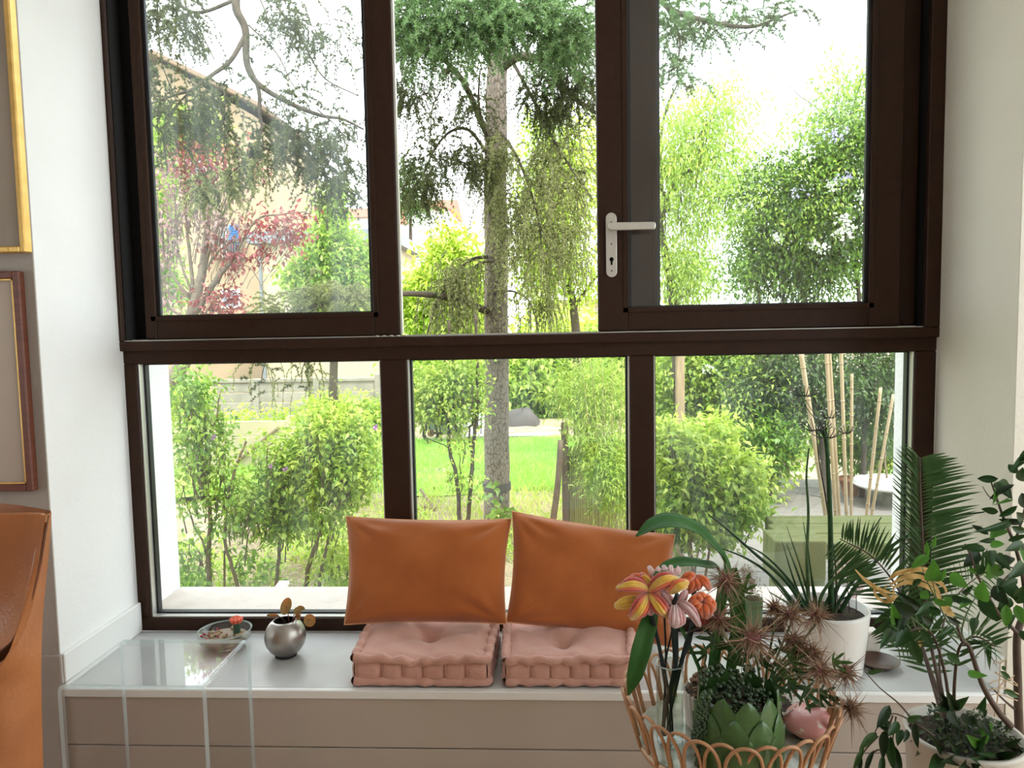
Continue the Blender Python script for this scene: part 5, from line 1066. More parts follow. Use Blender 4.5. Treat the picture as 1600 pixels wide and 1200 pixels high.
# ---- two orange pillows leaning on the window
def pillow(c, Ys, T, label, seed):
    """c: pixel corners TL TR BR BL, Ys their depths"""
    P = [at(c[k][0], c[k][1], Ys[k]) for k in range(4)]; TL, TR, BR_, BL = P
    nrm = (TR - TL).cross(BL - TL).normalized(); nrm = nrm if nrm.y < 0 else -nrm
    t = empty('pillow', ((BL + BR_) / 2), label, 'pillow', 'orange pillows leaning on the window')
    def sf(sg):
        def f(u, v):
            uu = u * 2 - 1; vv = v * 2 - 1
            ins = .055; U_ = uu * (1 - ins * (1 - vv * vv) * abs(uu) ** 3); V_ = vv * (1 - ins * (1 - uu * uu) * abs(vv) ** 3)
            a = (U_ + 1) / 2; b_ = (V_ + 1) / 2; p_ = (TL * (1 - a) + TR * a) * (1 - b_) + (BL * (1 - a) + BR_ * a) * b_
            th = T * (max(0, 1 - uu ** 4) ** .55) * (max(0, 1 - vv ** 4) ** .55)
            wr = 0
            for (cu, cv, k_) in ((-1, -1, 0), (1, -1, 1), (-1, 1, 2), (1, 1, 3)):
                r = math.hypot(uu - cu, (vv - cv)); an = math.atan2(vv - cv, uu - cu); wr += math.sin(an * 11 + seed + k_ * 2) * math.exp(-((r - .42) / .26) ** 2) * .007
            wr += .006 * math.sin(9 * uu + 2 * vv + seed) * math.exp(-((vv + .75) / .22) ** 2) + .004 * math.sin(5 * uu - 6 * vv + seed)
            return tuple(p_ + nrm * sg * (th * (1 + .06 * math.sin(3 * uu + seed)) + wr * (1 - max(abs(uu), abs(vv)) ** 6)) + V((0, 0, -.012 * (1 - uu * uu) * 0)))
        return f
    b = MB().grid(sf(1), 60, 46).grid(sf(-1), 30, 24); b.build('pillow_cover', I['orange'], t, smooth=True)
    f = sf(0); e = [f(k / 40, 0) for k in range(41)] + [f(1, k / 28) for k in range(1, 29)] + [f(1 - k / 40, 1) for k in range(1, 41)] + [f(0, 1 - k / 28) for k in range(1, 29)]
    MB().tube(e, .0028, 6, cap=False).build('piping', I['pipingo'], t, smooth=True)
    return t
pillow([(541, 807), (799, 811), (791, 975), (538, 976)], [-.055, -.055, -.215, -.215], .062, 'burnt orange velvet pillow leaning on the window, left of the pair', 1)
pillow([(800, 799), (1054, 836), (1052, 1012), (791, 972)], [-.052, -.052, -.20, -.20], .062, 'burnt orange velvet pillow leaning on the window, tilted right one of the pair', 5)
# ---------------- plants, pots and the rattan table on the right
def pmat(name, a, b, rough=.4, trans=.3, scale=6, isl=.0):
    return mat(name, a, rough + .1, spec=.25, col2=b, scale=scale, trans=trans, isl=isl)
Q = {}
Q['cyl'] = pmat('dark_green_succulent', (.010, .036, .010), (.022, .065, .016), .4, 0, 30)
Q['cyl2'] = pmat('paler_green_succulent', (.07, .12, .04), (.035, .085, .03), .4, 0, 20)
Q['palm'] = pmat('palm_green', (.030, .07, .018), (.065, .13, .035), .4, .35, 4)
Q['ficus'] = pmat('deep_ficus_green', (.014, .042, .010), (.03, .08, .018), .25, .25, 30)
Q['ficus2'] = pmat('bright_leaf_green', (.06, .18, .02), (.10, .25, .035), .35, .4, 30)
Q['dark'] = pmat('dark_leaf_green', (.008, .022, .007), (.02, .042, .012), .3, .1, 30)
Q['orchid'] = pmat('orchid_leaf_green', (.035, .12, .025), (.06, .17, .035), .4, .35, 8)
Q['stalk'] = mat('brown_stalk', (.06, .035, .022), .7, col2=(.09, .055, .035), scale=30)
Q['gstalk'] = mat('green_stalk', (.10, .15, .05), .6)
Q['dry'] = pmat('dried_leaf', (.58, .38, .14), (.46, .28, .10), .7, .3, 20)
Q['white'] = mat('white_glazed_pot', (.74, .72, .68), .25)
Q['planter'] = mat('matte_white_planter', (.52, .49, .43), .5)
Q['soil'] = mat('dark_potting_soil', (.035, .022, .015), .95, col2=(.07, .05, .035), scale=50, bump=.6, bscale=120)
Q['chips'] = mat('bark_chips', (.20, .12, .07), .85, col2=(.07, .04, .025), scale=30, isl=.8)
Q['rattan'] = mat('rattan', (.48, .25, .12), .45, col2=(.36, .17, .08), scale=12, bump=.1, bscale=80)
Q['rattan2'] = mat('pale_rattan', (.62, .46, .30), .5, col2=(.50, .34, .2), scale=12)
Q['art'] = mat('sage_green_glaze', (.055, .12, .032), .3, col2=(.042, .095, .026), scale=12)
Q['ribp'] = mat('cream_ribbed_ceramic', (.72, .66, .60), .5)
Q['pinkbowl'] = mat('pink_speckled_glaze', (.80, .36, .34), .3, col2=(.86, .78, .68), scale=26, fac=(.60, .64))
Q['green_glaze'] = mat('green_ribbed_glaze', (.16, .25, .12), .3)
def stalk(nm, parent, pts, r0, r1, m, n=6, sides=8):
    """pts of (px, py, Y)"""
    return MB().tube(spline([at(*p_) for p_ in pts], n), [r0, r1], sides).build(nm, m, parent, smooth=True)
# leaf template: pointed oval, folded along the midrib, unit length along +Y, width 1 along X
def leaf_template(nm, m, tip=1.0, fold=.18, bend=.22, belly=.42):
    b = MB(); ny = 7
    def w(v): return (math.sin(math.pi * min(1, v ** (math.log(.5) / math.log(belly)))) ** .85) * .5 + .002
    vs = []
    for j in range(ny + 1):
        v = j / ny; z = bend * (v - v * v) * .9 - bend * .25 * v * v
        for i in (-1, -.5, 0, .5, 1): vs.append((i * w(v), v, z + abs(i) * w(v) * fold * 2 * .5))
    b.add(vs, [(j * 5 + i, j * 5 + i + 1, (j + 1) * 5 + i + 1, (j + 1) * 5 + i) for j in range(ny) for i in range(4)])
    me = b.mesh(nm); me.materials.append(m); me.polygons.foreach_set('use_smooth', np.ones(len(me.polygons), bool)); return me
LT = {k: leaf_template('leaf', Q[k]) for k in ('ficus', 'ficus2', 'dark', 'palm', 'orchid', 'dry')}
def pleaf(parent, base, tip, wpx, kind='ficus', roll=0., nm='leaf'):
    """one leaf between two (px, py, Y) points, wpx wide in pixels"""
    B = at(*base); T = at(*tip); d = T - B; L_ = d.length; d.normalize(); w_ = wpx * mpp(base[2])
    view = (CP - B).normalized(); s_ = d.cross(view).normalized(); n_ = s_.cross(d).normalized()
    s2 = s_ * math.cos(roll) + n_ * math.sin(roll); n2 = s2.cross(d).normalized()
    Mx = Matrix(((s2.x * w_, d.x * L_, n2.x * L_, B.x), (s2.y * w_, d.y * L_, n2.y * L_, B.y), (s2.z * w_, d.z * L_, n2.z * L_, B.z), (0, 0, 0, 1)))
    return inst(nm, LT[kind], None, parent, M=Mx)
def pot(parent, c, zb, prof, m, soil_r=None, soil_z=None, nm='pot', n=48, sm=None):
    MB().lathe(prof, (c.x, c.y, zb), n).build(nm, m, parent, smooth=True)
    if soil_r: MB().lathe([(soil_r, soil_z), (soil_r * .5, soil_z + .006), (0, soil_z + .008)], (c.x, c.y, zb), 32).build('soil', sm or Q['soil'], parent, smooth=True)
# ---- white pot with cylindrical snake plant
Yp = -.33; c = V((at(1290, 950, Yp).x, Yp, 0))
sp = empty('snake_plant', (c.x, c.y, 0), 'cylindrical snake plant with long dark spikes in a tall white pot on the bench', 'plant')
hp = .235; R_ = 65 * mpp(Yp)
pot(sp, c, 0, [(0, .001), (R_ * .80, .001), (R_ * .84, .01), (R_ * .99, hp - .01), (R_ * .99, hp), (R_ * .92, hp), (R_ * .9, hp - .04), (0, hp - .05)], Q['white'], R_ * .9, hp - .03)
y = Yp
cyl = [([(1262, 958), (1228, 908), (1176, 862), (1135, 826), (1106, 803)], .0085, .002, 'cyl', -.02), ([(1252, 956), (1205, 900), (1165, 872), (1122, 855)], .0075, .002, 'cyl', .0),
 ([(1268, 958), (1232, 905), (1195, 868), (1162, 850)], .0065, .0015, 'cyl', .02), ([(1258, 950), (1240, 905), (1222, 846)], .0055, .001, 'cyl', .03), ([(1266, 952), (1248, 900), (1229, 850)], .0065, .001, 'cyl', .0),
 ([(1268, 950), (1252, 890), (1229, 822)], .0055, .001, 'cyl2', .04), ([(1274, 952), (1266, 885), (1255, 815)], .0055, .001, 'cyl', .05), ([(1278, 952), (1268, 900), (1262, 850)], .006, .001, 'cyl', -.02),
 ([(1264, 950), (1261, 870), (1263, 800), (1260, 745), (1264, 700)], .0068, .003, 'cyl2', .06), ([(1299, 960), (1298, 890), (1297, 805), (1292, 700), (1286, 672)], .0115, .006, 'cyl', -.01),
 ([(1310, 960), (1345, 905), (1395, 852), (1450, 822), (1500, 806), (1538, 800)], .0085, .0025, 'cyl', -.03), ([(1292, 960), (1315, 905), (1345, 858), (1377, 808)], .0085, .002, 'cyl', .02),
 ([(1300, 958), (1335, 905), (1380, 870), (1415, 850), (1445, 842)], .0065, .002, 'cyl', .04), ([(1280, 962), (1284, 930), (1309, 900), (1345, 903), (1372, 932), (1400, 960)], .0075, .002, 'cyl2', -.06),
 ([(1302, 964), (1330, 962), (1356, 985)], .0055, .002, 'cyl2', -.05), ([(1306, 972), (1318, 1010), (1323, 1058)], .005, .0015, 'cyl', -.16), ([(1258, 962), (1235, 945), (1202, 925)], .006, .002, 'cyl2', -.04),
 ([(1284, 960), (1300, 925), (1330, 900), (1352, 890)], .0065, .002, 'cyl', .0), ([(1248, 956), (1230, 935), (1205, 905), (1218, 893)][:3], .005, .0015, 'cyl', -.02), ([(1290, 958), (1318, 935), (1350, 925)], .0055, .0015, 'cyl', .03)]
for pts, r0, r1, k, dy in cyl:
    n_ = len(pts); stalk('leaf_spike', sp, [(p_[0], p_[1], y + dy * i / (n_ - 1)) for i, p_ in enumerate(pts)], r0, r1, Q[k])
for (a, b_) in (((1328, 968), (1320, 850)), ((1338, 966), (1338, 915)), ((1310, 965), (1306, 890))): stalk('plant_stake', sp, [(*a, y), (*b_, y)], .0018, .0014, Q['stalk'], 2)
# dried umbels rising out of the pot
du = empty('dried_umbel_stem', (at(1300, 950, y).x, y, hp - .03), 'dark dried umbel flower stems standing up from the snake plant pot', 'dried flower')
inkm = mat('near_black_stem', (.018, .016, .012), .6); ums = mat('pale_seed', (.60, .60, .50), .8)
for pts, r0, r1 in (([(1305, 955), (1306, 890), (1292, 790), (1280, 720), (1275, 672)], .0035, .002), ([(1298, 955), (1292, 683), (1272, 622)], .003, .0018), ([(1286, 668), (1262, 640), (1252, 620)], .0016, .0012), ([(1292, 684), (1284, 664), (1268, 640), (1258, 624)], .0016, .001)):
    stalk('umbel_stem', du, [(*p_, y) for p_ in pts], r0, r1, inkm)
seedme = blob((0, 0, 0), (.004, .004, .003), 1, 6).mesh('seed'); seedme.materials.append(ums)
for (cx, cy, R0, n_, tilt) in ((1275, 672, 26, 11, 0), (1257, 618, 20, 9, .2), (1292, 683, 22, 8, -.1), (1296, 652, 14, 6, .2), (1322, 676, 12, 6, 0)):
    for k in range(n_):
        a = math.pi * (1.02 + .96 * k / (n_ - 1)); rr = R0 * (.85 + .3 * random.random()); ex, ey = cx + rr * math.cos(a), cy + rr * math.sin(a) * .55 - 4
        stalk('umbel_ray', du, [(cx, cy, y), ((cx * .6 + ex * .4), cy + 2 + (ey - cy) * .15, y + random.uniform(-.02, .02)), (ex, ey, y + random.uniform(-.04, .04))], .0021, .0013, inkm, 4, 5)
        inst('seed', seedme, at(ex, ey - 1, y), du)
stalk('umbel_stem', du, [(1292, 684, y), (1308, 682, y), (1322, 676, y)], .0014, .001, inkm); stalk('umbel_stem', du, [(1290, 676, y), (1294, 662, y), (1296, 652, y)], .0014, .001, inkm)
# ---- small green ribbed pot at the window
yy = -.13; c = V((at(1177, 950, yy).x, yy, 0)); gp = empty('small_green_pot', (c.x, c.y, 0), 'small green ribbed pot with dry heather standing against the glass', 'plant')
r = 14.5 * mpp(yy); zt = at(1177, 936, yy).z
def ribbed(r0, r1, h, nr, amp, scal=0):
    def f(u, v):
        t = 2 * math.pi * u; rr = (r0 + (r1 - r0) * v) * (1 + amp * math.cos(nr * t)); return (c.x + rr * math.cos(t), c.y + rr * math.sin(t), h * v + (scal * math.cos(nr * t) if v > .97 else 0))
    return f
MB().grid(ribbed(r * .8, r, zt, 26, .025), 156, 8, closed_u=True).build('pot', Q['green_glaze'], gp, smooth=True)
MB().lathe([(r * .95, zt - .01), (0, zt - .005)], (c.x, c.y, 0), 24).build('soil', Q['soil'], gp, smooth=True)
MB().lathe([(r * 1.0, zt - .002), (r * 1.05, zt + .003), (r * .93, zt + .003), (r * .93, zt - .012)], (c.x, c.y, 0), 32).build('rim', Q['green_glaze'], gp, smooth=True)
P, O = blob_points([((c.x, c.y, zt + .03), (r * .9, r * .9, .04)), ((c.x - .02, c.y, zt + .09), (r * .8, r * .8, .05))], 700, .008, .2, 8)
o = finish('dry_heather', leaves_mesh('heather', P, O + RNG.normal(size=P.shape) * .5, RNG.uniform(.008, .022, len(P)), .004, up=np.array([0, 0, 1.]) * np.ones_like(P)), leafmat('dry_heather', (.16, .10, .06), (.50, .42, .28), .3), gp, smooth=False); o['kind'] = 'stuff'
tag(MB().tube([at(1138, 828, -.12), at(1242, 942, -.2)], .0012, 5).build('white_thread', Q['white']), 'thin white thread stretched slantwise before the right pane', 'thread')
# ---- saucer, cream box, dark pot behind
yy = -.30; c = V((at(1372, 1020, yy).x, yy, 0)); tag(MB().lathe([(0, .002), (.045, .002), (.07, .025), (.073, .025), (.05, .006), (0, .007)], (c.x, c.y, 0), 32).build('wooden_dish', mat('dark_wood_dish', (.07, .035, .02), .4), smooth=True), 'shallow dark brown dish on the bench beside the tall white pot', 'dish')
a = at(1351, 1010, -.2); b_ = at(1373, 985, -.2); tag(MB().bbox(a.x, b_.x, -.22, -.16, .001, b_.z, .006).build('cream_box', Q['ribp']), 'small cream block standing behind the dark brown dish', 'box')
a = at(1327, 925, -.05); tag(MB().add([(a.x - .01, -.06, a.z - .06), (a.x + .045, -.06, a.z + .01), (a.x + .075, -.04, a.z + .055), (a.x + .02, -.04, a.z + .0)], [(0, 1, 2, 3)]).build('folded_card', mat('pale_pink_card', (.72, .50, .52), .5), solid=.003), 'small pale pink card tucked behind the tall white pot', 'card')
# ---- tall planter with palm, fig and trailing plants
Yq = -.98; c = V((at(1506, 1145, Yq).x, Yq, 0)); ztop = atz(1506, 1145, 0).z; s = mpp(Yq); R_ = 86 * s
zt = at(1506, 1143, Yq).z
pl = empty('white_planter', (c.x, c.y, ZF), 'big round white planter of dark soil on the floor at the lower right', 'planter')
h_ = zt - ZF
MB().lathe([(0, .002), (R_ * .70, .002), (R_ * .74, .02), (R_ * .97, h_ - .02), (R_, h_ - .01), (R_ * 1.0, h_), (R_ * .93, h_), (R_ * .9, h_ - .04), (0, h_ - .05)], (c.x, c.y, ZF), 56).build('pot', Q['planter'], pl, smooth=True)
MB().lathe([(R_ * .92, h_ - .025), (R_ * .5, h_ - .012), (0, h_ - .01)], (c.x, c.y, ZF), 32).build('soil', Q['soil'], pl, smooth=True)
# palm
pm_ = empty('palm', (at(1475, 1120, Yq).x, Yq, zt - .02), 'palm with tall feathery fronds rising from the white planter', 'plant')
PT = leaf_template('leaflet', Q['palm'], fold=0.0, bend=.07, belly=.35)
def frond(pts, n, lenL, lenR, wpx, r0, up0=(-.75, .65), upR=(.75, .65), start=.25, droop=.15, cut=1.0):
    """rachis given as (px, py, Y); leaflets both sides, directions in the picture plane that sweep towards the tip"""
    fr = MB().tube(spline([at(*p_) for p_ in pts], 8), [r0, r0 * .35], 7).build('frond_stalk', Q['gstalk'] if r0 < .004 else Q['stalk'], pm_, smooth=True)
    P = spline([at(*p_) for p_ in pts], 12); m_ = len(P); right = V((1, 0, 0)); upv = V((0, 0, 1))
    for i in range(n):
        f = start + (cut - start) * i / (n - 1); k = min(m_ - 2, int(f * (m_ - 1))); B = P[k]; tg = (P[k + 1] - P[k]).normalized()
        side = tg.cross(V((0, -1, .1))).normalized(); env = (math.sin(math.pi * min(1, .12 + .80 * (1 - abs(2 * (i / n) - .9) ** 2.2 * .45)))) if False else (1 - .45 * abs(2 * i / n - .9) ** 2.5)
        for sg, L0, dv in ((-1, lenL, up0), (1, lenR, upR)):
            if not L0: continue
            d = (side * (-sg) * -abs(dv[0]) * 1 + tg * dv[1]).normalized() if False else (side * sg * abs(dv[0]) + tg * dv[1] + V((0, random.uniform(-.15, .1), random.uniform(-.03, .03)))).normalized()
            L_ = L0 * mpp(B.y) * env * random.uniform(.93, 1.05); w_ = wpx * mpp(B.y)
            ip = V((0, -1, .1)).cross(d).normalized()          # across the leaflet in the plane of the frond
            if ip.z < 0: ip = -ip
            n_ = (ip * .75 + V((0, -1, 0)) * .65).normalized(); n_ = (n_ - d * n_.dot(d)).normalized(); s_ = d.cross(n_).normalized(); dn = n_
            Mx = Matrix(((s_.x * w_, d.x * L_, dn.x * L_ * (1 + droop * 4), B.x), (s_.y * w_, d.y * L_, dn.y * L_ * (1 + droop * 4), B.y), (s_.z * w_, d.z * L_, dn.z * L_ * (1 + droop * 4), B.z), (0, 0, 0, 1)))
            inst('leaflet', PT, None, fr, M=Mx)
frond([(1478, 1125, Yq), (1466, 1062, -.9), (1450, 980, -.82), (1445, 900, -.78), (1441, 830, -.75), (1438, 765, -.72), (1437, 714, -.70)], 42, 70, 92, 6, .006, up0=(-.62, .72), upR=(.95, .30), start=.42, droop=.25)
frond([(1482, 1125, Yq), (1455, 1050, -.85), (1430, 980, -.72), (1400, 915, -.62), (1360, 868, -.55), (1312, 842, -.5)], 34, 78, 58, 4.2, .005, up0=(-.9, .25), upR=(.85, .3), start=.42, droop=.12)
frond([(1474, 1125, Yq), (1458, 1070, -.85), (1440, 1015, -.75), (1415, 975, -.68), (1392, 950, -.64)], 16, 60, 62, 6, .006, up0=(-.95, .1), upR=(.9, .4), start=.35, droop=.1)
frond([(1486, 1125, Yq), (1478, 1060, -.95), (1465, 1010, -.98), (1450, 985, -1.0), (1425, 985, -1.02), (1400, 1012, -1.04)], 16, 46, 40, 6, .005, up0=(-.8, .5), upR=(.9, .3), start=.4, droop=.3)
frond([(1490, 1125, Yq), (1492, 1060, -1.0), (1500, 1010, -1.02), (1525, 995, -1.04), (1555, 1010, -1.05)], 14, 50, 55, 5, .005, up0=(-.8, .5), upR=(.8, .5), start=.35, droop=.3)
frond([(1480, 1120, Yq), (1468, 1040, -.9), (1478, 960, -.8), (1510, 915, -.72), (1548, 890, -.68)], 18, 55, 55, 5, .004, up0=(-.8, .4), upR=(.8, .5), start=.4, droop=.2)
# dried curled leaves hanging on the palm
dl = empty('dried_leaves', (at(1420, 920, -.95).x, -.95, at(1420, 930, -.95).z), 'bunch of dried yellow leaves curled over the palm crown', 'dried leaves')
for pts, w_ in (([(1336, 890), (1350, 905), (1372, 922), (1392, 935), (1405, 930)], 7), ([(1372, 925), (1368, 918), (1385, 925), (1400, 928)], 6), ([(1386, 908), (1400, 897), (1425, 892), (1450, 896), (1475, 912)], 8), ([(1390, 914), (1415, 902), (1440, 903), (1462, 918), (1472, 940)], 9), ([(1395, 918), (1420, 910), (1450, 918), (1468, 938), (1478, 955)], 9),
               ([(1386, 912), (1380, 925), (1388, 938), (1396, 930), (1394, 912)], 6), ([(1430, 905), (1455, 905), (1475, 918), (1478, 930)], 8), ([(1436, 985), (1438, 1000), (1436, 1014)], 8), ([(1470, 940), (1480, 955), (1492, 962)], 14), ([(1366, 912), (1368, 930), (1382, 940), (1396, 938), (1398, 925)], 5), ([(1400, 900), (1430, 888), (1460, 892), (1480, 900)], 5)):
    ribbon([at(p_[0], p_[1], -1.0 + random.uniform(-.03, .03)) for p_ in pts], [w_ * mpp(-1) * .3, w_ * mpp(-1), w_ * mpp(-1) * .8, w_ * mpp(-1) * .15], (random.uniform(-.4, .4), -1, .6), fold=.2, n=5, nu=4).build('dried_leaf', Q['dry'], dl, smooth=True)
# small broad leaved plant in the planter
fp = empty('broad_leaved_plant', (at(1500, 1130, -1.05).x, -1.05, zt - .02), 'bushy plant with oval green leaves before the palm', 'plant')
for pts, r0 in (([(1580, 1135), (1560, 1112), (1535, 1070), (1515, 1012), (1503, 1000), (1492, 965)], .009), ([(1515, 1012), (1503, 990), (1508, 965), (1520, 940), (1532, 925)], .003), ([(1510, 1000), (1540, 975), (1555, 955)], .003), ([(1500, 998), (1470, 985), (1448, 985)], .003), ([(1505, 998), (1480, 970), (1462, 930), (1456, 895)], .003), ([(1448, 985), (1425, 965), (1405, 945)], .003), ([(1448, 985), (1430, 1000), (1420, 1010)], .002), ([(1462, 935), (1445, 900), (1440, 880)], .002), ([(1520, 1030), (1540, 1010), (1552, 1003), (1545, 992)], .0018)):
    stalk('twig', fp, [(*p_, -1.06) for p_ in pts], r0, r0 * .35, Q['stalk'] if r0 > .004 else Q['gstalk'], 5, 7)
fl = [((1452, 868), (1424, 888), 15, 'ficus2'), ((1456, 908), (1459, 876), 24, 'ficus2'), ((1484, 896), (1512, 918), 20, 'ficus2'), ((1536, 940), (1536, 908), 22, 'ficus2'), ((1532, 930), (1558, 972), 22, 'ficus'), ((1458, 938), (1486, 945), 11, 'ficus2'), ((1485, 935), (1520, 940), 11, 'ficus'),
      ((1436, 950), (1400, 925), 14, 'dark'), ((1430, 960), (1396, 940), 20, 'dark'), ((1462, 948), (1432, 960), 18, 'ficus'), ((1400, 975), (1394, 945), 17, 'ficus2'), ((1412, 985), (1398, 965), 12, 'dark'), ((1420, 982), (1400, 1010), 22, 'ficus'), ((1395, 985), (1376, 1012), 16, 'ficus'), ((1424, 998), (1440, 1040), 17, 'ficus'),
      ((1438, 925), (1452, 935), 16, 'ficus2'), ((1446, 945), (1455, 960), 8, 'ficus2'), ((1478, 932), (1486, 948), 12, 'ficus2'), ((1500, 975), (1478, 962), 10, 'dark'), ((1524, 965), (1520, 990), 13, 'ficus'), ((1490, 978), (1462, 996), 10, 'ficus'), ((1512, 1052), (1542, 1056), 12, 'ficus2'), ((1552, 1003), (1530, 990), 5, 'ficus'),
      ((1450, 868), (1448, 846), 8, 'ficus2'), ((1456, 852), (1462, 838), 7, 'ficus2'), ((1466, 905), (1478, 890), 9, 'ficus2'), ((1440, 905), (1425, 915), 9, 'ficus'), ((1505, 928), (1520, 915), 9, 'ficus'), ((1510, 935), (1500, 950), 12, 'ficus2'), ((1470, 960), (1450, 948), 14, 'ficus'), ((1455, 975), (1440, 962), 13, 'dark'), ((1415, 960), (1405, 985), 15, 'dark'), ((1440, 985), (1455, 1008), 13, 'ficus'), ((1480, 1020), (1500, 1038), 15, 'palm')]
for k, (b_, t_, w_, m_) in enumerate(fl): pleaf(fp, (*b_, -1.08 + .03 * math.sin(k * 2.1)), (*t_, -1.12 + .03 * math.cos(k * 1.7)), w_, m_, random.uniform(-.35, .35))
# weeping fig tree at the right edge
ft = empty('weeping_fig', (at(1592, 1150, -.85).x, -.85, ZF), 'weeping fig tree with a dark trunk and pointed leaves at the right edge', 'plant')
for pts, r0, r1 in (([(1600, 1330, -.85), (1596, 1200, -.85), (1592, 1130, -.85), (1590, 1060, -.85), (1589, 1000, -.85), (1594, 975, -.84), (1604, 955, -.83)], .013, .009), ([(1590, 990, -.85), (1576, 975, -.86), (1560, 958, -.87), (1546, 935, -.88), (1530, 905, -.88), (1518, 872, -.88), (1508, 850, -.88)], .006, .002), ([(1604, 955, -.83), (1598, 900, -.83), (1585, 850, -.84), (1570, 815, -.84), (1558, 780, -.85), (1548, 752, -.85)], .007, .002),
                    ([(1585, 850, -.84), (1600, 800, -.84), (1606, 760, -.84), (1596, 735, -.84)], .004, .0015), ([(1575, 825, -.84), (1550, 825, -.85), (1530, 830, -.86)], .003, .0015), ([(1560, 785, -.85), (1545, 775, -.85), (1535, 760, -.85)], .002, .001), ([(1546, 935, -.88), (1570, 905, -.87), (1585, 890, -.86)], .003, .0015), ([(1597, 890, -.83), (1570, 885, -.85), (1545, 880, -.87)], .003, .0015), ([(1588, 1110, -.85), (1570, 1095, -.86), (1550, 1075, -.87)], .004, .002)):
    stalk('branch', ft, pts, r0, r1, Q['stalk'])
wf = [((1560, 748), (1526, 748), 12), ((1560, 752), (1580, 778), 20), ((1585, 757), (1545, 780), 9), ((1598, 730), (1600, 755), 18), ((1575, 780), (1556, 788), 6), ((1560, 800), (1533, 795), 11), ((1590, 790), (1560, 808), 10), ((1578, 812), (1524, 832), 12), ((1600, 815), (1560, 812), 11), ((1580, 822), (1605, 832), 12), ((1568, 826), (1548, 840), 20), ((1555, 842), (1530, 846), 9), ((1575, 845), (1608, 835), 8),
      ((1540, 858), (1502, 856), 13), ((1530, 862), (1506, 885), 19), ((1548, 860), (1550, 885), 18), ((1570, 850), (1545, 852), 12), ((1600, 850), (1572, 860), 16), ((1556, 866), (1578, 890), 16), ((1545, 875), (1556, 905), 26), ((1580, 870), (1562, 890), 18), ((1600, 880), (1575, 905), 18), ((1545, 895), (1510, 890), 9), ((1568, 905), (1560, 925), 15), ((1575, 912), (1588, 938), 20), ((1600, 915), (1590, 945), 22), ((1552, 915), (1575, 945), 22), ((1580, 935), (1560, 952), 18), ((1588, 945), (1598, 975), 16), ((1572, 945), (1572, 980), 16), ((1560, 948), (1556, 972), 17), ((1583, 960), (1576, 982), 12),
      ((1596, 770), (1602, 795), 18), ((1588, 800), (1600, 815), 14), ((1563, 765), (1552, 785), 9), ((1590, 740), (1575, 725), 12), ((1604, 700), (1596, 722), 14), ((1600, 720), (1580, 735), 12), ((1545, 835), (1518, 820), 9), ((1535, 880), (1528, 900), 12), ((1600, 855), (1605, 885), 18), ((1560, 885), (1540, 898), 12), ((1590, 905), (1562, 918), 12), ((1595, 985), (1608, 1005), 12)]
for k, (b_, t_, w_) in enumerate(wf): pleaf(ft, (*b_, -.88 + .05 * math.sin(k * 1.9)), (*t_, -.90 + .06 * math.cos(k * 2.3)), w_, ('ficus', 'ficus', 'dark', 'ficus', 'ficus2', 'ficus')[k % 6] if k not in (19, 29) else 'ficus2', random.uniform(-.4, .4))
# thin weedy stems beside the fig trunk
ws = empty('weedy_stems', (at(1560, 1110, -.9).x, -.9, zt - .02), 'thin pale dried stems beside the fig trunk', 'dried plant')
for pts in ([(1553, 1125), (1560, 1080), (1563, 1035)], [(1563, 1036), (1555, 1032), (1552, 1038)], [(1563, 1036), (1572, 1030)], [(1560, 1075), (1575, 1060), (1590, 1070)], [(1545, 1068), (1565, 1062), (1590, 1072)], [(1545, 1078), (1570, 1075), (1592, 1085)], [(1555, 1050), (1575, 1062), (1585, 1055)], [(1556, 1110), (1545, 1090), (1560, 1085), (1590, 1095)]):
    stalk('dry_stem', ws, [(*p_, -.9) for p_ in pts], .0022, .0012, Q['rattan2'], 5, 6)
for (b_, t_, w_) in (((1563, 1048), (1580, 1065), 9), ((1568, 1078), (1592, 1090), 10), ((1566, 1040), (1570, 1048), 6)): pleaf(ws, (*b_, -.9), (*t_, -.9), w_, 'palm', .2)
# trailing dark leaved plant at the planter's left and front
tl = empty('trailing_plant', (at(1430, 1135, -1.05).x, -1.05, zt - .02), 'dark leaved plant trailing over the left rim of the white planter', 'plant')
for pts in ([(1460, 1150), (1430, 1130), (1395, 1115), (1372, 1135), (1362, 1160)], [(1430, 1130), (1405, 1100), (1375, 1075), (1352, 1050)], [(1395, 1118), (1385, 1150), (1380, 1190)], [(1372, 1150), (1350, 1175), (1335, 1210)], [(1400, 1120), (1395, 1160), (1400, 1210)], [(1360, 1180), (1375, 1172), (1380, 1200)]):
    stalk('stem', tl, [(*p_, -1.1) for p_ in pts], .0025, .0012, Q['stalk'], 5, 6)
tf = [((1390, 1102), (1370, 1138), 15), ((1418, 1128), (1440, 1118), 10), ((1430, 1128), (1434, 1170), 11), ((1410, 1140), (1402, 1165), 12), ((1392, 1132), (1372, 1132), 10), ((1370, 1145), (1342, 1172), 12), ((1385, 1140), (1380, 1185), 15), ((1392, 1150), (1396, 1205), 15), ((1398, 1165), (1408, 1215), 13), ((1350, 1168), (1332, 1205), 8), ((1366, 1172), (1350, 1215), 8), ((1380, 1180), (1374, 1220), 10), ((1418, 1140), (1412, 1160), 9), ((1355, 1052), (1380, 1048), 7), ((1375, 1125), (1388, 1145), 12), ((1404, 1128), (1388, 1150), 13), ((1345, 1180), (1340, 1215), 9)]
for k, (b_, t_, w_) in enumerate(tf): pleaf(tl, (*b_, -1.1), (*t_, -1.13), w_, ('dark', 'palm', 'dark', 'ficus')[k % 4], random.uniform(-.4, .4))
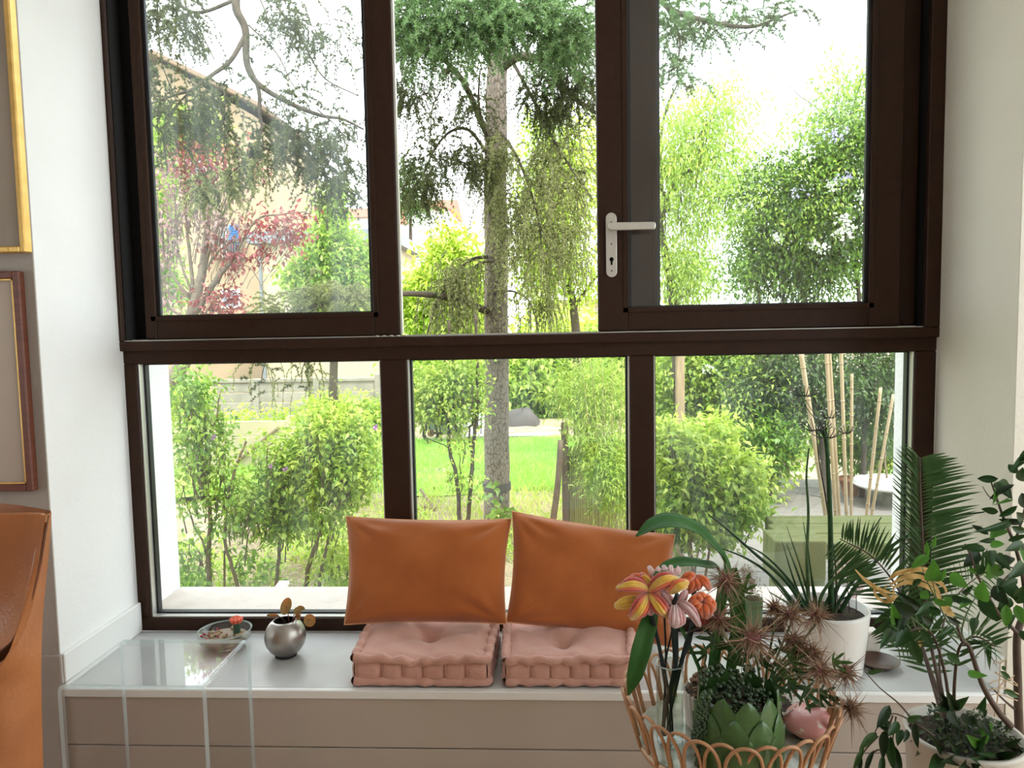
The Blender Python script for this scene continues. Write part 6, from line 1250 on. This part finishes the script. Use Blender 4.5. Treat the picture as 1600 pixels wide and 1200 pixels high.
# low leaves over the soil
lw = empty('low_leafy_plant', (at(1500, 1165, -1.1).x, -1.1, zt - .02), 'low dark green leaves covering the soil of the white planter', 'plant')
lf = [((1490, 1110), (1480, 1080), 16), ((1492, 1105), (1512, 1090), 14), ((1486, 1108), (1500, 1140), 16), ((1480, 1100), (1460, 1110), 16), ((1545, 1130), (1540, 1160), 18), ((1535, 1125), (1548, 1150), 16), ((1532, 1160), (1512, 1150), 18), ((1525, 1175), (1540, 1150), 16), ((1475, 1170), (1458, 1155), 14), ((1500, 1175), (1485, 1160), 14), ((1470, 1180), (1450, 1215), 20), ((1495, 1185), (1475, 1190), 18), ((1515, 1190), (1500, 1200), 18), ((1540, 1195), (1520, 1185), 18), ((1560, 1190), (1590, 1175), 16), ((1570, 1165), (1595, 1155), 10), ((1530, 1108), (1540, 1090), 12), ((1488, 1100), (1470, 1085), 14), ((1510, 1205), (1530, 1195), 18), ((1555, 1175), (1530, 1178), 10), ((1500, 1120), (1520, 1135), 12)]
for k, (b_, t_, w_) in enumerate(lf): pleaf(lw, (*b_, -1.08 + .02 * (k % 3)), (*t_, -1.14), w_, ('dark', 'ficus', 'dark')[k % 3] if k not in (4, 6) else 'ficus2', random.uniform(-.5, .5))
P, O = blob_points([((c.x, c.y - .02, zt + .0), (R_ * .8, R_ * .7, .03))], 500, .02, .1, 10)
o = finish('ground_moss', leaves_mesh('moss', P, O + RNG.normal(size=P.shape) * .5, RNG.uniform(.012, .03, len(P)), .012, up=np.array([0, 0, 1.]) * np.ones_like(P)), leafmat('mossy_leaves', (.02, .04, .015), (.08, .12, .04), .2), lw, smooth=False); o['kind'] = 'stuff'
# ---------------- rattan tray table with looped rim and what stands in it
RC = V((at(1138, 1100, -.98).x, -.98, 0)); RZ = atz(1138, 1098, .2).z; RR = .285
zr = .245; zbse = .125
rt = empty('rattan_table', (RC.x, RC.y, ZF), 'round rattan tray table with a looped rim in front of the bench', 'table')
nl = 34
for k in range(nl):
    a0 = 2 * math.pi * (k - .95) / nl; a1 = 2 * math.pi * (k + .95) / nl; P = []
    for i in range(15):
        f = i / 14; a = a0 + (a1 - a0) * (.5 - .5 * math.cos(math.pi * f)) ; h_ = math.sin(math.pi * f) ** .55; rr = RR * .86 + RR * .14 * h_ + (.004 if k % 2 else -.004)
        P.append((RC.x + rr * math.cos(a), RC.y + rr * math.sin(a), zbse - .02 + (zr - zbse + .02) * h_))
    MB().tube(P, .0046, 7).build('rim_loop', Q['rattan'], rt, smooth=True)
for zz, r_, m_ in ((zbse - .018, RR * .86, 'rattan2'), (zbse - .03, RR * .85, 'rattan'), (zbse + .022, RR * .905, 'rattan2')):
    if zz > zbse: continue
    MB().tube([(RC.x + r_ * math.cos(t), RC.y + r_ * math.sin(t), zz) for t in np.linspace(0, 2 * math.pi, 73)], .0065, 8, cap=False).build('rim_hoop', Q[m_], rt, smooth=True)
trm = mat('tray_shells', (.46, .45, .38), .2, col2=(.2, .22, .16), scale=16, detail=6)
MB().lathe([(0, 0), (RR * .86, 0), (RR * .86, -.014), (0, -.014)], (RC.x, RC.y, zbse - .008), 56).build('tray', trm, rt, smooth=False)
for k in range(3):
    a = k * 2.094 + .5; MB().tube([(RC.x + RR * .7 * math.cos(a), RC.y + RR * .7 * math.sin(a), zbse - .02), (RC.x + RR * .45 * math.cos(a + .5), RC.y + RR * .45 * math.sin(a + .5), (zbse + ZF) / 2), (RC.x + RR * .75 * math.cos(a + 1), RC.y + RR * .75 * math.sin(a + 1), ZF)], .012, 8).build('leg', Q['rattan'], rt, smooth=True)
zf = zbse - .007
# ---- faceted glass vase
Yv = -1.02; vc = V((at(1047, 1100, Yv).x, Yv, zf)); s = mpp(Yv); rv = 24.5 * s
gv = empty('glass_vase', vc, 'tall faceted clear glass vase holding the velvety flowers', 'vase')
hv = at(1047, 1038, Yv).z - zf; n = 6
def hexr(r, z, tw=.3): return [(vc.x + r * math.cos(2 * math.pi * k / n + tw), vc.y + r * math.sin(2 * math.pi * k / n + tw), zf + z) for k in range(n)]
def shell(radii, flip=False):
    vs = []; 
    for r, z in radii: vs += hexr(r, z)
    fs = [(i * n + j, i * n + (j + 1) % n, (i + 1) * n + (j + 1) % n, (i + 1) * n + j) for i in range(len(radii) - 1) for j in range(n)]
    return vs, fs
b = MB(); b.add(*shell([(rv * .92, .0), (rv * .95, .02), (rv, hv)])); b.add(*shell([(rv * .86, .016), (rv * .9, hv)])); b.add(hexr(rv * .92, 0), [tuple(range(n))]); b.build('vase_wall', I['glass'], gv)
b = MB(); b.add(*shell([(rv * 1.0, hv), (rv * 1.04, hv + .003), (rv * .88, hv + .003), (rv * .9, hv - .001)])); b.build('vase_rim', I['rimglass'], gv)
b = MB(); vs, fs = shell([(rv * .9, .002), (rv * .9, .013)]); b.add(vs, fs + [tuple(range(n - 1, -1, -1)), tuple(range(n, 2 * n))]); b.build('vase_foot', I['rimglass'], gv)
# ---- velvety pipe cleaner flowers
def fuzzy(nm, a, b_): return mat(nm, a, .95, col2=b_, scale=60, bump=.5, bscale=500, sheen=.8)
fy = fuzzy('yellow_chenille', (.86, .54, .03), (.80, .44, .02)); fo = fuzzy('orange_chenille', (.85, .16, .015), (.78, .12, .01)); fr_ = fuzzy('red_chenille', (.55, .03, .015), (.48, .025, .015)); fpk = fuzzy('pink_chenille', (.72, .36, .36), (.66, .30, .31)); flp = fuzzy('pale_pink_chenille', (.82, .56, .55), (.78, .50, .50)); fd = mat('dark_wrapped_stem', (.010, .018, .016), .8)
def petal(parent, c0, c1, wpx, cols, bow=.3, Y=-1.05, out=.03, r=2.6):
    """rows of chenille side by side from centre c0 to tip c1 (pixels); bow lifts the middle towards the viewer"""
    A_ = at(*c0, Y); B_ = at(*c1, Y - out * .3); d = B_ - A_; L_ = d.length; dn = d.normalized(); sd = dn.cross(V((0, 1, 0))).normalized(); w_ = wpx * mpp(Y); n_ = len(cols); b = MB()
    for j, m_ in enumerate(cols):
        o_ = (j - (n_ - 1) / 2) / max(1, (n_ - 1) / 2) * (w_ / 2 - r * mpp(Y) * .6) if n_ > 1 else 0; P = []
        for i in range(13):
            f = i / 12; e = math.sin(math.pi * min(.93, f)) ** .5; P.append(A_ + d * f * (1 - .06 * abs(o_) / (w_ / 2)) + sd * o_ * e + V((0, -1, 0)) * out * math.sin(math.pi * min(1, f * .95)) * (1 - .35 * (o_ / (w_ / 2 + 1e-6)) ** 2) + V((0, 0, 1)) * bow * L_ * math.sin(math.pi * f))
        b.tube(P, [q * max(r, wpx / n_ * .68) * mpp(Y) for q in (.7, 1, 1, 1, .8)], 8, mi=m_)
    return b.build('petal', FM, parent, smooth=True)
FM = [fy, fo, fr_, fpk, flp]
def stemf(parent, pts, r0, r1, Y=-1.03): return MB().tube(spline([at(p_[0], p_[1], Y + (p_[2] if len(p_) > 2 else 0)) for p_ in pts], 6), [r0, r1], 8).build('stem', fd, parent, smooth=True)
def flower(label, cx, cy, grp='chenille flowers in the glass vase', Y=-1.05): return empty('chenille_flower', at(cx, cy, Y), label, 'flower', grp)
L1 = [2, 0, 0, 0, 1, 2]; 
f1 = flower('yellow chenille lily edged in red, largest bloom in the glass vase', 1009, 925)
petal(f1, (1014, 922), (963, 918), 21, [2, 0, 0, 1, 2], .22, out=.028); petal(f1, (1013, 924), (1058, 903), 24, [2, 1, 0, 0, 2], .24, out=.03); petal(f1, (1012, 928), (986, 966), 26, [2, 1, 0, 0, 1, 2], .08, out=.04); petal(f1, (1014, 926), (1042, 962), 22, [2, 0, 0, 1, 2], .08, out=.04); petal(f1, (1012, 922), (1004, 899), 18, [0, 0, 1, 2], 0, out=.0); petal(f1, (1000, 938), (960, 947), 18, [0, 0, 0, 0], .12, Y=-1.03, out=.02)
stemf(f1, [(1012, 935), (1017, 958), (1030, 1010), (1046, 1090), (1052, 1150)], .008, .0022)
f2 = flower('pink chenille lily with long drooping petals in the glass vase', 1052, 940)
petal(f2, (1055, 942), (1054, 978), 25, [3, 4, 4, 3, 3], .0, Y=-1.06, out=.045, r=3); petal(f2, (1060, 940), (1093, 977), 14, [3, 4, 3], .22, Y=-1.06, out=.03, r=3); petal(f2, (1052, 945), (1034, 922), 14, [3, 4, 3], 0, Y=-1.05, out=.02, r=3); petal(f2, (1060, 942), (1072, 922), 12, [3, 4, 3], 0, Y=-1.05, out=.01, r=3)
MB().tube([at(1053, 942, -1.07), at(1058, 930, -1.10)], .006, 8).build('flower_centre', fd, f2, smooth=True)
stemf(f2, [(1054, 945, .02), (1054, 985), (1055, 1040), (1042, 1100), (1036, 1150)], .0125, .002)
f3 = flower('yellow chenille bud above the pink lily', 1062, 915)
petal(f3, (1046, 926), (1074, 908), 16, [0, 0, 1], .2, Y=-1.07, out=.02, r=3.4); petal(f3, (1048, 920), (1072, 915), 12, [0, 0], .35, Y=-1.06, out=.03, r=3.2); petal(f3, (1052, 912), (1030, 922), 10, [0, 0], .1, Y=-1.04, out=.01, r=3)
stemf(f3, [(1058, 925, .02), (1050, 985, .02), (1040, 1040), (1038, 1150)], .003, .002)
f4 = flower('orange chenille flower on the far right top of the vase bunch', 1085, 905)
for a_, b_, w_ in (((1083, 905), (1064, 908), 18), ((1084, 905), (1076, 925), 16), ((1084, 903), (1090, 920), 18), ((1086, 902), (1108, 920), 13), ((1082, 903), (1072, 897), 14)): petal(f4, a_, b_, w_, [1, 1, 1] if w_ > 14 else [1, 1], .35, Y=-1.0, out=.025, r=3.6)
stemf(f4, [(1084, 912), (1084, 935), (1078, 1000), (1064, 1035), (1050, 1080), (1046, 1150)], .008, .002, -1.0)
f5 = flower('orange chenille flower with rounded petals, lowest on the right of the bunch', 1090, 945)
for a_, b_, w_ in (((1094, 938), (1076, 943), 18), ((1095, 938), (1088, 928), 18), ((1098, 940), (1103, 964), 22), ((1100, 938), (1115, 952), 16), ((1096, 942), (1082, 950), 16), ((1097, 936), (1110, 936), 14)): petal(f5, a_, b_, w_, [1, 1, 1], .3, Y=-1.05, out=.025, r=3.8)
petal(f5, (1096, 952), (1108, 978), 20, [2, 2, 2], 0, Y=-1.02, out=.01, r=3.6)
stemf(f5, [(1096, 950), (1080, 985), (1066, 1030), (1055, 1080), (1040, 1150)], .010, .002)
f6 = flower('pale pink curled chenille flower at the top of the vase bunch', 1040, 888)
for a_, b_ in (((1020, 900), (1014, 885)), ((1022, 898), (1030, 886)), ((1040, 898), (1036, 884)), ((1044, 900), (1048, 884)), ((1052, 900), (1060, 886)), ((1048, 900), (1056, 890))): petal(f6, a_, b_, 10, [4, 4], .15, Y=-1.0, out=.02, r=3.6)
stemf(f6, [(1036, 900), (1038, 960), (1040, 1040), (1034, 1150)], .0035, .002, -1.0)
f7 = flower('orange red chenille flower half hidden behind the yellow lily', 990, 905)
for a_, b_ in (((1000, 910), (976, 908)), ((1002, 908), (986, 900)), ((1004, 906), (1000, 896)), ((1006, 908), (1020, 903))): petal(f7, a_, b_, 14, [1, 2, 1], .2, Y=-1.0, out=.02, r=3.4)
stemf(f7, [(1004, 910), (1020, 960), (1034, 1040), (1050, 1150)], .006, .002, -1.0)
f8 = flower('small pink chenille bud hanging under the yellow lily', 1015, 955)
petal(f8, (1018, 945), (1016, 960), 10, [4, 3, 4], 0, Y=-1.04, out=.01, r=3); stemf(f8, [(1018, 948), (1024, 980), (1040, 1080), (1044, 1150)], .003, .002, -1.02)
# ---- orchid in a ribbed cream pot
def ribpot(parent, c_, zb, r0, r1, h_, nr, amp=.03, sc=.004):
    def f(u, v):
        t = 2 * math.pi * u; rr = (r0 + (r1 - r0) * v ** 1.3) * (1 + amp * math.cos(nr * t) * (1)); return (c_.x + rr * math.cos(t), c_.y + rr * math.sin(t), zb + h_ * v + (sc * math.cos(nr * t) if v > .95 else 0))
    MB().grid(f, nr * 6, 12, closed_u=True).build('pot', Q['ribp'], parent, smooth=True, solid=.003)
    MB().lathe([(r1 * .93, h_ - .014), (0, h_ - .008)], (c_.x, c_.y, zb), 28).build('soil', Q['soil'], parent, smooth=True)
Yo = -.93; c_ = V((at(1107, 1120, Yo).x, Yo, 0)); oc = empty('orchid', (c_.x, c_.y, zf), 'orchid with big arching strap leaves in a cream ribbed pot', 'plant')
s = mpp(Yo); zt_o = at(1107, 1078, Yo).z
ribpot(oc, c_, zf, 34 * s, 38 * s, zt_o - zf, 26)
def strap(pts, w_, face, Y0, nm='leaf', m_='orchid', fold=.16): return ribbon([at(p_[0], p_[1], Y0 + (p_[2] if len(p_) > 2 else 0)) for p_ in pts], [q * mpp(Y0) for q in w_], face, fold=fold, n=10, nu=7).build(nm, Q[m_], oc, smooth=True, solid=.0015)
strap([(1110, 1050), (1122, 960), (1132, 885, 0), (1112, 852, -.02), (1082, 828, -.04), (1050, 818, -.08), (1020, 822, -.12), (994, 838, -.16)], [14, 16, 22, 34, 44, 44, 36, 22, 3], (.25, -.35, 1), Yo)
strap([(1118, 1040), (1128, 960), (1122, 892, 0), (1100, 884, -.03), (1068, 880, -.07), (1042, 886, -.1), (1022, 900, -.13)], [10, 12, 16, 24, 24, 18, 3], (.2, -.3, 1), Yo + .02)
strap([(1095, 1050), (1060, 975, -.02), (1028, 952, -.05), (1012, 975, -.1), (1000, 1015, -.13), (990, 1055, -.14), (982, 1086, -.14)], [6, 6, 10, 27, 31, 24, 3], (.25, -1, .35), Yo, fold=.22)
strap([(1140, 1050), (1152, 985), (1150, 930), (1142, 888)], [14, 24, 26, 18], (0, -1, .2), Yo + .03, m_='orchid')
# bark chips piled on the orchid's pot
chipme = MB().bbox(-.012, .012, -.006, .006, -.003, .003, .002).mesh('bark_chip'); chipme.materials.append(Q['chips'])
for k in range(90):
    a = random.uniform(0, 6.28); r = random.uniform(0, 1) ** .5 * 36 * s; hgt = (1 - (r / (40 * s)) ** 2) * .075
    inst('bark_chip', chipme, V((c_.x + r * math.cos(a) + .01, c_.y + r * math.sin(a), zt_o - .008 + hgt * random.uniform(.7, 1))), oc, rot=Matrix.Rotation(random.uniform(0, 6), 3, V((random.random(), random.random(), 1))).to_quaternion().to_euler(), scale=(random.uniform(.6, 1.2), random.uniform(.7, 1.4), 1))
MB().lathe([(33 * s, 0), (22 * s, .035), (0, .055)], (c_.x + .01, c_.y, zt_o - .012), 20).build('bark_heap', Q['soil'], oc, smooth=True)
# ---- flowering plant with spidery purple heads in the second ribbed pot
Ye = -.90; c_ = V((at(1192, 1130, Ye).x, Ye, 0)); en = empty('spiky_flower_plant', (c_.x, c_.y, zf), 'plant with spidery dusty purple flower heads in a cream ribbed pot', 'plant')
s = mpp(Ye); zt_e = at(1192, 1090, Ye).z; ribpot(en, c_, zf, 30 * s, 50 * s, zt_e - zf, 30)
hd = leafmat('spidery_bracts', (.15, .07, .05), (.42, .27, .16), .3, gloss=.05); hc = mat('dusty_purple_core', (.30, .10, .11), .9, col2=(.42, .18, .17), scale=80, bump=.6, bscale=300)
heads = [(1134, 906, 34, -.98), (1122, 968, 30, -1.05), (1176, 996, 48, -1.12), (1234, 960, 28, -.98), (1240, 1000, 28, -1.0), (1274, 962, 30, -.95), (1268, 1020, 28, -1.05), (1282, 1048, 34, -1.1), (1322, 1050, 28, -1.02), (1330, 1106, 26, -1.05), (1210, 950, 24, -.95), (1250, 1015, 26, -1.02)]
for (hx, hy, hr, hY) in heads:
    C = at(hx, hy, hY); ss = mpp(hY); rc = hr * .26 * ss
    stalk('stem', en, [(1192 + (hx - 1192) * .1, 1092, Ye), (1192 + (hx - 1192) * .45, 1060 + (hy - 1060) * .25, (Ye + hY) / 2), (hx + (4 if hx > 1192 else -2), hy + 8, hY + .02), (hx, hy + 2, hY)], .004, .0026, Q['gstalk'], 6, 7)
    head = blob(tuple(C), (rc, rc, rc * .9), int(hx), 14).build('flower_head', hc, en, smooth=True)
    n_ = 170; d = unit(RNG.normal(size=(n_, 3)) + np.array([0, -.35, .1])); L_ = RNG.uniform(.4, 1.1, n_) * hr * ss; k_ = 6
    t = np.linspace(0, 1, k_); curl = RNG.normal(size=(n_, 3)) * .6; curl[:, 2] -= .25
    path = np.array(C)[None, None] + d[:, None] * (rc * .6 + L_[:, None, None] * t[None, :, None]) + curl[:, None] * (L_[:, None, None] * t[None, :, None] ** 2) * .7
    S = unit(np.cross(d, RNG.normal(size=(n_, 3)))); wv = np.array([1.0, 1.1, .9, .7, .45, .1]) * .0015
    v = np.stack([path - S[:, None] * wv[None, :, None], path + S[:, None] * wv[None, :, None]], 2).reshape(-1, 3)
    base = (np.arange(n_)[:, None] * k_ + np.arange(k_ - 1)[None]).reshape(-1) * 2
    f = np.stack([base, base + 1, base + 3, base + 2], 1).ravel()
    o = finish('bracts', quads_mesh('bracts', v, f, 4), hd, head, smooth=False); o['kind'] = 'stuff'
# lobed leaves
def lobed(nm, m):
    b = MB(); pts = []; 
    for ang, L_ in ((-1.25, .55), (-.65, .8), (0, 1.0), (.65, .8), (1.25, .55)):
        for (da, q) in ((-.22, .38), (-.10, .78), (0, 1.0), (.10, .78), (.22, .38)): pts.append((L_ * q * math.sin(ang + da), L_ * q * math.cos(ang + da), -.10 * q * q * L_ + .05 * abs(da)))
    vs = [(0, 0, 0)] + pts; b.add(vs, [(0, i + 1, i) for i in range(1, len(pts))]); me = b.mesh(nm); me.materials.append(m); return me
LB = lobed('leaf', pmat('lobed_leaf_green', (.04, .10, .02), (.085, .16, .04), .4, .35, 10)); LB2 = lobed('leaf', pmat('shaded_lobed_green', (.018, .05, .012), (.04, .08, .02), .4, .3, 10))
lbs = [(1150, 945, 30, -.3, 0), (1160, 925, 26, .3, 0), (1118, 1000, 30, -1.2, 1), (1105, 1020, 24, -1.6, 1), (1135, 1015, 30, -.4, 1), (1150, 1040, 36, .2, 1), (1165, 1060, 34, 2.8, 0), (1150, 1075, 30, 2.6, 0), (1190, 1040, 34, .5, 1), (1215, 1050, 34, 1.2, 0), (1235, 1035, 30, .8, 0), (1200, 1065, 30, 2.0, 1), (1230, 1070, 34, 1.8, 1), (1255, 1080, 34, 2.2, 1), (1265, 1100, 36, 2.7, 1), (1280, 1085, 28, 1.6, 1), (1300, 1035, 24, 1.4, 0), (1225, 1020, 26, .2, 1), (1180, 1075, 26, 3.0, 1), (1130, 1040, 24, -2.4, 1), (1170, 1030, 26, -.8, 1), (1210, 1085, 24, 2.8, 0), (1245, 1055, 26, 1.0, 1), (1145, 965, 22, 2.5, 0)]
for k, (lx, ly, ls, an, mm) in enumerate(lbs):
    Yl = -1.0 + .05 * math.sin(k * 2.3); B = at(lx, ly, Yl); d = V((math.sin(an), random.uniform(-.5, .1), math.cos(an))).normalized(); view = (CP - B).normalized(); s_ = d.cross(view + V((random.uniform(-.3, .3), 0, .3))).normalized(); n_ = s_.cross(d).normalized(); q = ls * 1.35 * mpp(Yl)
    Mx = Matrix(((s_.x * q, d.x * q, n_.x * q, B.x), (s_.y * q, d.y * q, n_.y * q, B.y), (s_.z * q, d.z * q, n_.z * q, B.z), (0, 0, 0, 1))); inst('leaf', (LB, LB2)[mm], None, en, M=Mx)
# ---- artichoke shaped pot with trailing bead succulent
Ya_ = -1.14; c_ = V((at(1153, 1150, Ya_).x, Ya_, zf)); s = mpp(Ya_); ap2 = empty('artichoke_pot', c_, 'sage green artichoke shaped pot with a dark bead succulent in the rattan tray', 'plant')
zt_a = at(1153, 1108, Ya_ - .085).z; H = zt_a - zf; R0 = 63 * s
def rad(v): return R0 * (.62 + .38 * math.sin(math.pi * (.12 + .70 * v)) ** .8) * (1.0)
MB().lathe([(rad(1) * .78, H * .84), (rad(1) * .6, H * .93), (0, H * .98)], tuple(c_), 24).build('soil', Q['soil'], ap2, smooth=True)
MB().lathe([(0, 0), (rad(0) * .9, 0)] + [(rad(v) * .90, H * v * .92) for v in np.linspace(0, 1, 9)] + [(rad(1) * .8, H * .86), (0, H * .82)], tuple(c_), 40).build('pot', Q['art'], ap2, smooth=True)
sc_b = MB(); ny = 8
for j in range(ny + 1):
    v = j / ny; w_ = math.sin(math.pi * min(1, .25 + .75 * v)) ** .75 if v < 1 else .0
    for i in (-1, -.5, 0, .5, 1): sc_b.v.append((i * .5 * max(w_, .01), .0 - .09 * (1 - abs(i)) * (1 - v * .5) - .03 * (1 - abs(i)), v))
sc_b.f = [(j * 5 + i, j * 5 + i + 1, (j + 1) * 5 + i + 1, (j + 1) * 5 + i) for j in range(ny) for i in range(4)]; sc_b.mi = [0] * len(sc_b.f)
sme = sc_b.mesh('scale_leaf'); sme.materials.append(Q['art']); sme.polygons.foreach_set('use_smooth', np.ones(len(sme.polygons), bool))
for row in range(4):
    nn = 10; v0 = row * .23; hh = H * .44
    for k in range(nn):
        a = 2 * math.pi * (k + .5 * (row % 2)) / nn; rr = rad(min(1, v0 + .05)) * 1.0 + .0045 * (3 - row); w_ = 2 * math.pi * rr / nn * 1.16
        r2 = rad(min(1, v0 + .42)) * 1.0 + .0045 * (3 - row) + .004; tilt = (r2 - rr) / hh
        X_ = V((-math.sin(a), math.cos(a), 0)); N_ = V((-math.cos(a), -math.sin(a), 0)); U_ = (V((0, 0, 1)) - N_ * tilt)
        B = V((c_.x + rr * math.cos(a), c_.y + rr * math.sin(a), zf + H * v0 * .95 + .002)); 
        Mx = Matrix(((X_.x * w_, N_.x * w_ * .9, U_.x * hh, B.x), (X_.y * w_, N_.y * w_ * .9, U_.y * hh, B.y), (X_.z * w_, N_.z * w_ * .9, U_.z * hh, B.z), (0, 0, 0, 1)))
        inst('scale_leaf', sme, None, ap2, M=Mx)
bead = blob((0, 0, 0), (1, 1, 1), 2, 7).mesh('bead'); P, O = blob_points([pxblob(1120, 1058, -1.16, 26, 20), pxblob(1165, 1066, -1.12, 26, 20), ((c_.x, c_.y, zf + H * .92), (R0 * .62, R0 * .62, .02), .02)], 420, .012, .5, 8)
Pt = []
for (x0_, y0_, x1_, y1_) in ((1100, 1085, 1092, 1190), (1108, 1080, 1100, 1150), (1095, 1100, 1084, 1160), (1090, 1120, 1090, 1200)):
    for k in range(24): f = k / 23; Pt.append(tuple(at(x0_ + (x1_ - x0_) * f + random.uniform(-4, 4), y0_ + (y1_ - y0_) * f, -1.2)))
P = np.concatenate([P, np.array(Pt)]); bv = np.array([q.co[:] for q in bead.vertices]); bf = [tuple(q.vertices) for q in bead.polygons]
rads = RNG.uniform(.0045, .0068, len(P)); V_ = (P[:, None] + bv[None] * rads[:, None, None]).reshape(-1, 3); nb = len(bv)
fl_ = (np.array(bf)[None] + (np.arange(len(P)) * nb)[:, None, None]).ravel(); o = finish('succulent_beads', quads_mesh('beads', V_, fl_, 4), mat('dark_bead_green', (.015, .035, .012), .35, col2=(.04, .075, .025), scale=50), ap2); o['kind'] = 'stuff'
pb_ = V((at(1264, 1170, -.97).x, -.97, zf)); tag(MB().lathe([(0, .001), (.04, .001), (.066, .02), (.070, .042), (.05, .064), (.025, .07), (0, .071)], tuple(pb_), 40).build('pink_pot', Q['pinkbowl'], smooth=True), 'pink ceramic box with cream specks behind the rattan loops', 'box')
